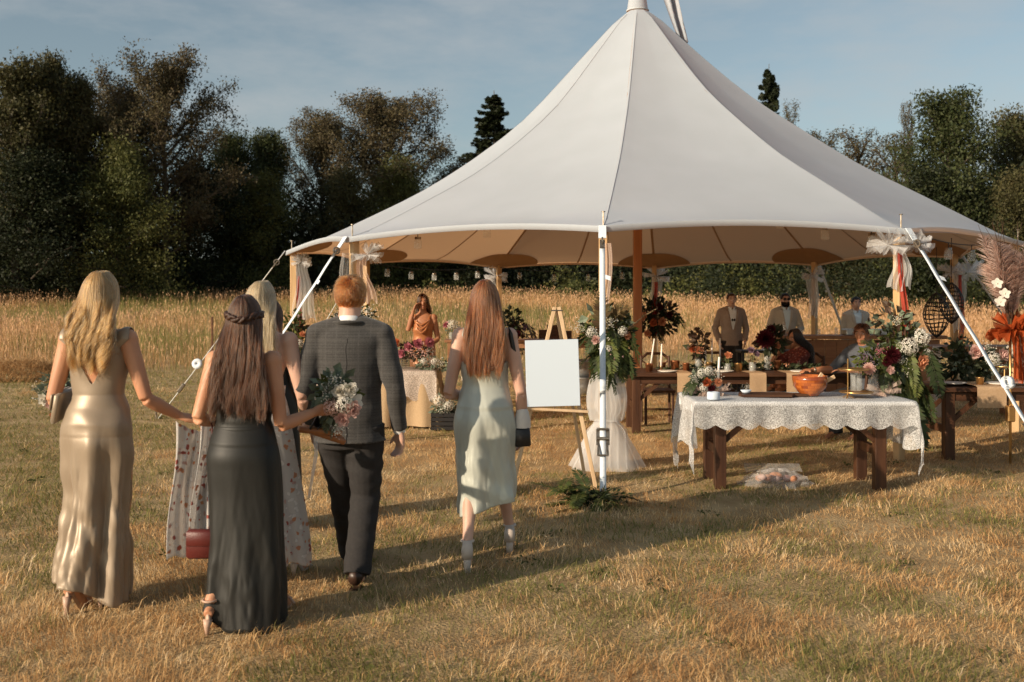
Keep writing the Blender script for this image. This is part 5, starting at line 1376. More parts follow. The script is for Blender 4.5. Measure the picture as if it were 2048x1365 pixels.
def check_cloth(name, c, c2, c3, sc=26):
    m = bpy.data.materials.new(name); nt, N, L, bs, out = nodes_of(m)
    tcn = N.new('ShaderNodeTexCoord'); sp = N.new('ShaderNodeSeparateXYZ'); L.new(tcn.outputs['Object'], sp.inputs[0])
    def wave(axis_, scale, th):
        a = N.new('ShaderNodeMath'); a.operation = 'MULTIPLY'; a.inputs[1].default_value = scale; L.new(sp.outputs[axis_], a.inputs[0])
        b = N.new('ShaderNodeMath'); b.operation = 'FRACT'; L.new(a.outputs[0], b.inputs[0])
        g_ = N.new('ShaderNodeMath'); g_.operation = 'LESS_THAN'; g_.inputs[1].default_value = th; L.new(b.outputs[0], g_.inputs[0]); return g_.outputs[0]
    def mixc(f, a, b):
        x = N.new('ShaderNodeMixRGB'); x.inputs['Color2'].default_value = (*b, 1); L.new(f, x.inputs['Fac'])
        if isinstance(a, tuple): x.inputs['Color1'].default_value = (*a, 1)
        else: L.new(a, x.inputs['Color1'])
        return x.outputs['Color']
    col = mixc(wave('Z', sc, .28), c, c2); col = mixc(wave('X', sc, .25), col, tuple((p + q) / 2 for p, q in zip(c, c2)))
    col = mixc(wave('Z', sc / 4, .10), col, c3); col = mixc(wave('X', sc / 4, .10), col, c3)
    nz_ = N.new('ShaderNodeTexNoise'); nz_.inputs['Scale'].default_value = 140; nz_.inputs['Detail'].default_value = 3; L.new(tcn.outputs['Object'], nz_.inputs['Vector'])
    mr = N.new('ShaderNodeMapRange'); mr.inputs['To Min'].default_value = .5; mr.inputs['To Max'].default_value = 1.5; L.new(nz_.outputs['Fac'], mr.inputs['Value'])
    h = N.new('ShaderNodeHueSaturation'); L.new(col, h.inputs['Color']); L.new(mr.outputs[0], h.inputs['Value'])
    L.new(h.outputs['Color'], bs.inputs['Base Color']); bs.inputs['Roughness'].default_value = .85; bs.inputs['Sheen Weight'].default_value = .2; bs.inputs['Specular IOR Level'].default_value = .2
    b = N.new('ShaderNodeBump'); b.inputs['Strength'].default_value = .2; b.inputs['Distance'].default_value = .004; L.new(nz_.outputs['Fac'], b.inputs['Height']); L.new(b.outputs[0], bs.inputs['Normal'])
    return m
M['check'] = check_cloth('check_wool', (.058, .055, .053), (.040, .038, .037), (.064, .061, .059), 62)
M['trouser'] = mat('trouser_wool', (.036, .033, .033), (.030, .028, .028), rough=.85, scale=60, bump=.1, bscale=200, spec=.2)
M['beige_wool'] = mat('beige_wool', (.50, .445, .375), (.45, .40, .335), rough=.9, scale=50, bump=.1, bscale=160, spec=.2)
M['brown_wool'] = mat('brown_wool', (.34, .255, .205), (.30, .225, .18), rough=.9, scale=50, bump=.1, bscale=160, spec=.2)
M['shirt_blue'] = mat('shirt_blue', (.60, .72, .80), rough=.8)
M['shirt_white'] = mat('shirt_white', (.74, .74, .74), rough=.8)
M['slate'] = mat('slate_shirt', (.075, .085, .10), (.065, .07, .085), rough=.85, scale=30)
def floral(name, base, spots, alpha=1.0, scale=14, th=.32):
    m = bpy.data.materials.new(name); nt, N, L, bs, out = nodes_of(m)
    tcn = N.new('ShaderNodeTexCoord'); dn = N.new('ShaderNodeTexNoise'); dn.inputs['Scale'].default_value = 22; L.new(tcn.outputs['Object'], dn.inputs['Vector'])
    ad = N.new('ShaderNodeVectorMath'); ad.operation = 'MULTIPLY_ADD'; ad.inputs[1].default_value = (.05,) * 3; L.new(dn.outputs['Color'], ad.inputs[0]); L.new(tcn.outputs['Object'], ad.inputs[2])
    vo = N.new('ShaderNodeTexVoronoi'); vo.inputs['Scale'].default_value = scale; L.new(ad.outputs[0], vo.inputs['Vector'])
    lt = N.new('ShaderNodeMath'); lt.operation = 'LESS_THAN'; lt.inputs[1].default_value = th; L.new(vo.outputs['Distance'], lt.inputs[0])
    cr = N.new('ShaderNodeValToRGB'); cr.color_ramp.interpolation = 'CONSTANT'
    while len(cr.color_ramp.elements) < len(spots): cr.color_ramp.elements.new(.5)
    for i, c in enumerate(spots): cr.color_ramp.elements[i].position = i / len(spots); cr.color_ramp.elements[i].color = (*c, 1)
    L.new(vo.outputs['Color'], cr.inputs['Fac'])
    mx_ = N.new('ShaderNodeMixRGB'); mx_.inputs['Color1'].default_value = (*base, 1); L.new(cr.outputs['Color'], mx_.inputs['Color2']); L.new(lt.outputs[0], mx_.inputs['Fac'])
    L.new(mx_.outputs['Color'], bs.inputs['Base Color']); bs.inputs['Roughness'].default_value = .8
    tr = N.new('ShaderNodeBsdfTranslucent'); L.new(mx_.outputs['Color'], tr.inputs['Color'])
    m1 = N.new('ShaderNodeMixShader'); m1.inputs[0].default_value = .3; L.new(bs.outputs[0], m1.inputs[1]); L.new(tr.outputs[0], m1.inputs[2]); sh = m1.outputs[0]
    if alpha < 1:
        tp = N.new('ShaderNodeBsdfTransparent'); m2 = N.new('ShaderNodeMixShader')
        mr = N.new('ShaderNodeMath'); mr.operation = 'MAXIMUM'; mr.inputs[1].default_value = alpha; L.new(lt.outputs[0], mr.inputs[0])
        L.new(mr.outputs[0], m2.inputs[0]); L.new(tp.outputs[0], m2.inputs[1]); L.new(sh, m2.inputs[2]); sh = m2.outputs[0]
    L.new(sh, out.inputs['Surface']); return m
WHITE_BASE = (.70, .67, .64)
M['bridal'] = floral('bridal_lace', WHITE_BASE, [(.42, .12, .08), WHITE_BASE, (.55, .26, .14), (.36, .10, .08), WHITE_BASE, (.52, .34, .30), WHITE_BASE], .72, 27, .34)
M['red_print'] = floral('red_print', (.16, .030, .022), [(.42, .10, .07), (.30, .12, .10), (.10, .02, .02), (.50, .25, .2)], 1, 34, .4)

def remesh(mb, voxel, iters=4, disp=None):
    me = mb.mesh('tmp', None, False); o = bpy.data.objects.new('tmp', me); COL.objects.link(o)
    m = o.modifiers.new('r', 'REMESH'); m.mode = 'VOXEL'; m.voxel_size = voxel; m.use_smooth_shade = True
    if iters: s_ = o.modifiers.new('s', 'SMOOTH'); s_.factor = .5; s_.iterations = iters
    dg = bpy.context.evaluated_depsgraph_get(); me2 = bpy.data.meshes.new_from_object(o.evaluated_get(dg))
    bpy.data.objects.remove(o); bpy.data.meshes.remove(me)
    if disp:
        n = len(me2.vertices); co = np.zeros(n * 3, np.float32); no = np.zeros(n * 3, np.float32)
        me2.vertices.foreach_get('co', co); me2.vertices.foreach_get('normal', no)
        co = co.reshape(-1, 3); no = no.reshape(-1, 3); co = co + no * disp(co)[:, None]
        me2.vertices.foreach_set('co', co.astype(np.float32).ravel()); me2.update()
    me2.polygons.foreach_set('use_smooth', [True] * len(me2.polygons))
    return me2

def hand(mb, w, d, n, s=1.0, curl=.5, side=1, spread=1.0):
    """Palm and five fingers from wrist w along d; n is the palm's normal, fingers curl towards n; thumb on side."""
    w, d, n = Vector(w), Vector(d).normalized(), Vector(n).normalized(); n = (n - d * n.dot(d)).normalized(); x = d.cross(n) * side
    k = w + d * .085 * s
    def chain(pts, rs): mb.tube(pts, rs, 8)
    for off in (-.024, -.008, .008, .024):   # palm as overlapping fans
        chain([w + x * off * .6 * s - d * .01, w + x * off * s + d * .045 * s, k + x * off * 1.15 * s], [.016 * s, .017 * s, .0125 * s])
    for off, ln in ((-.030, .060), (-.0105, .074), (.0105, .080), (.030, .073)):
        p = k + x * off * s; dd = (d + x * off * 2.2 * spread).normalized(); pts = [p - dd * .01]; a = curl * .45
        for j in range(3):
            dd = (dd * math.cos(a) + n * math.sin(a)).normalized(); p = p + dd * ln / 3 * s * (1.15 - .15 * j); pts.append(p.copy()); a = curl * .8
        chain(pts, [.0095 * s, .0088 * s, .008 * s, .0062 * s])
    p = w + d * .028 * s + x * .026 * s; dd = (d * .75 + x * .8 + n * .35).normalized()
    p2 = p + dd * .038 * s; dd2 = (d + x * .25 + n * .5 * curl).normalized()
    chain([p - dd * .015 * s, p2, p2 + dd2 * .034 * s], [.0125 * s, .0105 * s, .0075 * s])

FT = [(.78, -.010, .085, .150), (.86, -.018, .112, .172), (.92, -.014, .113, .170), (1.0, 0, .095, .148), (1.07, .004, .082, .124), (1.15, .006, .088, .132), (1.24, .016, .106, .146), (1.32, .006, .094, .152), (1.375, -.004, .078, .148), (1.415, -.010, .062, .105), (1.45, -.010, .05, .058)]
MT = [(.74, -.005, .085, .150), (.82, -.012, .108, .160), (.90, -.008, .108, .158), (.98, .004, .104, .152), (1.06, .008, .103, .150), (1.15, .008, .110, .160), (1.24, .010, .118, .172), (1.32, .004, .110, .180), (1.375, -.004, .088, .178), (1.415, -.010, .068, .115), (1.45, -.010, .055, .065)]
def limb(mb, pts, rs, n=12):
    P = [Vector(p) for p in pts]; out = []; ro = []
    for i in range(len(P) - 1):
        for u in (0, .33, .66): out.append(P[i].lerp(P[i + 1], u)); ro.append(rs[i] + (rs[i + 1] - rs[i]) * u)
    out.append(P[-1]); ro.append(rs[-1]); mb.tube(out, ro, n)
def head_shape(mb, hc, Mh, s=1.0, sex='f'):
    f = lambda x, y, z: hc + Mh @ Vector((x * s, y * s, z * s))
    E = lambda c, r: mb.ell(f(*c), tuple(v * s for v in r), 18, 12, Mh)
    E((0, -.004, .018), (.074, .094, .088)); E((0, .018, -.045), (.060, .070, .070))
    E((0, .045, -.078), (.040 if sex == 'f' else .046, .042, .036)); E((0, .062, .005), (.056, .034, .05))
    mb.tube([f(0, .088, .012), f(0, .104, -.018), f(0, .108, -.030), f(0, .092, -.04)], [.008 * s, .011 * s, .015 * s, .010 * s], 8)
    E((0, .082, -.062), (.022, .014, .009)); E((0, .080, -.074), (.020, .014, .009))
    for sx in (-1, 1):
        E((sx * .078, -.008, -.012), (.010, .022, .030)); E((sx * .040, .066, -.030), (.022, .018, .022)); E((sx * .032, .084, .026), (.024, .012, .009))
def person(label, x, y, rz=0, sex='f', H=1.70, up=0.0, skin='tan', arms=None, legs=None, head=(0, 0, 0), voxel=.008, cat='person', lean=(0, 0), shoulders=1.0, z=None):
    """Root Empty + continuous body mesh. arms: {+1/-1: dict(e=elbow, w=wrist, d=hand dir, n=palm normal, curl)}; legs: {+-1: (knee, ankle, toe)}; up lifts the trunk (heels) or lowers it (seat)."""
    g = gz(x, y) if z is None else z
    root = thing('person', label, cat, (x, y, g), rz)
    k = H / 1.70; mb = MB(); T = FT if sex == 'f' else MT
    lx = lambda z_: (lean[0] * max(0, z_ - .8), lean[1] * max(0, z_ - .8))
    mb.tube([Vector((lx(z_)[0], cy * k + lx(z_)[1], z_ * k + up)) for z_, cy, dp, w in T], [(dp * k, w * k * (shoulders if z_ > 1.2 else 1)) for z_, cy, dp, w in T], 28)
    Mh = Matrix.Rotation(head[0], 3, 'Z') @ Matrix.Rotation(head[1], 3, 'X') @ Matrix.Rotation(head[2], 3, 'Y')
    nb = Vector((lx(1.42)[0], -.012 * k + lx(1.42)[1], 1.41 * k + up)); hc = Vector((lx(1.59)[0], .012 * k + lx(1.59)[1], (1.592 if sex == 'f' else 1.578) * k + up))
    nr = .050 if sex == 'f' else .062
    mb.tube([nb, nb.lerp(hc, .5) + Vector((0, -.006, 0)), hc + Mh @ Vector((0, -.015, -.01))], [nr * 1.2 * k, nr * k, nr * k], 14)
    head_shape(mb, hc, Mh, k * (1.0 if sex == 'f' else 1.0), sex)
    sr = 1.0 if sex == 'f' else 1.22
    J = {}
    for sd in (-1, 1):
        sh = Vector((sd * .158 * k * shoulders * (1 if sex == 'f' else 1.13) + lx(1.36)[0], -.006 + lx(1.36)[1], 1.362 * k + up))
        a = (arms or {}).get(sd) or dict(e=(sd * .22 * k, -.02, 1.08 * k + up), w=(sd * .235 * k, .05, .84 * k + up), d=(0, .1, -1), n=(-sd, .2, 0))
        e, w = Vector(a['e']), Vector(a['w'])
        mb.ell(sh, (.056 * k * sr, .056 * k * sr, .060 * k), 14, 10)
        limb(mb, [sh, sh.lerp(e, .5), e], [.052 * k * sr, .045 * k * sr, .036 * k * sr]); limb(mb, [e, e.lerp(w, .3), w], [.036 * k * sr, .039 * k * sr, .0245 * k * sr])
        hand(mb, w, a.get('d', e - w), a.get('n', (-sd, 0, 0)), k * (1 if sex == 'f' else 1.1), a.get('curl', .6), a.get('side', sd))
        J[sd] = dict(sh=sh, e=e, w=w)
        hp = Vector((sd * .088 * k, -.005, .85 * k + up))
        kn, an, toe = [Vector(p) for p in ((legs or {}).get(sd) or ((sd * .095 * k, .02, .47 * k + up), (sd * .09 * k, -.02, .085 + up), (sd * .11 * k, .16, .02)))]
        limb(mb, [hp, hp.lerp(kn, .5), kn], [.088 * k, .074 * k, .053 * k]); limb(mb, [kn, kn.lerp(an, .32), kn.lerp(an, .7), an], [.051 * k, .056 * k, .038 * k, .033 * k])
        he = an + Vector((0, -.035, -.045)); ball = toe + (an - toe) * .32; ball.z = toe.z + .012
        mb.tube([he, an + Vector((0, .02, -.03)), ball, toe], [.026 * k, (.034 * k, .032 * k), (.020 * k, .040 * k), (.011 * k, .026 * k)], 12)
        J[sd].update(hp=hp, kn=kn, an=an, toe=toe, he=he)
    me = remesh(mb, voxel); me.materials.append(SKIN[skin])
    link('body', me, root)
    bvh = BVHTree.FromPolygons([v.co.copy() for v in me.vertices], [tuple(p.vertices) for p in me.polygons])
    return dict(root=root, bvh=bvh, hc=hc, Mh=Mh, J=J, k=k, up=up, sex=sex, T=T, lx=lx, shoulders=shoulders)

def cubic(keys, n):
    K = np.array(keys, float); t = np.linspace(0, len(K) - 1, n); i = np.clip(t.astype(int), 0, len(K) - 2); f = (t - i)[:, None]
    P = np.vstack([2 * K[0] - K[1], K, 2 * K[-1] - K[-2]])
    a, b, c, d = P[i], P[i + 1], P[i + 2], P[i + 3]
    return .5 * (2 * b + (c - a) * f + (2 * a - 5 * b + 4 * c - d) * f ** 2 + (3 * b - a - 3 * c + d) * f ** 3)
def ridged(amp, f, dx, dy, lo, hi, seed=0.0):
    """Irregular hanging folds: ridged noise that drifts with height, fading in from height hi down to lo."""
    def g(x, y, z):
        a = 1 - np.abs(2 * fnoise(x * f + z * dx + seed, y * f + z * dy + seed * 1.7) - 1) * 1.6
        b = 1 - np.abs(2 * fnoise(x * f * 2.1 - z * dx * 1.5 + seed * 3, y * f * 2.1 + z * dy + 9) - 1) * 1.6
        return amp * (a + .45 * b - .85) * (1 - nsm(lo, hi, z))
    return g
def gown(p, name, keys, m, folds, nz=112, nt=160, hem=None, thickn=.004, wr=None):
    """Lofted skirt or dress. keys: (z, cx, cy, half width, half depth) from top to hem; folds: (k, phase, amp, slant, start) grow downwards."""
    K = cubic(keys, nz); mb = MB(); rows = []; th = np.arange(nt) / nt * 2 * PI
    for j in range(nz):
        u = j / (nz - 1); z, cx, cy, a, b = K[j]
        dz = hem(th, u) if hem is not None else 0 * th
        f = np.zeros(nt)
        for kk, ph, amp, sl, st in folds:
            g_ = max(0, (u - st) / (1 - st)); s_ = np.cos(kk * th + ph + sl * u); f += amp * g_ ** 1.2 * np.sign(s_) * np.abs(s_) ** .8
        if p['up'] > -.1:      # always outside the body
            T_ = np.array(p['T']) * p['k']; zb = np.clip(z + dz - p['up'], .80 * p['k'], 1.45 * p['k']); on = (z + dz - p['up'] > .80 * p['k'])
            wb = np.interp(zb, T_[:, 0], T_[:, 3]) * (1 + (p['shoulders'] - 1) * (zb > 1.2 * p['k'])) + .009; db = np.interp(zb, T_[:, 0], T_[:, 2]) + .009; cb = np.interp(zb, T_[:, 0], T_[:, 1])
            a = np.where(on, np.maximum(a, wb), a); lo = np.where(on, np.minimum(cy - b, cb - db), cy - b); hi = np.where(on, np.maximum(cy + b, cb + db), cy + b); cy, b = (lo + hi) / 2, (hi - lo) / 2
        x = cx + np.cos(th) * (a + f); y = cy + np.sin(th) * (b + f)
        if wr is not None: w_ = wr(x, y, z + dz); x = x + np.cos(th) * w_; y = y + np.sin(th) * w_
        rows.append([(x[i], y[i], z + dz[i]) for i in range(nt)])
    mb.grid(rows, True); o = mb.build(name, m, p['root'], True); thick(o, thickn, -1); return o
def band(p, name, path, width, m, off=.006, thickn=.004, nw=7, bvh=None, sm=True):
    """Strip of cloth that lies on the body along path (points near the surface)."""
    P = cubic([tuple(q) for q in path], 26); W = width if hasattr(width, '__len__') else [width, width]
    Wd = np.interp(np.linspace(0, 1, 26), np.linspace(0, 1, len(W)), W); bv = bvh or p['bvh']; rows = []
    for i in range(26):
        c = Vector(P[i]); t = Vector(P[min(25, i + 1)] - P[max(0, i - 1)]).normalized()
        loc, nor, _, _ = bv.find_nearest(c); s_ = nor.cross(t).normalized(); row = []
        for k in range(nw):
            q = loc + s_ * Wd[i] * (k / (nw - 1) - .5); l2, n2, _, _ = bv.find_nearest(q); row.append(l2 + n2 * off)
        rows.append(row)
    mb = MB(); mb.grid(rows); o = mb.build(name, m, p['root'], sm); thick(o, thickn, 0); return o

def hair_curves(p, name, P, rad, m):
    """P (n, k, 3) strand points -> one hair object."""
    n, k, _ = P.shape
    cu = bpy.data.hair_curves.new(name); cu.add_curves([k] * n)
    cu.points.foreach_set('position', P.astype(np.float32).ravel())
    cu.points.foreach_set('radius', np.broadcast_to(rad, (n, k)).astype(np.float32).ravel())
    cu.materials.append(m); o = bpy.data.objects.new(name, cu); COL.objects.link(o); o.parent = p['root']; return o
def nsm(a, b, x):
    t = np.clip((x - a) / (b - a), 0, 1); return t * t * (3 - 2 * t)
def long_hair(p, m, zend, spread=1.0, wave=.012, freq=2.2, n=4500, clumps=60, seed=0, back=.105, amax=118, r0=.0009, part=0.0, seg=18, inflate=1.0, curl_in=0.0, face=False, zvar=.05, sweep=0.0):
    """Strands that leave the parting, lie over the skull and fall down the back."""
    rs = np.random.RandomState(seed + 100); hc, Mh, k = np.array(p['hc']), np.array(p['Mh']), p['k']
    cid = rs.randint(0, clumps, n); u = (np.arange(clumps) + rs.uniform(.1, .9, clumps)) / clumps
    a0 = np.radians(-amax + 2 * amax * u)[cid]; ph = rs.uniform(0, 6.28, clumps)[cid] + rs.normal(size=n) * .35; wa = rs.uniform(.6, 1.4, clumps)[cid] * rs.uniform(.7, 1.3, n)
    dz = rs.uniform(-zvar, zvar, clumps)[cid] + rs.normal(size=n) * .022; fr = rs.uniform(.85, 1.2, clumps)[cid]
    al = a0 + rs.normal(size=n) * math.radians(6); lay = rs.rand(n); infl = inflate * (1 + .11 * lay)
    sy = rs.uniform(-.045, .050, n) * k; pe = rs.uniform(78, 112, n)
    rx, ry, rz_ = .082 * k * infl, .103 * k * infl, .108 * k * infl
    K = 7; P = np.zeros((n, K + seg, 3))
    for j in range(K):
        t = np.radians(4 + (pe - 4) * j / (K - 1)); w = np.sin(t)
        loc = np.stack([part * k * (1 - w) + rx * w * np.sin(al), .006 * k + sy * (1 - w) * (np.cos(t) > 0) - ry * w * np.cos(al), .012 * k + rz_ * np.cos(t)], 1)
        P[:, j] = hc + loc @ Mh.T
    b = P[:, K - 1].copy(); bx = b[:, 0] - hc[0]; ze = zend + dz; Ln = b[:, 2] - ze
    side = np.clip((np.abs(al) - math.radians(80)) / math.radians(40), 0, 1)
    ty = -(back * k + .034 * lay) + .03 * side; ty = np.where(np.abs(al) < math.radians(60), np.minimum(ty, b[:, 1]), ty)
    fly = (rs.rand(n) < .05) * rs.normal(size=n) * .020; fly2 = (rs.rand(n) < .05) * np.abs(rs.normal(size=n)) * .02
    cx = rx * np.sin(a0)
    for j in range(1, seg + 1):
        t = j / seg; q = nsm(0, .45, np.full(n, t))
        x = bx * (1 + (spread - 1) * t) + (cx - bx) * .75 * t
        y = b[:, 1] * (1 - q) + ty * q
        wv = wave * wa * k * nsm(.08, .65, np.full(n, t)); x = x + wv * np.sin(6.283 * freq * fr * t + ph); y = y + wv * .8 * np.cos(6.283 * freq * fr * t + ph)
        x = x * (1 - curl_in * t ** 3) + fly * t + sweep * t * t; y = y - fly2 * t
        P[:, K - 1 + j] = np.stack([hc[0] + x, y, b[:, 2] - Ln * t], 1)
    for _ in range(3): P[:, 2:-1] = .25 * P[:, 1:-2] + .5 * P[:, 2:-1] + .25 * P[:, 3:]
    kk = np.arange(K + seg); rad = r0 * (1 - .65 * np.clip((kk - 14) / (K + seg - 14), 0, 1))
    o = hair_curves(p, 'hair', P, rad[None, :], m)
    mb = MB(); c_, r_ = ((0, -.002, .020 * k), (.079 * k, .099 * k, .094 * k)) if not face else ((0, -.014, .022 * k), (.078 * k, .088 * k, .094 * k))
    mb.ell(p['hc'] + p['Mh'] @ Vector(c_), r_, 20, 12, p['Mh']); mb.build('hair_cap', m, p['root'], True)
    return o
def short_hair(p, m, n=6000, ln=.045, seed=0, low=-.065, front=.045, r0=.0009, sideln=.7, mess=.3):
    rs = np.random.RandomState(seed + 200); hc, Mh, k = np.array(p['hc']), np.array(p['Mh']), p['k']
    d = rs.normal(size=(n * 4, 3)) + np.array([0, 0, .15]); d /= np.linalg.norm(d, axis=1)[:, None]
    q = d * np.array([.077, .097, .092]) + np.array([0, -.004, .018])
    bad = (q[:, 2] < low) | ((q[:, 1] > front) & (q[:, 2] < .075)) | ((q[:, 1] > 0) & (q[:, 2] < .5 * q[:, 1])) | ((np.abs(q[:, 0]) > .06) & (q[:, 2] < -.03) & (q[:, 1] > -.03))
    d, q = d[~bad][:n], q[~bad][:n]; n = len(q)
    nr = d / np.array([.077, .097, .092]); nr /= np.linalg.norm(nr, axis=1)[:, None]
    whorl = fnoise(q[:, 0] * 30 + 5, q[:, 2] * 30 + q[:, 1] * 20)
    cw = np.stack([d[:, 0] * .6 + (whorl - .5) * 1.6, -.25 + d[:, 1] * .4 + .7 * (d[:, 2] > .75), np.full(n, -.9)], 1)
    tan = cw - nr * (cw * nr).sum(1)[:, None]; tan /= np.linalg.norm(tan, axis=1)[:, None]
    l = (ln * rs.uniform(.6, 1.3, n) * (sideln + (1 - sideln) * np.clip(d[:, 2], 0, 1)))[:, None]
    tl = tan + nr * .5 + rs.normal(size=(n, 3)) * mess * .5; tl /= np.linalg.norm(tl, axis=1)[:, None]
    t2 = tl - nr * .5; t2 /= np.linalg.norm(t2, axis=1)[:, None]; t3 = t2 - nr * .35; t3 /= np.linalg.norm(t3, axis=1)[:, None]
    p1 = q + tl * l * .35; p2 = p1 + t2 * l * .35; p3 = p2 + t3 * l * .3
    P = np.stack([q, p1, p2, p3], 1) * k @ Mh.T + hc
    o = hair_curves(p, 'hair', P, np.array([[r0, r0, r0 * .9, r0 * .3]]), m)
    bm = MB(); bm.ell((0, -.006, .020), (.0775, .0965, .0935), 26, 18)
    keep = [f for f in bm.f if all((bm.v[i][2] > low - .005) and not (bm.v[i][1] > front + .01 and bm.v[i][2] < .07) and not (bm.v[i][1] > .0 and bm.v[i][2] < .5 * bm.v[i][1] - .005) for i in f)]
    mb = MB(); mb.add([p['hc'] + p['Mh'] @ (Vector(v) * k * 1.005) for v in bm.v], keep); mb.build('hair_cap', m, p['root'], True)
    return o
def face(p, brow='hair_brown', lips=(.30, .09, .07), eye=True, glasses=False):
    hc, Mh, k = p['hc'], p['Mh'], p['k']; f = lambda x, y, z: hc + Mh @ Vector((x * k, y * k, z * k))
    if 'lip' not in M: M['lip'] = mat('lip', lips, rough=.4); M['eye_white'] = mat('eye_white', (.6, .58, .55), rough=.2); M['iris'] = mat('iris', (.03, .02, .015), rough=.15)
    for sx in (-1, 1):
        mb = MB(); mb.ell(f(sx * .032, .080, .008), (.013 * k, .010 * k, .008 * k), 10, 6, Mh); e = mb.build('eye', M['eye_white'], p['root'], True)
        mb = MB(); mb.ell(f(sx * .031, .088, .008), (.006 * k, .004 * k, .006 * k), 8, 5, Mh); mb.build('iris', M['iris'], e, True)
        mb = MB(); mb.tube([f(sx * .014, .096, .027), f(sx * .032, .096, .032), f(sx * .050, .084, .026)], [.004 * k, .005 * k, .003 * k], 6); mb.build('eyebrow', p.get('brow', HAIR['brown']), p['root'], True)
    mb = MB(); mb.ell(f(0, .091, -.067), (.022 * k, .007 * k, .006 * k), 10, 6, Mh); mb.build('mouth', M['lip'], p['root'], True)
    if glasses:
        for sx in (-1, 1):
            mb = MB(); mb.ell(f(sx * .034, .100, .008), (.028 * k, .008 * k, .022 * k), 12, 6, Mh); mb.build('sunglass_lens', M['black'], p['root'], True)
        mb = MB(); mb.tube([f(-.075, .02, .015), f(-.06, .095, .015), f(0, .108, .014), f(.06, .095, .015), f(.075, .02, .015)], .004 * k, 6); mb.build('sunglass_frame', M['black'], p['root'], True)
def beard(p, m):
    hc, Mh, k = p['hc'], p['Mh'], p['k']; r = random.Random(3); mb = MB()
    for i in range(700):
        a = R(r.uniform(-95, 95)); z_ = r.uniform(-.118, -.035); w = 1 - max(0, (-.08 - z_) / .05) * .5
        if z_ > -.055 and abs(a) < R(30) and z_ < -.048 - .0: continue
        q = Vector((.066 * w * math.sin(a), .012 + .082 * w * math.cos(a), z_)); d = Vector((math.sin(a) * .4, math.cos(a) * .4, -1)).normalized() * .018
        mb.tube([hc + Mh @ (q * k), hc + Mh @ ((q + d) * k)], [.0035, .001], 3, cap=False)
    mb.build('beard', m, p['root'], True)

def wrinkle(scale=9, amp=.004, aniso=(1, 1, 2.2), seed=0):
    def f(co):
        out = np.zeros(len(co), np.float32)
        q = co * np.array(aniso) * scale + seed
        # domain-warped sine noise: soft folds
        w = np.sin(q[:, 0] * 1.1 + 1.7 * np.sin(q[:, 2] * .9 + q[:, 1])) * np.sin(q[:, 2] * 1.3 + 1.2 * np.sin(q[:, 0] * 1.4 + 2.0)) + .5 * np.sin(q[:, 2] * 2.9 + 2 * np.sin(q[:, 0] * 2.1 + q[:, 1] * 1.3))
        return amp * w
    return f
def jacket(p, m, hemz, sleeve=1.0, extra=.022, voxel=.009, amp=.0035, collar=True, seed=0, flare=.02):
    k, up, J = p['k'], p['up'], p['J']; mb = MB(); rings = []
    for z_, cy, dp, w in p['T']:
        zz = z_ * k + up
        if zz < hemz - .001: continue
        top = z_ >= 1.4
        rings.append((zz, cy * k, dp * k + (extra if not top else .010), (w * k * (p['shoulders'] if z_ > 1.2 else 1)) + (extra if not top else .012)))
    z0, cy0, d0, w0 = rings[0]; rings = [(hemz, cy0, d0 + flare, w0 + flare)] + rings
    mb.tube([Vector((p['lx']((zz - up) / k)[0], c + p['lx']((zz - up) / k)[1], zz)) for zz, c, d_, w in rings], [(d_, w) for zz, c, d_, w in rings], 30)
    for sd in (-1, 1):
        sh, e, w = J[sd]['sh'], J[sd]['e'], J[sd]['w']
        nk = Vector((p['lx'](1.42)[0] + sd * .03, p['lx'](1.42)[1] - .01, 1.425 * k + up))
        limb(mb, [nk, nk.lerp(sh + Vector((0, 0, .004)), .6), sh + Vector((0, 0, .002))], [.060 * k, .066 * k, .068 * k], 16)
        mb.ell(sh, (.070 * k, .072 * k, .069 * k), 16, 10)
        ww = e.lerp(w, sleeve); limb(mb, [sh, sh.lerp(e, .5), e, e.lerp(ww, .5), ww], [.068 * k, .066 * k, .057 * k, .052 * k, .045 * k], 16)
    me = remesh(mb, voxel, 5, wrinkle(7, amp, seed=seed)); me.materials.append(m); o = link('jacket', me, p['root'])
    p['jbvh'] = BVHTree.FromPolygons([v.co.copy() for v in me.vertices], [tuple(q.vertices) for q in me.polygons])
    return o
def trousers(p, m, topz, voxel=.009, rad=1.0, amp=.004, seed=2):
    k, up, J = p['k'], p['up'], p['J']; mb = MB()
    T = [t for t in p['T'] if t[0] * k + up <= topz + .02][:4]
    mb.tube([Vector((0, cy * k, z_ * k + up)) for z_, cy, dp, w in T] , [(dp * k + .014, w * k + .012) for z_, cy, dp, w in T], 24)
    for sd in (-1, 1):
        hp, kn, an = J[sd]['hp'], J[sd]['kn'], J[sd]['an']
        low = an + (kn - an) * .02 + Vector((0, .0, -.045))
        limb(mb, [hp + Vector((0, 0, .02)), hp.lerp(kn, .5), kn, kn.lerp(low, .5), low], [.108 * k * rad, .100 * k * rad, .083 * k * rad, .078 * k * rad, .078 * k * rad], 18)
    me = remesh(mb, voxel, 5, wrinkle(8, amp, (1, 1, 3), seed)); me.materials.append(m); return link('trousers', me, p['root'])
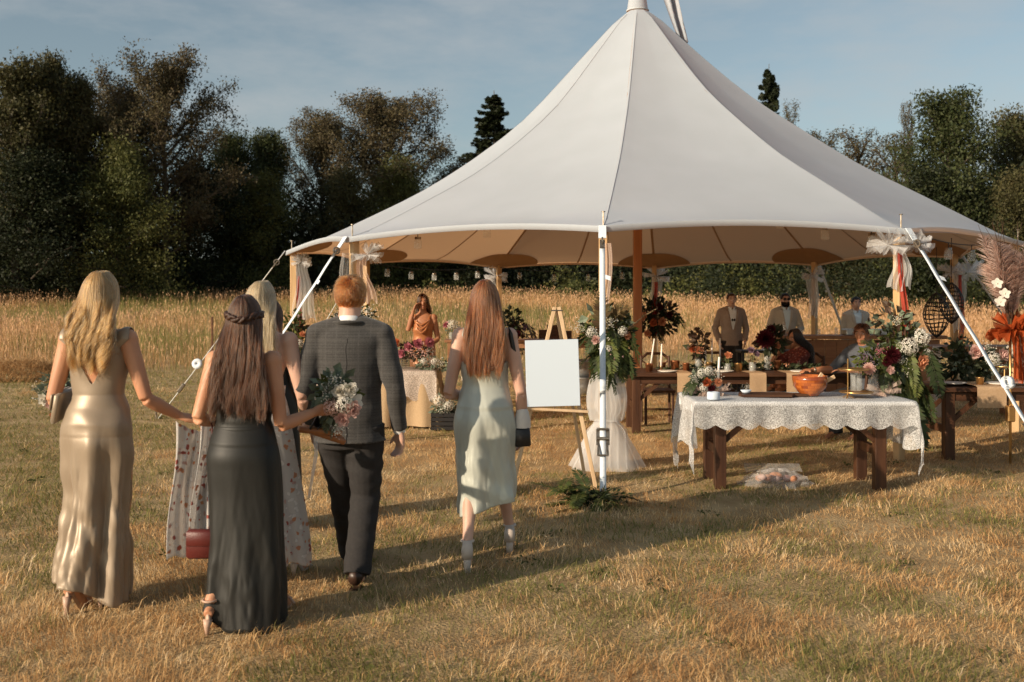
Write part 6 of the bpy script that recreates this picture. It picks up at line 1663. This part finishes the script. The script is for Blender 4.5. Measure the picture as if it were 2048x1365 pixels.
def heel_shoe(p, sd, m, style='pump', h=.08):
    J = p['J'][sd]; an, toe, he = J['an'], J['toe'], J['he']; mb = MB()
    f = (toe - an); f.z = 0; f.normalize(); s_ = f.cross(Vector((0, 0, 1)))
    heel_top = he + Vector((0, 0, -.01)); ball = toe + (an - toe) * .32; ball.z = toe.z
    mb.tube([heel_top - Vector((0, 0, .018)), an + f * .03 + Vector((0, 0, -.068)), ball - Vector((0, 0, .012)), toe - Vector((0, 0, .008)) + f * .012], [(.012, .030), (.010, .030), (.009, .044), (.008, .026)], 12)
    gzh = 0.0
    hb = heel_top - f * (.005 if style != 'block' else .0); hb.z = max(toe.z - .03, heel_top.z - h - .02)
    mb.tube([heel_top - Vector((0, 0, .015)), heel_top.lerp(hb, .5) - f * .004, hb], [.024, .016 if style != 'block' else .023, .007 if style != 'block' else .021], 10)
    if style == 'block':
        mb.tube([heel_top + Vector((0, 0, -.02)), heel_top + Vector((0, 0, .03)) - f * .006, heel_top + Vector((0, 0, .075)) + f * .01], [(.030, .034), (.028, .036), (.020, .028)], 12)
        c = an + Vector((0, 0, .02)); mb.tube([c + (f * math.cos(a) + s_ * math.sin(a)) * .035 for a in [q / 14 * 2 * PI for q in range(15)]], (.009), 6, cap=False)
    else:
        c = an + Vector((0, 0, .015)); mb.tube([c + (f * math.cos(a) + s_ * math.sin(a)) * .035 for a in [q / 14 * 2 * PI for q in range(15)]], .006, 6, cap=False)
        b_ = ball + Vector((0, 0, .03)); mb.tube([b_ + s_ * .048 - Vector((0, 0, .03)), b_ + s_ * .025, b_ - s_ * .025, b_ - s_ * .048 - Vector((0, 0, .03))], .008, 6)
    return mb.build('shoe', m, p['root'], True)
def man_shoe(p, sd, m):
    J = p['J'][sd]; an, toe, he = J['an'], J['toe'], J['he']; mb = MB(); f = (toe - an); f.z = 0; f.normalize()
    mb.tube([he - f * .02, an + f * .02 + Vector((0, 0, -.03)), toe.lerp(an, .35) + Vector((0, 0, .015)), toe + f * .03], [.040, (.045, .042), (.030, .050), (.016, .030)], 14)
    o = mb.build('shoe', m, p['root'], True)
    mb = MB(); b = he - f * .02; b.z = toe.z - .018; mb.beam(b - f * .01, b + f * .075, .06, .03); mb.build('heel', m, o); return o
def V3(*a): return Vector(a)
def npsm_(a, b, z):
    t = np.clip((z - a) / (b - a), 0, 1); return t * t * (3 - 2 * t)
def sat_wrinkle(amp, fx=9, fz=7, ph=0, slant=1.0):
    def f(x, y, z):
        q = z * fz + ph
        return amp * (np.sin(x * fx + slant * q + 1.3 * np.sin(q * .8 + x * 4)) * np.sin(q * 1.1 + 2 * x + y * 3) + .5 * np.sin(x * fx * 2.1 - q * 1.7 + 1.1 * np.sin(y * 9)))
    return f

# --- blonde woman in champagne satin
p = person('woman with wavy blonde hair in a champagne satin gown, seen from behind', -2.225, 5.36, H=1.70, up=.075, skin='tan', voxel=.0075,
    arms={1: dict(e=(.262, -.02, 1.12), w=(.40, .12, 1.01), d=(.9, .35, -.25), n=(-.2, .3, -1), curl=.9), -1: dict(e=(-.235, -.03, 1.11), w=(-.19, .20, 1.10), d=(.5, .8, .1), n=(1, -.3, 0), curl=.9)},
    legs={-1: ((-.08, .04, .52), (-.10, -.12, .17), (-.06, .04, .02)), 1: ((.08, .12, .54), (.02, .02, .15), (.06, .20, .02))}, head=(0, .05, 0))
def vneck(th, u):
    c = np.abs(np.cos(th)); bk = np.interp(c, [0, .08, .66, .84, 1], [1.175, 1.19, 1.440, 1.40, 1.29]); ft = np.interp(c, [0, .1, .66, .84, 1], [1.26, 1.27, 1.440, 1.40, 1.29])
    w = nsm(-.25, .25, np.sin(th)); return (1 - u) ** 7 * (bk * (1 - w) + ft * w - 1.445)
gown(p, 'gown', [(1.445, 0, -.004, .100, .07), (1.36, 0, .0, .12, .08), (1.25, 0, .004, .13, .09), (1.17, 0, .006, .130, .090), (1.10, 0, 0, .136, .094), (1.03, 0, -.004, .150, .104), (.95, 0, -.012, .176, .122), (.88, 0, -.014, .184, .126), (.78, .0, -.008, .180, .122), (.66, -.006, 0, .168, .120), (.52, -.012, .0, .162, .124), (.36, -.02, -.005, .172, .14), (.22, -.03, -.01, .180, .152), (.12, -.035, -.02, .185, .160)], M['champagne'],
    [(5, .4, .026, 2.2, .30), (9, 2.0, .016, -3.0, .34), (14, .5, .007, 4, .40), (3, 4.4, .016, 1.0, .5)], hem=lambda th, u: u ** 8 * (.075 * np.cos(th + 2.9) - .02 + .02 * np.sin(3 * th)) + vneck(th, u), wr=lambda x, y, z: sat_wrinkle(.0040, 11, 15, .5, 1.5)(x, y, z) + ridged(.019, 10, 2.2, 1.6, .25, 1.0, 3.3)(x, y, z))
for sd in (-1, 1):
    band(p, 'gown_strap', [V3(sd * .112, -.14, 1.375), V3(sd * .122, -.13, 1.41), V3(sd * .130, -.09, 1.45), V3(sd * .138, -.05, 1.475), V3(sd * .132, .03, 1.475), V3(sd * .10, .12, 1.38), V3(sd * .05, .15, 1.27)], [.105, .105, .105, .10, .10, .09, .08], M['champagne'], .010, .004, 11)
long_hair(p, HAIR['blonde'], 1.345, spread=1.55, wave=.026, freq=2.1, n=7000, clumps=30, seed=1, back=.100, amax=125, r0=.0010, inflate=1.08, part=.01, curl_in=.5, zvar=.06)
heel_shoe(p, -1, M['nude'], 'pump', .10); heel_shoe(p, 1, M['nude'], 'pump', .10)
t = thing('clutch_bag', "pale satin clutch bag under the champagne gowned woman's left arm", 'bag', V3(-2.24 - .185, 5.36 + .0, 1.00))
Mr = Matrix.Rotation(R(12), 3, 'Y') @ Matrix.Rotation(R(8), 3, 'X')
mb = MB(); mb.box((0, .02, .08), (.032, .20, .16), Mr, bev=.012); mb.build('bag_body', M['champagne'], t, True)
mb = MB(); mb.box((-.021, .02, .115), (.010, .202, .09), Mr, bev=.004); mb.build('flap', M['champagne'], t, True)

# --- dark haired woman in a charcoal dress
p = person('woman with long dark half up hair in a charcoal satin dress', -1.36, 5.05, H=1.56, up=.075, skin='tan', voxel=.0072, head=(0, .06, 0),
    arms={1: dict(e=(.195, -.03, 1.00), w=(.345, .15, 1.055), d=(.8, .6, .12), n=(-.6, .7, .1), curl=1.1), -1: dict(e=(-.215, -.06, 1.04), w=(-.155, .17, .99), d=(.2, .9, -.3), n=(1, 0, 0), curl=.9)},
    legs={-1: ((-.06, .05, .44), (-.13, -.14, .14), (-.10, .02, .02)), 1: ((.10, .10, .45), (.13, .14, .13), (.17, .30, .02))})
gown(p, 'dress', [(1.195, 0, .0, .148, .104), (1.12, 0, .004, .142, .100), (1.05, 0, .004, .136, .096), (.985, 0, .002, .136, .096), (.93, 0, -.006, .158, .108), (.86, 0, -.014, .180, .124), (.78, .005, -.012, .188, .126), (.64, .012, -.004, .190, .13), (.48, .016, .0, .19, .14), (.32, .018, .0, .195, .152), (.18, .015, -.004, .20, .165), (.09, .01, -.008, .205, .175)], M['charcoal'],
    [(4, 2.2, .018, 1.4, .36), (7, .2, .010, -2.0, .40), (12, 1, .004, 2, .5), (2, 2.5, .014, 0, .4)], hem=lambda th, u: u ** 9 * (-.10 * np.cos(th + .55) * -1 * -1 + .03 * np.sin(4 * th)) - u ** 16 * .03, wr=lambda x, y, z: sat_wrinkle(.0030, 5, 30, 1.0, .6)(x, y, z) * npsm_(.93, 1.05, z) + ridged(.015, 8, 1.4, 1.1, .2, .95, 7.7)(x, y, z))
mb = MB(); mb.grid([[(math.cos(a) * (.1405 + dz_), .002 + math.sin(a) * (.1005 + dz_), .985 + z_) for a in [k / 64 * 2 * PI for k in range(64)]] for z_, dz_ in ((-.016, .001), (-.012, .005), (.012, .005), (.016, .001))], True); mb.build('waistband', M['charcoal'], p['root'], True)
long_hair(p, HAIR['brown'], 1.115, spread=1.75, wave=.014, freq=1.3, n=7000, clumps=38, seed=2, back=.098, amax=112, r0=.0010, inflate=1.04, curl_in=.10, zvar=.05)
M['twist'] = mat('hair_twist', (.060, .026, .014), (.030, .013, .008), rough=.45, scale=60, stretch=(1, 1, .3), bump=.4, bscale=120)
hc, k = p['hc'], p['k']
for q in range(2):
    mb = MB(); pts = []
    for j in range(31):
        a = R(-100 + 200 * j / 30); rr_ = 1.10; pts.append(hc + V3(.088 * k * rr_ * math.sin(a), .0 - .108 * k * rr_ * math.cos(a), -.004 + .03 * abs(math.sin(a)) + .010 * math.sin(j * .9 + q * PI)) + V3(0, -.006 * math.cos(j * .9 + q * PI), 0))
    mb.tube(pts, .0105, 8); mb.build('hair_twist', M['twist'], p['root'], True)
heel_shoe(p, -1, M['nude'], 'pump', .09); heel_shoe(p, 1, M['nude'], 'pump', .09)
# her bouquet, bag and sandals
arrangement('bouquet', 'white and blush bouquet with grey leaves in the dark haired woman\'s hand', 'bouquet', at(675, 800, 5.28),
    [(190, (.10, .09, .13), .050, 'euca', (-.02, 0, .02), .42), (60, (.12, .09, .12), .05, 'fern')], [(5, .03, (.3, -.2, -.6), .4, .16, 1.0, 'euca'), (4, .03, (-.1, 0, 1), .3, .16, .6, 'euca')],
    [(.03, -.09, .05, 'rose', 'white', .045), (.08, -.08, .06, 'rose', 'white', .040), (.05, -.10, -.01, 'cluster', 'white', .050), (-.01, -.1, -.03, 'cluster', 'blush', .045), (.09, -.08, -.04, 'rose', 'blush', .045), (.04, -.09, -.09, 'rose', 'blush', .042), (.0, -.08, .10, 'spray', 'white', .05), (.10, -.06, .0, 'orchid', 'white', .05), (-.04, -.08, .03, 'spray', 'white', .05), (.02, -.08, -.15, 'spray', 'white', .04)], 61,
    extra=lambda t, r: (MB().tube([(-.03, 0, -.05), (-.15, .0, .02)], [.020, .016], 8).build('stem_handle', FOL['stem'], t, True)))
t = thing('sandals', "pair of dark wood soled sandals hanging from the dark haired woman's hand", 'sandals', at(640, 862, 5.32))
for q in range(2):
    mb = MB(); Mr = Matrix.Rotation(R(8 + 14 * q), 3, 'Y') @ Matrix.Rotation(R(20), 3, 'Z'); mb.box((.02 * q, .03 * q, -.025 * q), (.23, .075, .030), Mr, bev=.010); s1 = mb.build('sole', M['pole_wood'], t, True)
    mb = MB(); mb.tube([Mr @ V3(-.06, -.04, .01) + V3(.02 * q, .03 * q, -.025 * q), Mr @ V3(-.03, 0, .065) + V3(.02 * q, .03 * q, -.025 * q), Mr @ V3(.0, .04, .01) + V3(.02 * q, .03 * q, -.025 * q)], [(.022, .006)] * 3, 8); mb.build('strap', M['leather_black'], t, True)
mb = MB(); mb.tube([(-.03, 0, .02), (-.02, 0, -.12), (-.06, 0, -.36)], [(.002, .014), (.002, .012), (.002, .008)], 6); mb.build('ribbon_tail', M['tulle'], t, True)
t = thing('shoulder_bag', 'small wine red leather bag hanging low beside the charcoal dress', 'bag', at(403, 1118, 5.0))
mb = MB(); mb.box((.012, 0, .075), (.17, .05, .145), bev=.022); mb.build('bag_body', M['leather_wine'], t, True)
mb = MB(); mb.box((.012, -.028, .105), (.16, .006, .07), bev=.002); mb.build('flap', M['leather_wine'], t, True)
mb = MB(); mb.tube([(.055, 0, .14), (.052, .0, .40), (.045, .03, .66), (.01, .10, .70)], .0035, 6); mb.build('strap', M['leather_wine'], t, True)

# --- bride
p = person('bride with straight pale blonde hair and bare shoulders in a floral lace gown', -1.47, 5.80, H=1.66, up=.07, skin='fair', voxel=.0095, head=(-.15, .05, 0),
    arms={1: dict(e=(.255, -.02, 1.07), w=(.24, .17, .93), d=(-.1, .9, -.3), n=(-1, 0, 0), curl=.8), -1: dict(e=(-.22, .0, 1.08), w=(-.18, .2, 1.0), d=(.2, .9, 0), n=(1, 0, 0), curl=.8)},
    legs={-1: ((-.08, .06, .5), (-.09, .02, .15), (-.08, .18, .02)), 1: ((.10, .12, .5), (.17, .18, .14), (.22, .33, .02))}, shoulders=1.12)
gown(p, 'gown', [(1.14, 0, .004, .146, .102), (1.06, 0, .004, .140, .096), (.97, 0, -.005, .160, .108), (.88, 0, -.012, .188, .126), (.72, .01, -.01, .20, .14), (.5, .03, 0, .215, .16), (.28, .05, .01, .225, .18), (.12, .06, .02, .225, .20)], M['bridal'], [(6, .3, .018, 1, .3), (11, 1, .010, -2, .35)], hem=lambda th, u: u ** 6 * .02 * np.sin(6 * th))
long_hair(p, HAIR['pale'], 1.36, spread=1.5, wave=.009, freq=1.4, n=4500, clumps=50, seed=3, back=.10, amax=122, part=.015, curl_in=.15)
heel_shoe(p, 1, M['shoe_pale'], 'pump', .08)
A0, A1 = at(352, 842, 5.46), at(462, 810, 5.62)
for q, (m_, off, n_b) in enumerate((('bridal', 0, 0), ('bridal', .05, 1))):
    mb = MB(); rows = []
    P0, P1 = (A0, A1) if q == 0 else (at(405, 826, 5.5), at(480, 815, 5.64))
    B0, B1 = (at(340, 1116, 5.40), at(445, 1112, 5.55)) if q == 0 else (at(385, 1098, 5.46), at(480, 1098, 5.6))
    for j in range(40):
        u = j / 39; row = []
        for i in range(44):
            v = i / 43; a_ = P0.lerp(P1, v) - V3(0, 0, .10 * math.sin(PI * v) * (1 - u)); b_ = B0.lerp(B1, v); c = a_.lerp(b_, u)
            w = .030 * (.35 + .65 * u) * math.sin(v * 15 + u * 1.5 + q) + .012 * math.sin(v * 37 + 2 * u)
            c = c + V3(.012 * math.sin(u * 6 + v * 5), -w - .02 * q, .01 * math.sin(v * 21) * u); row.append(c - Vector(p['root'].location))
        rows.append(row)
    mb.grid(rows); o = mb.build('train', M[m_], p['root'], True); thick(o, .002, 0)

# --- someone dark haired just beyond the bride
p = person('dark haired person almost hidden beyond the bride', -1.735, 7.15, H=1.60, up=.04, skin='tan', voxel=.016)
gown(p, 'dress', [(1.30, 0, 0, .160, .115), (1.1, 0, 0, .14, .10), (.9, 0, -.01, .19, .13), (.5, 0, 0, .21, .16), (.14, 0, 0, .22, .18)], M['charcoal'], [(6, 0, .015, 1, .3)], nz=50, nt=60)
long_hair(p, HAIR['brown'], 1.14, spread=1.35, wave=.008, n=2500, clumps=40, seed=4, back=.10, r0=.0014)

# --- red haired man in a grey check jacket
p = person('red haired man in a grey checked jacket and dark trousers walking away', -.95, 5.84, sex='m', H=1.785, up=.015, skin='fair', voxel=.0095, head=(.02, .10, 0),
    arms={1: dict(e=(.272, -.05, 1.135), w=(.285, .03, .885), d=(.05, .15, -1), n=(-.7, -.5, 0), curl=1.0), -1: dict(e=(-.262, -.04, 1.14), w=(-.235, .12, .90), d=(.1, .3, -1), n=(.8, -.3, 0), curl=.9)},
    legs={1: ((.085, .04, .50), (.06, -.14, .115), (.07, .06, .02)), -1: ((-.075, .20, .50), (-.055, .42, .10), (-.06, .62, .02))})
jacket(p, M['check'], .83, .97, .026, .0085, .0032, seed=4, flare=.022)
trousers(p, M['trouser'], .95, .0085, amp=.0042)
k = p['k']
mb = MB(); nb = V3(0, -.006, 1.475 * k)   # shirt collar and jacket collar
mb.grid([[nb + V3(math.cos(a) * .068 * s_ * k, math.sin(a) * .070 * s_ * k, z_ + .012 * math.sin(a + PI)) for a in [R(-250 + 320 * q / 40) for q in range(41)]] for s_, z_ in ((1.10, -.055), (1.02, -.02), (.95, .004))]); thick(mb.build('shirt_collar', M['shirt_white'], p['root'], True), .006)
mb = MB(); mb.tube([nb + V3(math.cos(a) * .079 * k, math.sin(a) * .079 * k - .004, -.036 + .010 * math.sin(a + PI)) for a in [R(-225 + 270 * q / 40) for q in range(41)]], [(.026, .012)] * 41, 10); mb.build('jacket_collar', M['check'], p['root'], True)
for sd in (-1, 1):
    w, e = p['J'][sd]['w'], p['J'][sd]['e']; mb = MB(); d_ = (w - e).normalized(); mb.tube([w - d_ * .03, w + d_ * .010], [.037, .036], 16, cap=False); mb.build('shirt_cuff', M['shirt_white'], p['root'], True)
    man_shoe(p, sd, M['shoe_dark'])
band(p, 'jacket_vent', [V3(.005, -.25, 1.05), V3(.005, -.25, .95), V3(.006, -.25, .845)], .006, M['trouser'], .001, .002, 3, p['jbvh'])
band(p, 'jacket_seam', [V3(0, -.25, 1.46), V3(0, -.25, 1.3), V3(0, -.25, 1.06)], .004, M['trouser'], .0005, .0015, 3, p['jbvh'])
short_hair(p, HAIR['red'], 9000, .046, 5, low=-.088, front=.05, r0=.0009)

# --- woman in a mint slip dress
p = person('woman with auburn hair in a mint green slip dress walking towards the tent', -.17, 6.22, H=1.65, up=.085, skin='fair', voxel=.0078, head=(-.05, .06, 0),
    arms={-1: dict(e=(-.225, -.03, 1.05), w=(-.13, .20, 1.02), d=(.5, .8, .1), n=(.8, -.5, 0), curl=1.0), 1: dict(e=(.228, -.03, 1.05), w=(.23, .08, .80), d=(-.05, .4, -1), n=(-1, 0, 0), curl=.9)},
    legs={-1: ((-.085, .02, .55), (-.10, -.18, .155), (-.09, -.02, .02)), 1: ((.085, .16, .56), (.155, .24, .155), (.17, .39, .02))})
gown(p, 'slip_dress', [(1.265, 0, .006, .150, .104), (1.19, 0, .006, .144, .100), (1.11, 0, .002, .138, .095), (1.03, 0, -.004, .152, .104), (.95, 0, -.012, .178, .122), (.88, 0, -.014, .188, .128), (.78, 0, -.008, .186, .126), (.66, .004, .0, .182, .128), (.54, .01, .01, .180, .134), (.44, .015, .015, .180, .14), (.36, .018, .02, .178, .146)], M['mint'],
    [(4, .8, .018, 2.0, .32), (7, 2.1, .012, -2.5, .36), (12, .2, .005, 3, .45)], hem=lambda th, u: u ** 5 * (.065 * np.cos(th) - .01) - (1 - u) ** 12 * .07 * np.clip(-np.sin(th), 0, 1) ** 2, wr=lambda x, y, z: sat_wrinkle(.0035, 8, 12, 2.2, 1.8)(x, y, z) + ridged(.015, 10, 2.2, 1.7, .4, 1.2, 5.1)(x, y, z))
for sd in (-1, 1):
    band(p, 'dress_strap', [V3(sd * .085, -.13, 1.25), V3(sd * .105, -.13, 1.34), V3(sd * .125, -.08, 1.43), V3(sd * .122, .0, 1.47), V3(sd * .11, .10, 1.38), V3(sd * .09, .14, 1.27)], .007, M['mint'], .004, .003, 3)
long_hair(p, HAIR['auburn'], 1.235, spread=1.6, wave=.010, freq=1.2, n=7000, clumps=40, seed=6, back=.100, amax=120, r0=.0010, inflate=1.05, curl_in=.34, zvar=.05)
heel_shoe(p, -1, M['shoe_pale'], 'block', .085); heel_shoe(p, 1, M['shoe_pale'], 'block', .085)
t = thing('bucket_bag', 'black and white bucket bag on a long strap at the mint dressed woman\'s hip', 'bag', V3(-.17 + .235, 6.22 + .00, .735))
mb = MB(); mb.box((0, 0, .055), (.10, .10, .115), Matrix.Rotation(R(-4), 3, 'Y'), bev=.010); mb.build('bag_base', M['leather_black'], t, True)
mb = MB(); mb.grid([[(math.cos(a) * .052 * s_, math.sin(a) * .052 * s_, z_) for a in [q / 24 * 2 * PI for q in range(24)]] for s_, z_ in ((1.0, .112), (.97, .16), (.72, .215), (.55, .23))], True); mb.build('bag_top', M['leather_white'], t, True)
mb = MB(); mb.tube([(.0, 0, .21), (-.018, -.02, .33), (-.045, -.045, .55), (-.075, -.07, .70), (-.085, -.045, .735), (-.075, .05, .70), (-.03, .08, .45), (.01, .05, .21)], [(.0035, .014)] * 8, 8); mb.build('strap', M['leather_black'], t, True)
mb = MB(); mb.lathe([(.014, -.004), (.018, -.004), (.018, .004), (.014, .004), (.014, -.004)], (-.022, -.03, .36), 10, Matrix.Rotation(R(90), 3, 'X')); mb.build('buckle', M['steel'], t)

# --- woman in rust satin by the gift table
p = person('woman in a rust satin cowl dress touching her ear beyond the gift table', -1.32, 14.75, rz=PI, H=1.70, up=.06, skin='deep', voxel=.009, head=(.1, -.05, .08),
    arms={1: dict(e=(.215, .06, 1.23), w=(.125, .13, 1.53), d=(-.3, -.1, .8), n=(-.9, .1, -.2), curl=.9), -1: dict(e=(-.225, .0, 1.10), w=(-.07, .17, 1.02), d=(1, .3, -.1), n=(0, -1, 0), curl=.5)})
gown(p, 'dress', [(1.33, 0, .01, .150, .112), (1.24, 0, .018, .152, .115), (1.13, 0, .01, .136, .098), (1.05, 0, .002, .142, .10), (.93, 0, -.01, .180, .125), (.7, 0, 0, .185, .13), (.4, 0, 0, .20, .15), (.14, 0, 0, .21, .17)], M['rust_satin'], [(5, .4, .015, 1.5, .3), (9, 2, .008, -2, .35)], nz=80, nt=90, wr=sat_wrinkle(.005, 4, 30, 0, .5))
for sd in (-1, 1): band(p, 'dress_strap', [V3(sd * .09, .13, 1.32), V3(sd * .105, .08, 1.42), V3(sd * .115, .0, 1.455), V3(sd * .10, -.1, 1.36)], [.05, .03, .025, .025], M['rust_satin'], .005, .003, 5)
for q in range(3):
    mb = MB(); mb.tube([V3(-.115, .10, 1.39 - .0 * q), V3(-.05, .135 + .01 * q, 1.35 - .055 * q), V3(.01, .145 + .01 * q, 1.315 - .06 * q), V3(.07, .135, 1.35 - .05 * q), V3(.115, .10, 1.39)], [.008, .016, .018, .016, .008], 8); mb.build('cowl_fold', M['rust_satin'], p['root'], True)
p['brow'] = HAIR['mid']; face(p)
long_hair(p, HAIR['mid'], 1.40, spread=1.35, wave=.016, n=2500, clumps=34, seed=7, back=.07, amax=148, r0=.0014, face=True)

# --- three men at the bar
def suit_man(label, x, y, H, wool, shirt, hairm, seed, beardm=None, glasses=False, arms=None, head=(0, 0, 0), waistcoat=None, rz=PI, pendant=False):
    p = person(label, x, y, rz=rz, sex='m', H=H, up=.02, skin='fair', voxel=.012, arms=arms, head=head)
    k = p['k']
    jacket(p, M[wool], .80 * k, .96, .026, .013, .003, seed=seed)
    trousers(p, M['trouser'], .93, .016)
    # open shirt front and lapels lying on the chest
    vb = .98 if waistcoat else 1.08
    P = lambda x_, z_: V3(x_ * k, .35, z_ * k)
    mb = MB(); rows = []
    for j in range(16):
        u = j / 15; z_ = 1.435 - (1.435 - vb) * u; hw = .070 * (1 - u) ** .7 + .006
        row = []
        for i in range(9):
            hit = p['jbvh'].ray_cast(P(hw * (i / 4 - 1), z_), V3(0, -1, 0)); row.append((hit[0] + V3(0, .004, 0)) if hit[0] else P(hw * (i / 4 - 1), z_) - V3(0, .22, 0))
        rows.append(row)
    mb.grid(rows); thick(mb.build('shirt_front', M[shirt], p['root'], True), .004)
    for sd in (-1, 1):
        mb = MB(); rows = []
        for j in range(14):
            u = j / 13; z_ = 1.44 - (1.44 - vb) * u; x0 = .068 * (1 - u) ** .7 + .004; x1 = x0 + .052 * math.sin(PI * min(1, .25 + u * .75)) + .004
            row = []
            for i in range(4):
                q = P(sd * (x0 + (x1 - x0) * i / 3), z_); hit = p['jbvh'].ray_cast(q, V3(0, -1, 0)); row.append((hit[0] + V3(0, .009, 0)) if hit[0] else q - V3(0, .22, 0))
            rows.append(row)
        mb.grid(rows); thick(mb.build('lapel', M[wool], p['root'], True), .005)
        w, e = p['J'][sd]['w'], p['J'][sd]['e']
        man_shoe(p, sd, M['shoe_dark'])
        mb = MB(); nb = p['hc'] + V3(0, 0, -.13 * k); mb.grid([[nb + V3(sd * .015 * k + sd * .045 * i / 3 * k, .088 * k - .05 * (i / 3) ** 2 * k, -.03 * k + z_ * k + .012 * i / 3) for i in range(4)] for z_ in (-.03, 0, .025)]); thick(mb.build('shirt_collar', M[shirt], p['root'], True), .005)
    p['brow'] = HAIR[hairm]; face(p, glasses=glasses)
    short_hair(p, HAIR[hairm], 2500, .03, seed, r0=.0014, front=.055)
    if beardm: beard(p, HAIR[beardm])
    if pendant:
        for sx in (-1, 1):
            hit = p['jbvh'].ray_cast(P(.018 * sx, 1.25), V3(0, -1, 0)); c = hit[0] + V3(0, .02, 0); mb = MB(); mb.ell(c, (.017, .010, .026), 10, 6); mb.build('hung_sunglasses', M['black'], p['root'], True)
    return p
AH = lambda k=1: None
suit_man('man in an open brown jacket with sunglasses hung on his shirt, left of the bar', 4.02, 18.25, 1.80, 'brown_wool', 'shirt_white', 'mid', 11, pendant=True, arms={1: dict(e=(.285, -.06, 1.16), w=(.24, .06, .93), d=(-.2, .3, -1), n=(-1, 0, 0)), -1: dict(e=(-.285, -.06, 1.16), w=(-.24, .06, .93), d=(.2, .3, -1), n=(1, 0, 0))})
suit_man('bearded man in sunglasses and a beige jacket behind the bar', 5.02, 18.3, 1.80, 'beige_wool', 'shirt_blue', 'dark', 12, 'dark', True, arms={1: dict(e=(.30, .0, 1.16), w=(.16, .24, 1.10), d=(-1, .2, 0), n=(0, 0, -1)), -1: dict(e=(-.30, .0, 1.16), w=(-.14, .24, 1.12), d=(1, .2, 0), n=(0, 0, -1))})
suit_man('clean shaven dark haired man in a beige jacket behind the bar', 6.32, 18.3, 1.745, 'beige_wool', 'shirt_blue', 'dark', 13)

# --- seated guests
SD = -.40
p = person('seated woman in a red flowered top leaning on the dining table', 3.92, 13.42, rz=R(105), H=1.64, up=SD + .02, skin='deep', voxel=.009, head=(.1, -.15, 0), lean=(0, .12),
    arms={1: dict(e=(.20, .36, .80), w=(.06, .30, 1.02), d=(-.3, -.1, 1), n=(-.4, -.8, 0), curl=1.2), -1: dict(e=(-.24, .28, .80), w=(-.1, .45, .80), d=(.6, .8, 0), n=(0, 0, -1), curl=.6)},
    legs={-1: ((-.10, .42, .50), (-.10, .40, .10), (-.1, .58, .02)), 1: ((.10, .42, .50), (.10, .40, .10), (.1, .58, .02))})
jacket(p, M['red_print'], .46, .12, .016, .010, .004, seed=21, flare=.03); p['root'].children[-1].name = 'blouse'
gown(p, 'skirt', [(.62, 0, .02, .17, .13), (.52, 0, .08, .20, .20), (.46, 0, .2, .21, .26), (.40, 0, .26, .20, .26)], M['charcoal'], [(6, 0, .008, 1, .2)], nz=30, nt=60)
p['brow'] = HAIR['dark']; face(p); long_hair(p, HAIR['dark'], .78, spread=1.2, wave=.006, n=2500, clumps=30, seed=8, back=.08, amax=128, r0=.0014, face=True)
p = person('seated man in a slate blue shirt resting his arm on the dining table', 4.28, 12.02, rz=R(128), sex='m', H=1.78, up=SD - .01, skin='deep', voxel=.012, head=(.25, -.05, 0), lean=(0, .10), shoulders=1.08,
    arms={1: dict(e=(.30, .25, .80), w=(.42, .50, .80), d=(.3, 1, 0), n=(0, 0, -1), curl=.5), -1: dict(e=(-.30, .18, .82), w=(.0, .42, .82), d=(1, .5, 0), n=(0, 0, -1), curl=.5)},
    legs={-1: ((-.14, .44, .50), (-.14, .42, .10), (-.15, .62, .02)), 1: ((.14, .44, .50), (.14, .42, .10), (.15, .62, .02))})
jacket(p, M['slate'], .44, .10, .020, .011, .005, seed=22, flare=.03); p['root'].children[-1].name = 'shirt'
trousers(p, M['trouser'], .62, .012); p['brow'] = HAIR['mid']; face(p); short_hair(p, HAIR['brown'], 2500, .05, 9, r0=.0014, front=.06)
mb = MB(); w, e = p['J'][1]['w'], p['J'][1]['e']; d_ = (w - e).normalized(); mb.tube([w - d_ * .05, w - d_ * .02], .034, 12); mb.build('watch', M['steel'], p['root'], True)
# bouquet in front of the champagne gowned woman
arrangement('bouquet', 'blush and grey leaf bouquet held in front of the champagne gowned woman', 'bouquet', V3(-2.24 - .33, 5.36 + .30, 1.09),
    [(90, (.09, .09, .10), .05, 'euca', (-.02, 0, .04), .42)], [(4, .03, (-.4, 0, .8), .4, .16, .8, 'euca')], [(0, -.08, -.02, 'rose', 'blush', .04), (.04, -.08, .04, 'rose', 'blush', .04), (.02, -.08, -.09, 'rose', 'peach', .035), (-.05, -.08, .0, 'rose', 'white', .035), (-.08, -.05, .05, 'spray', 'white', .05)], 62)
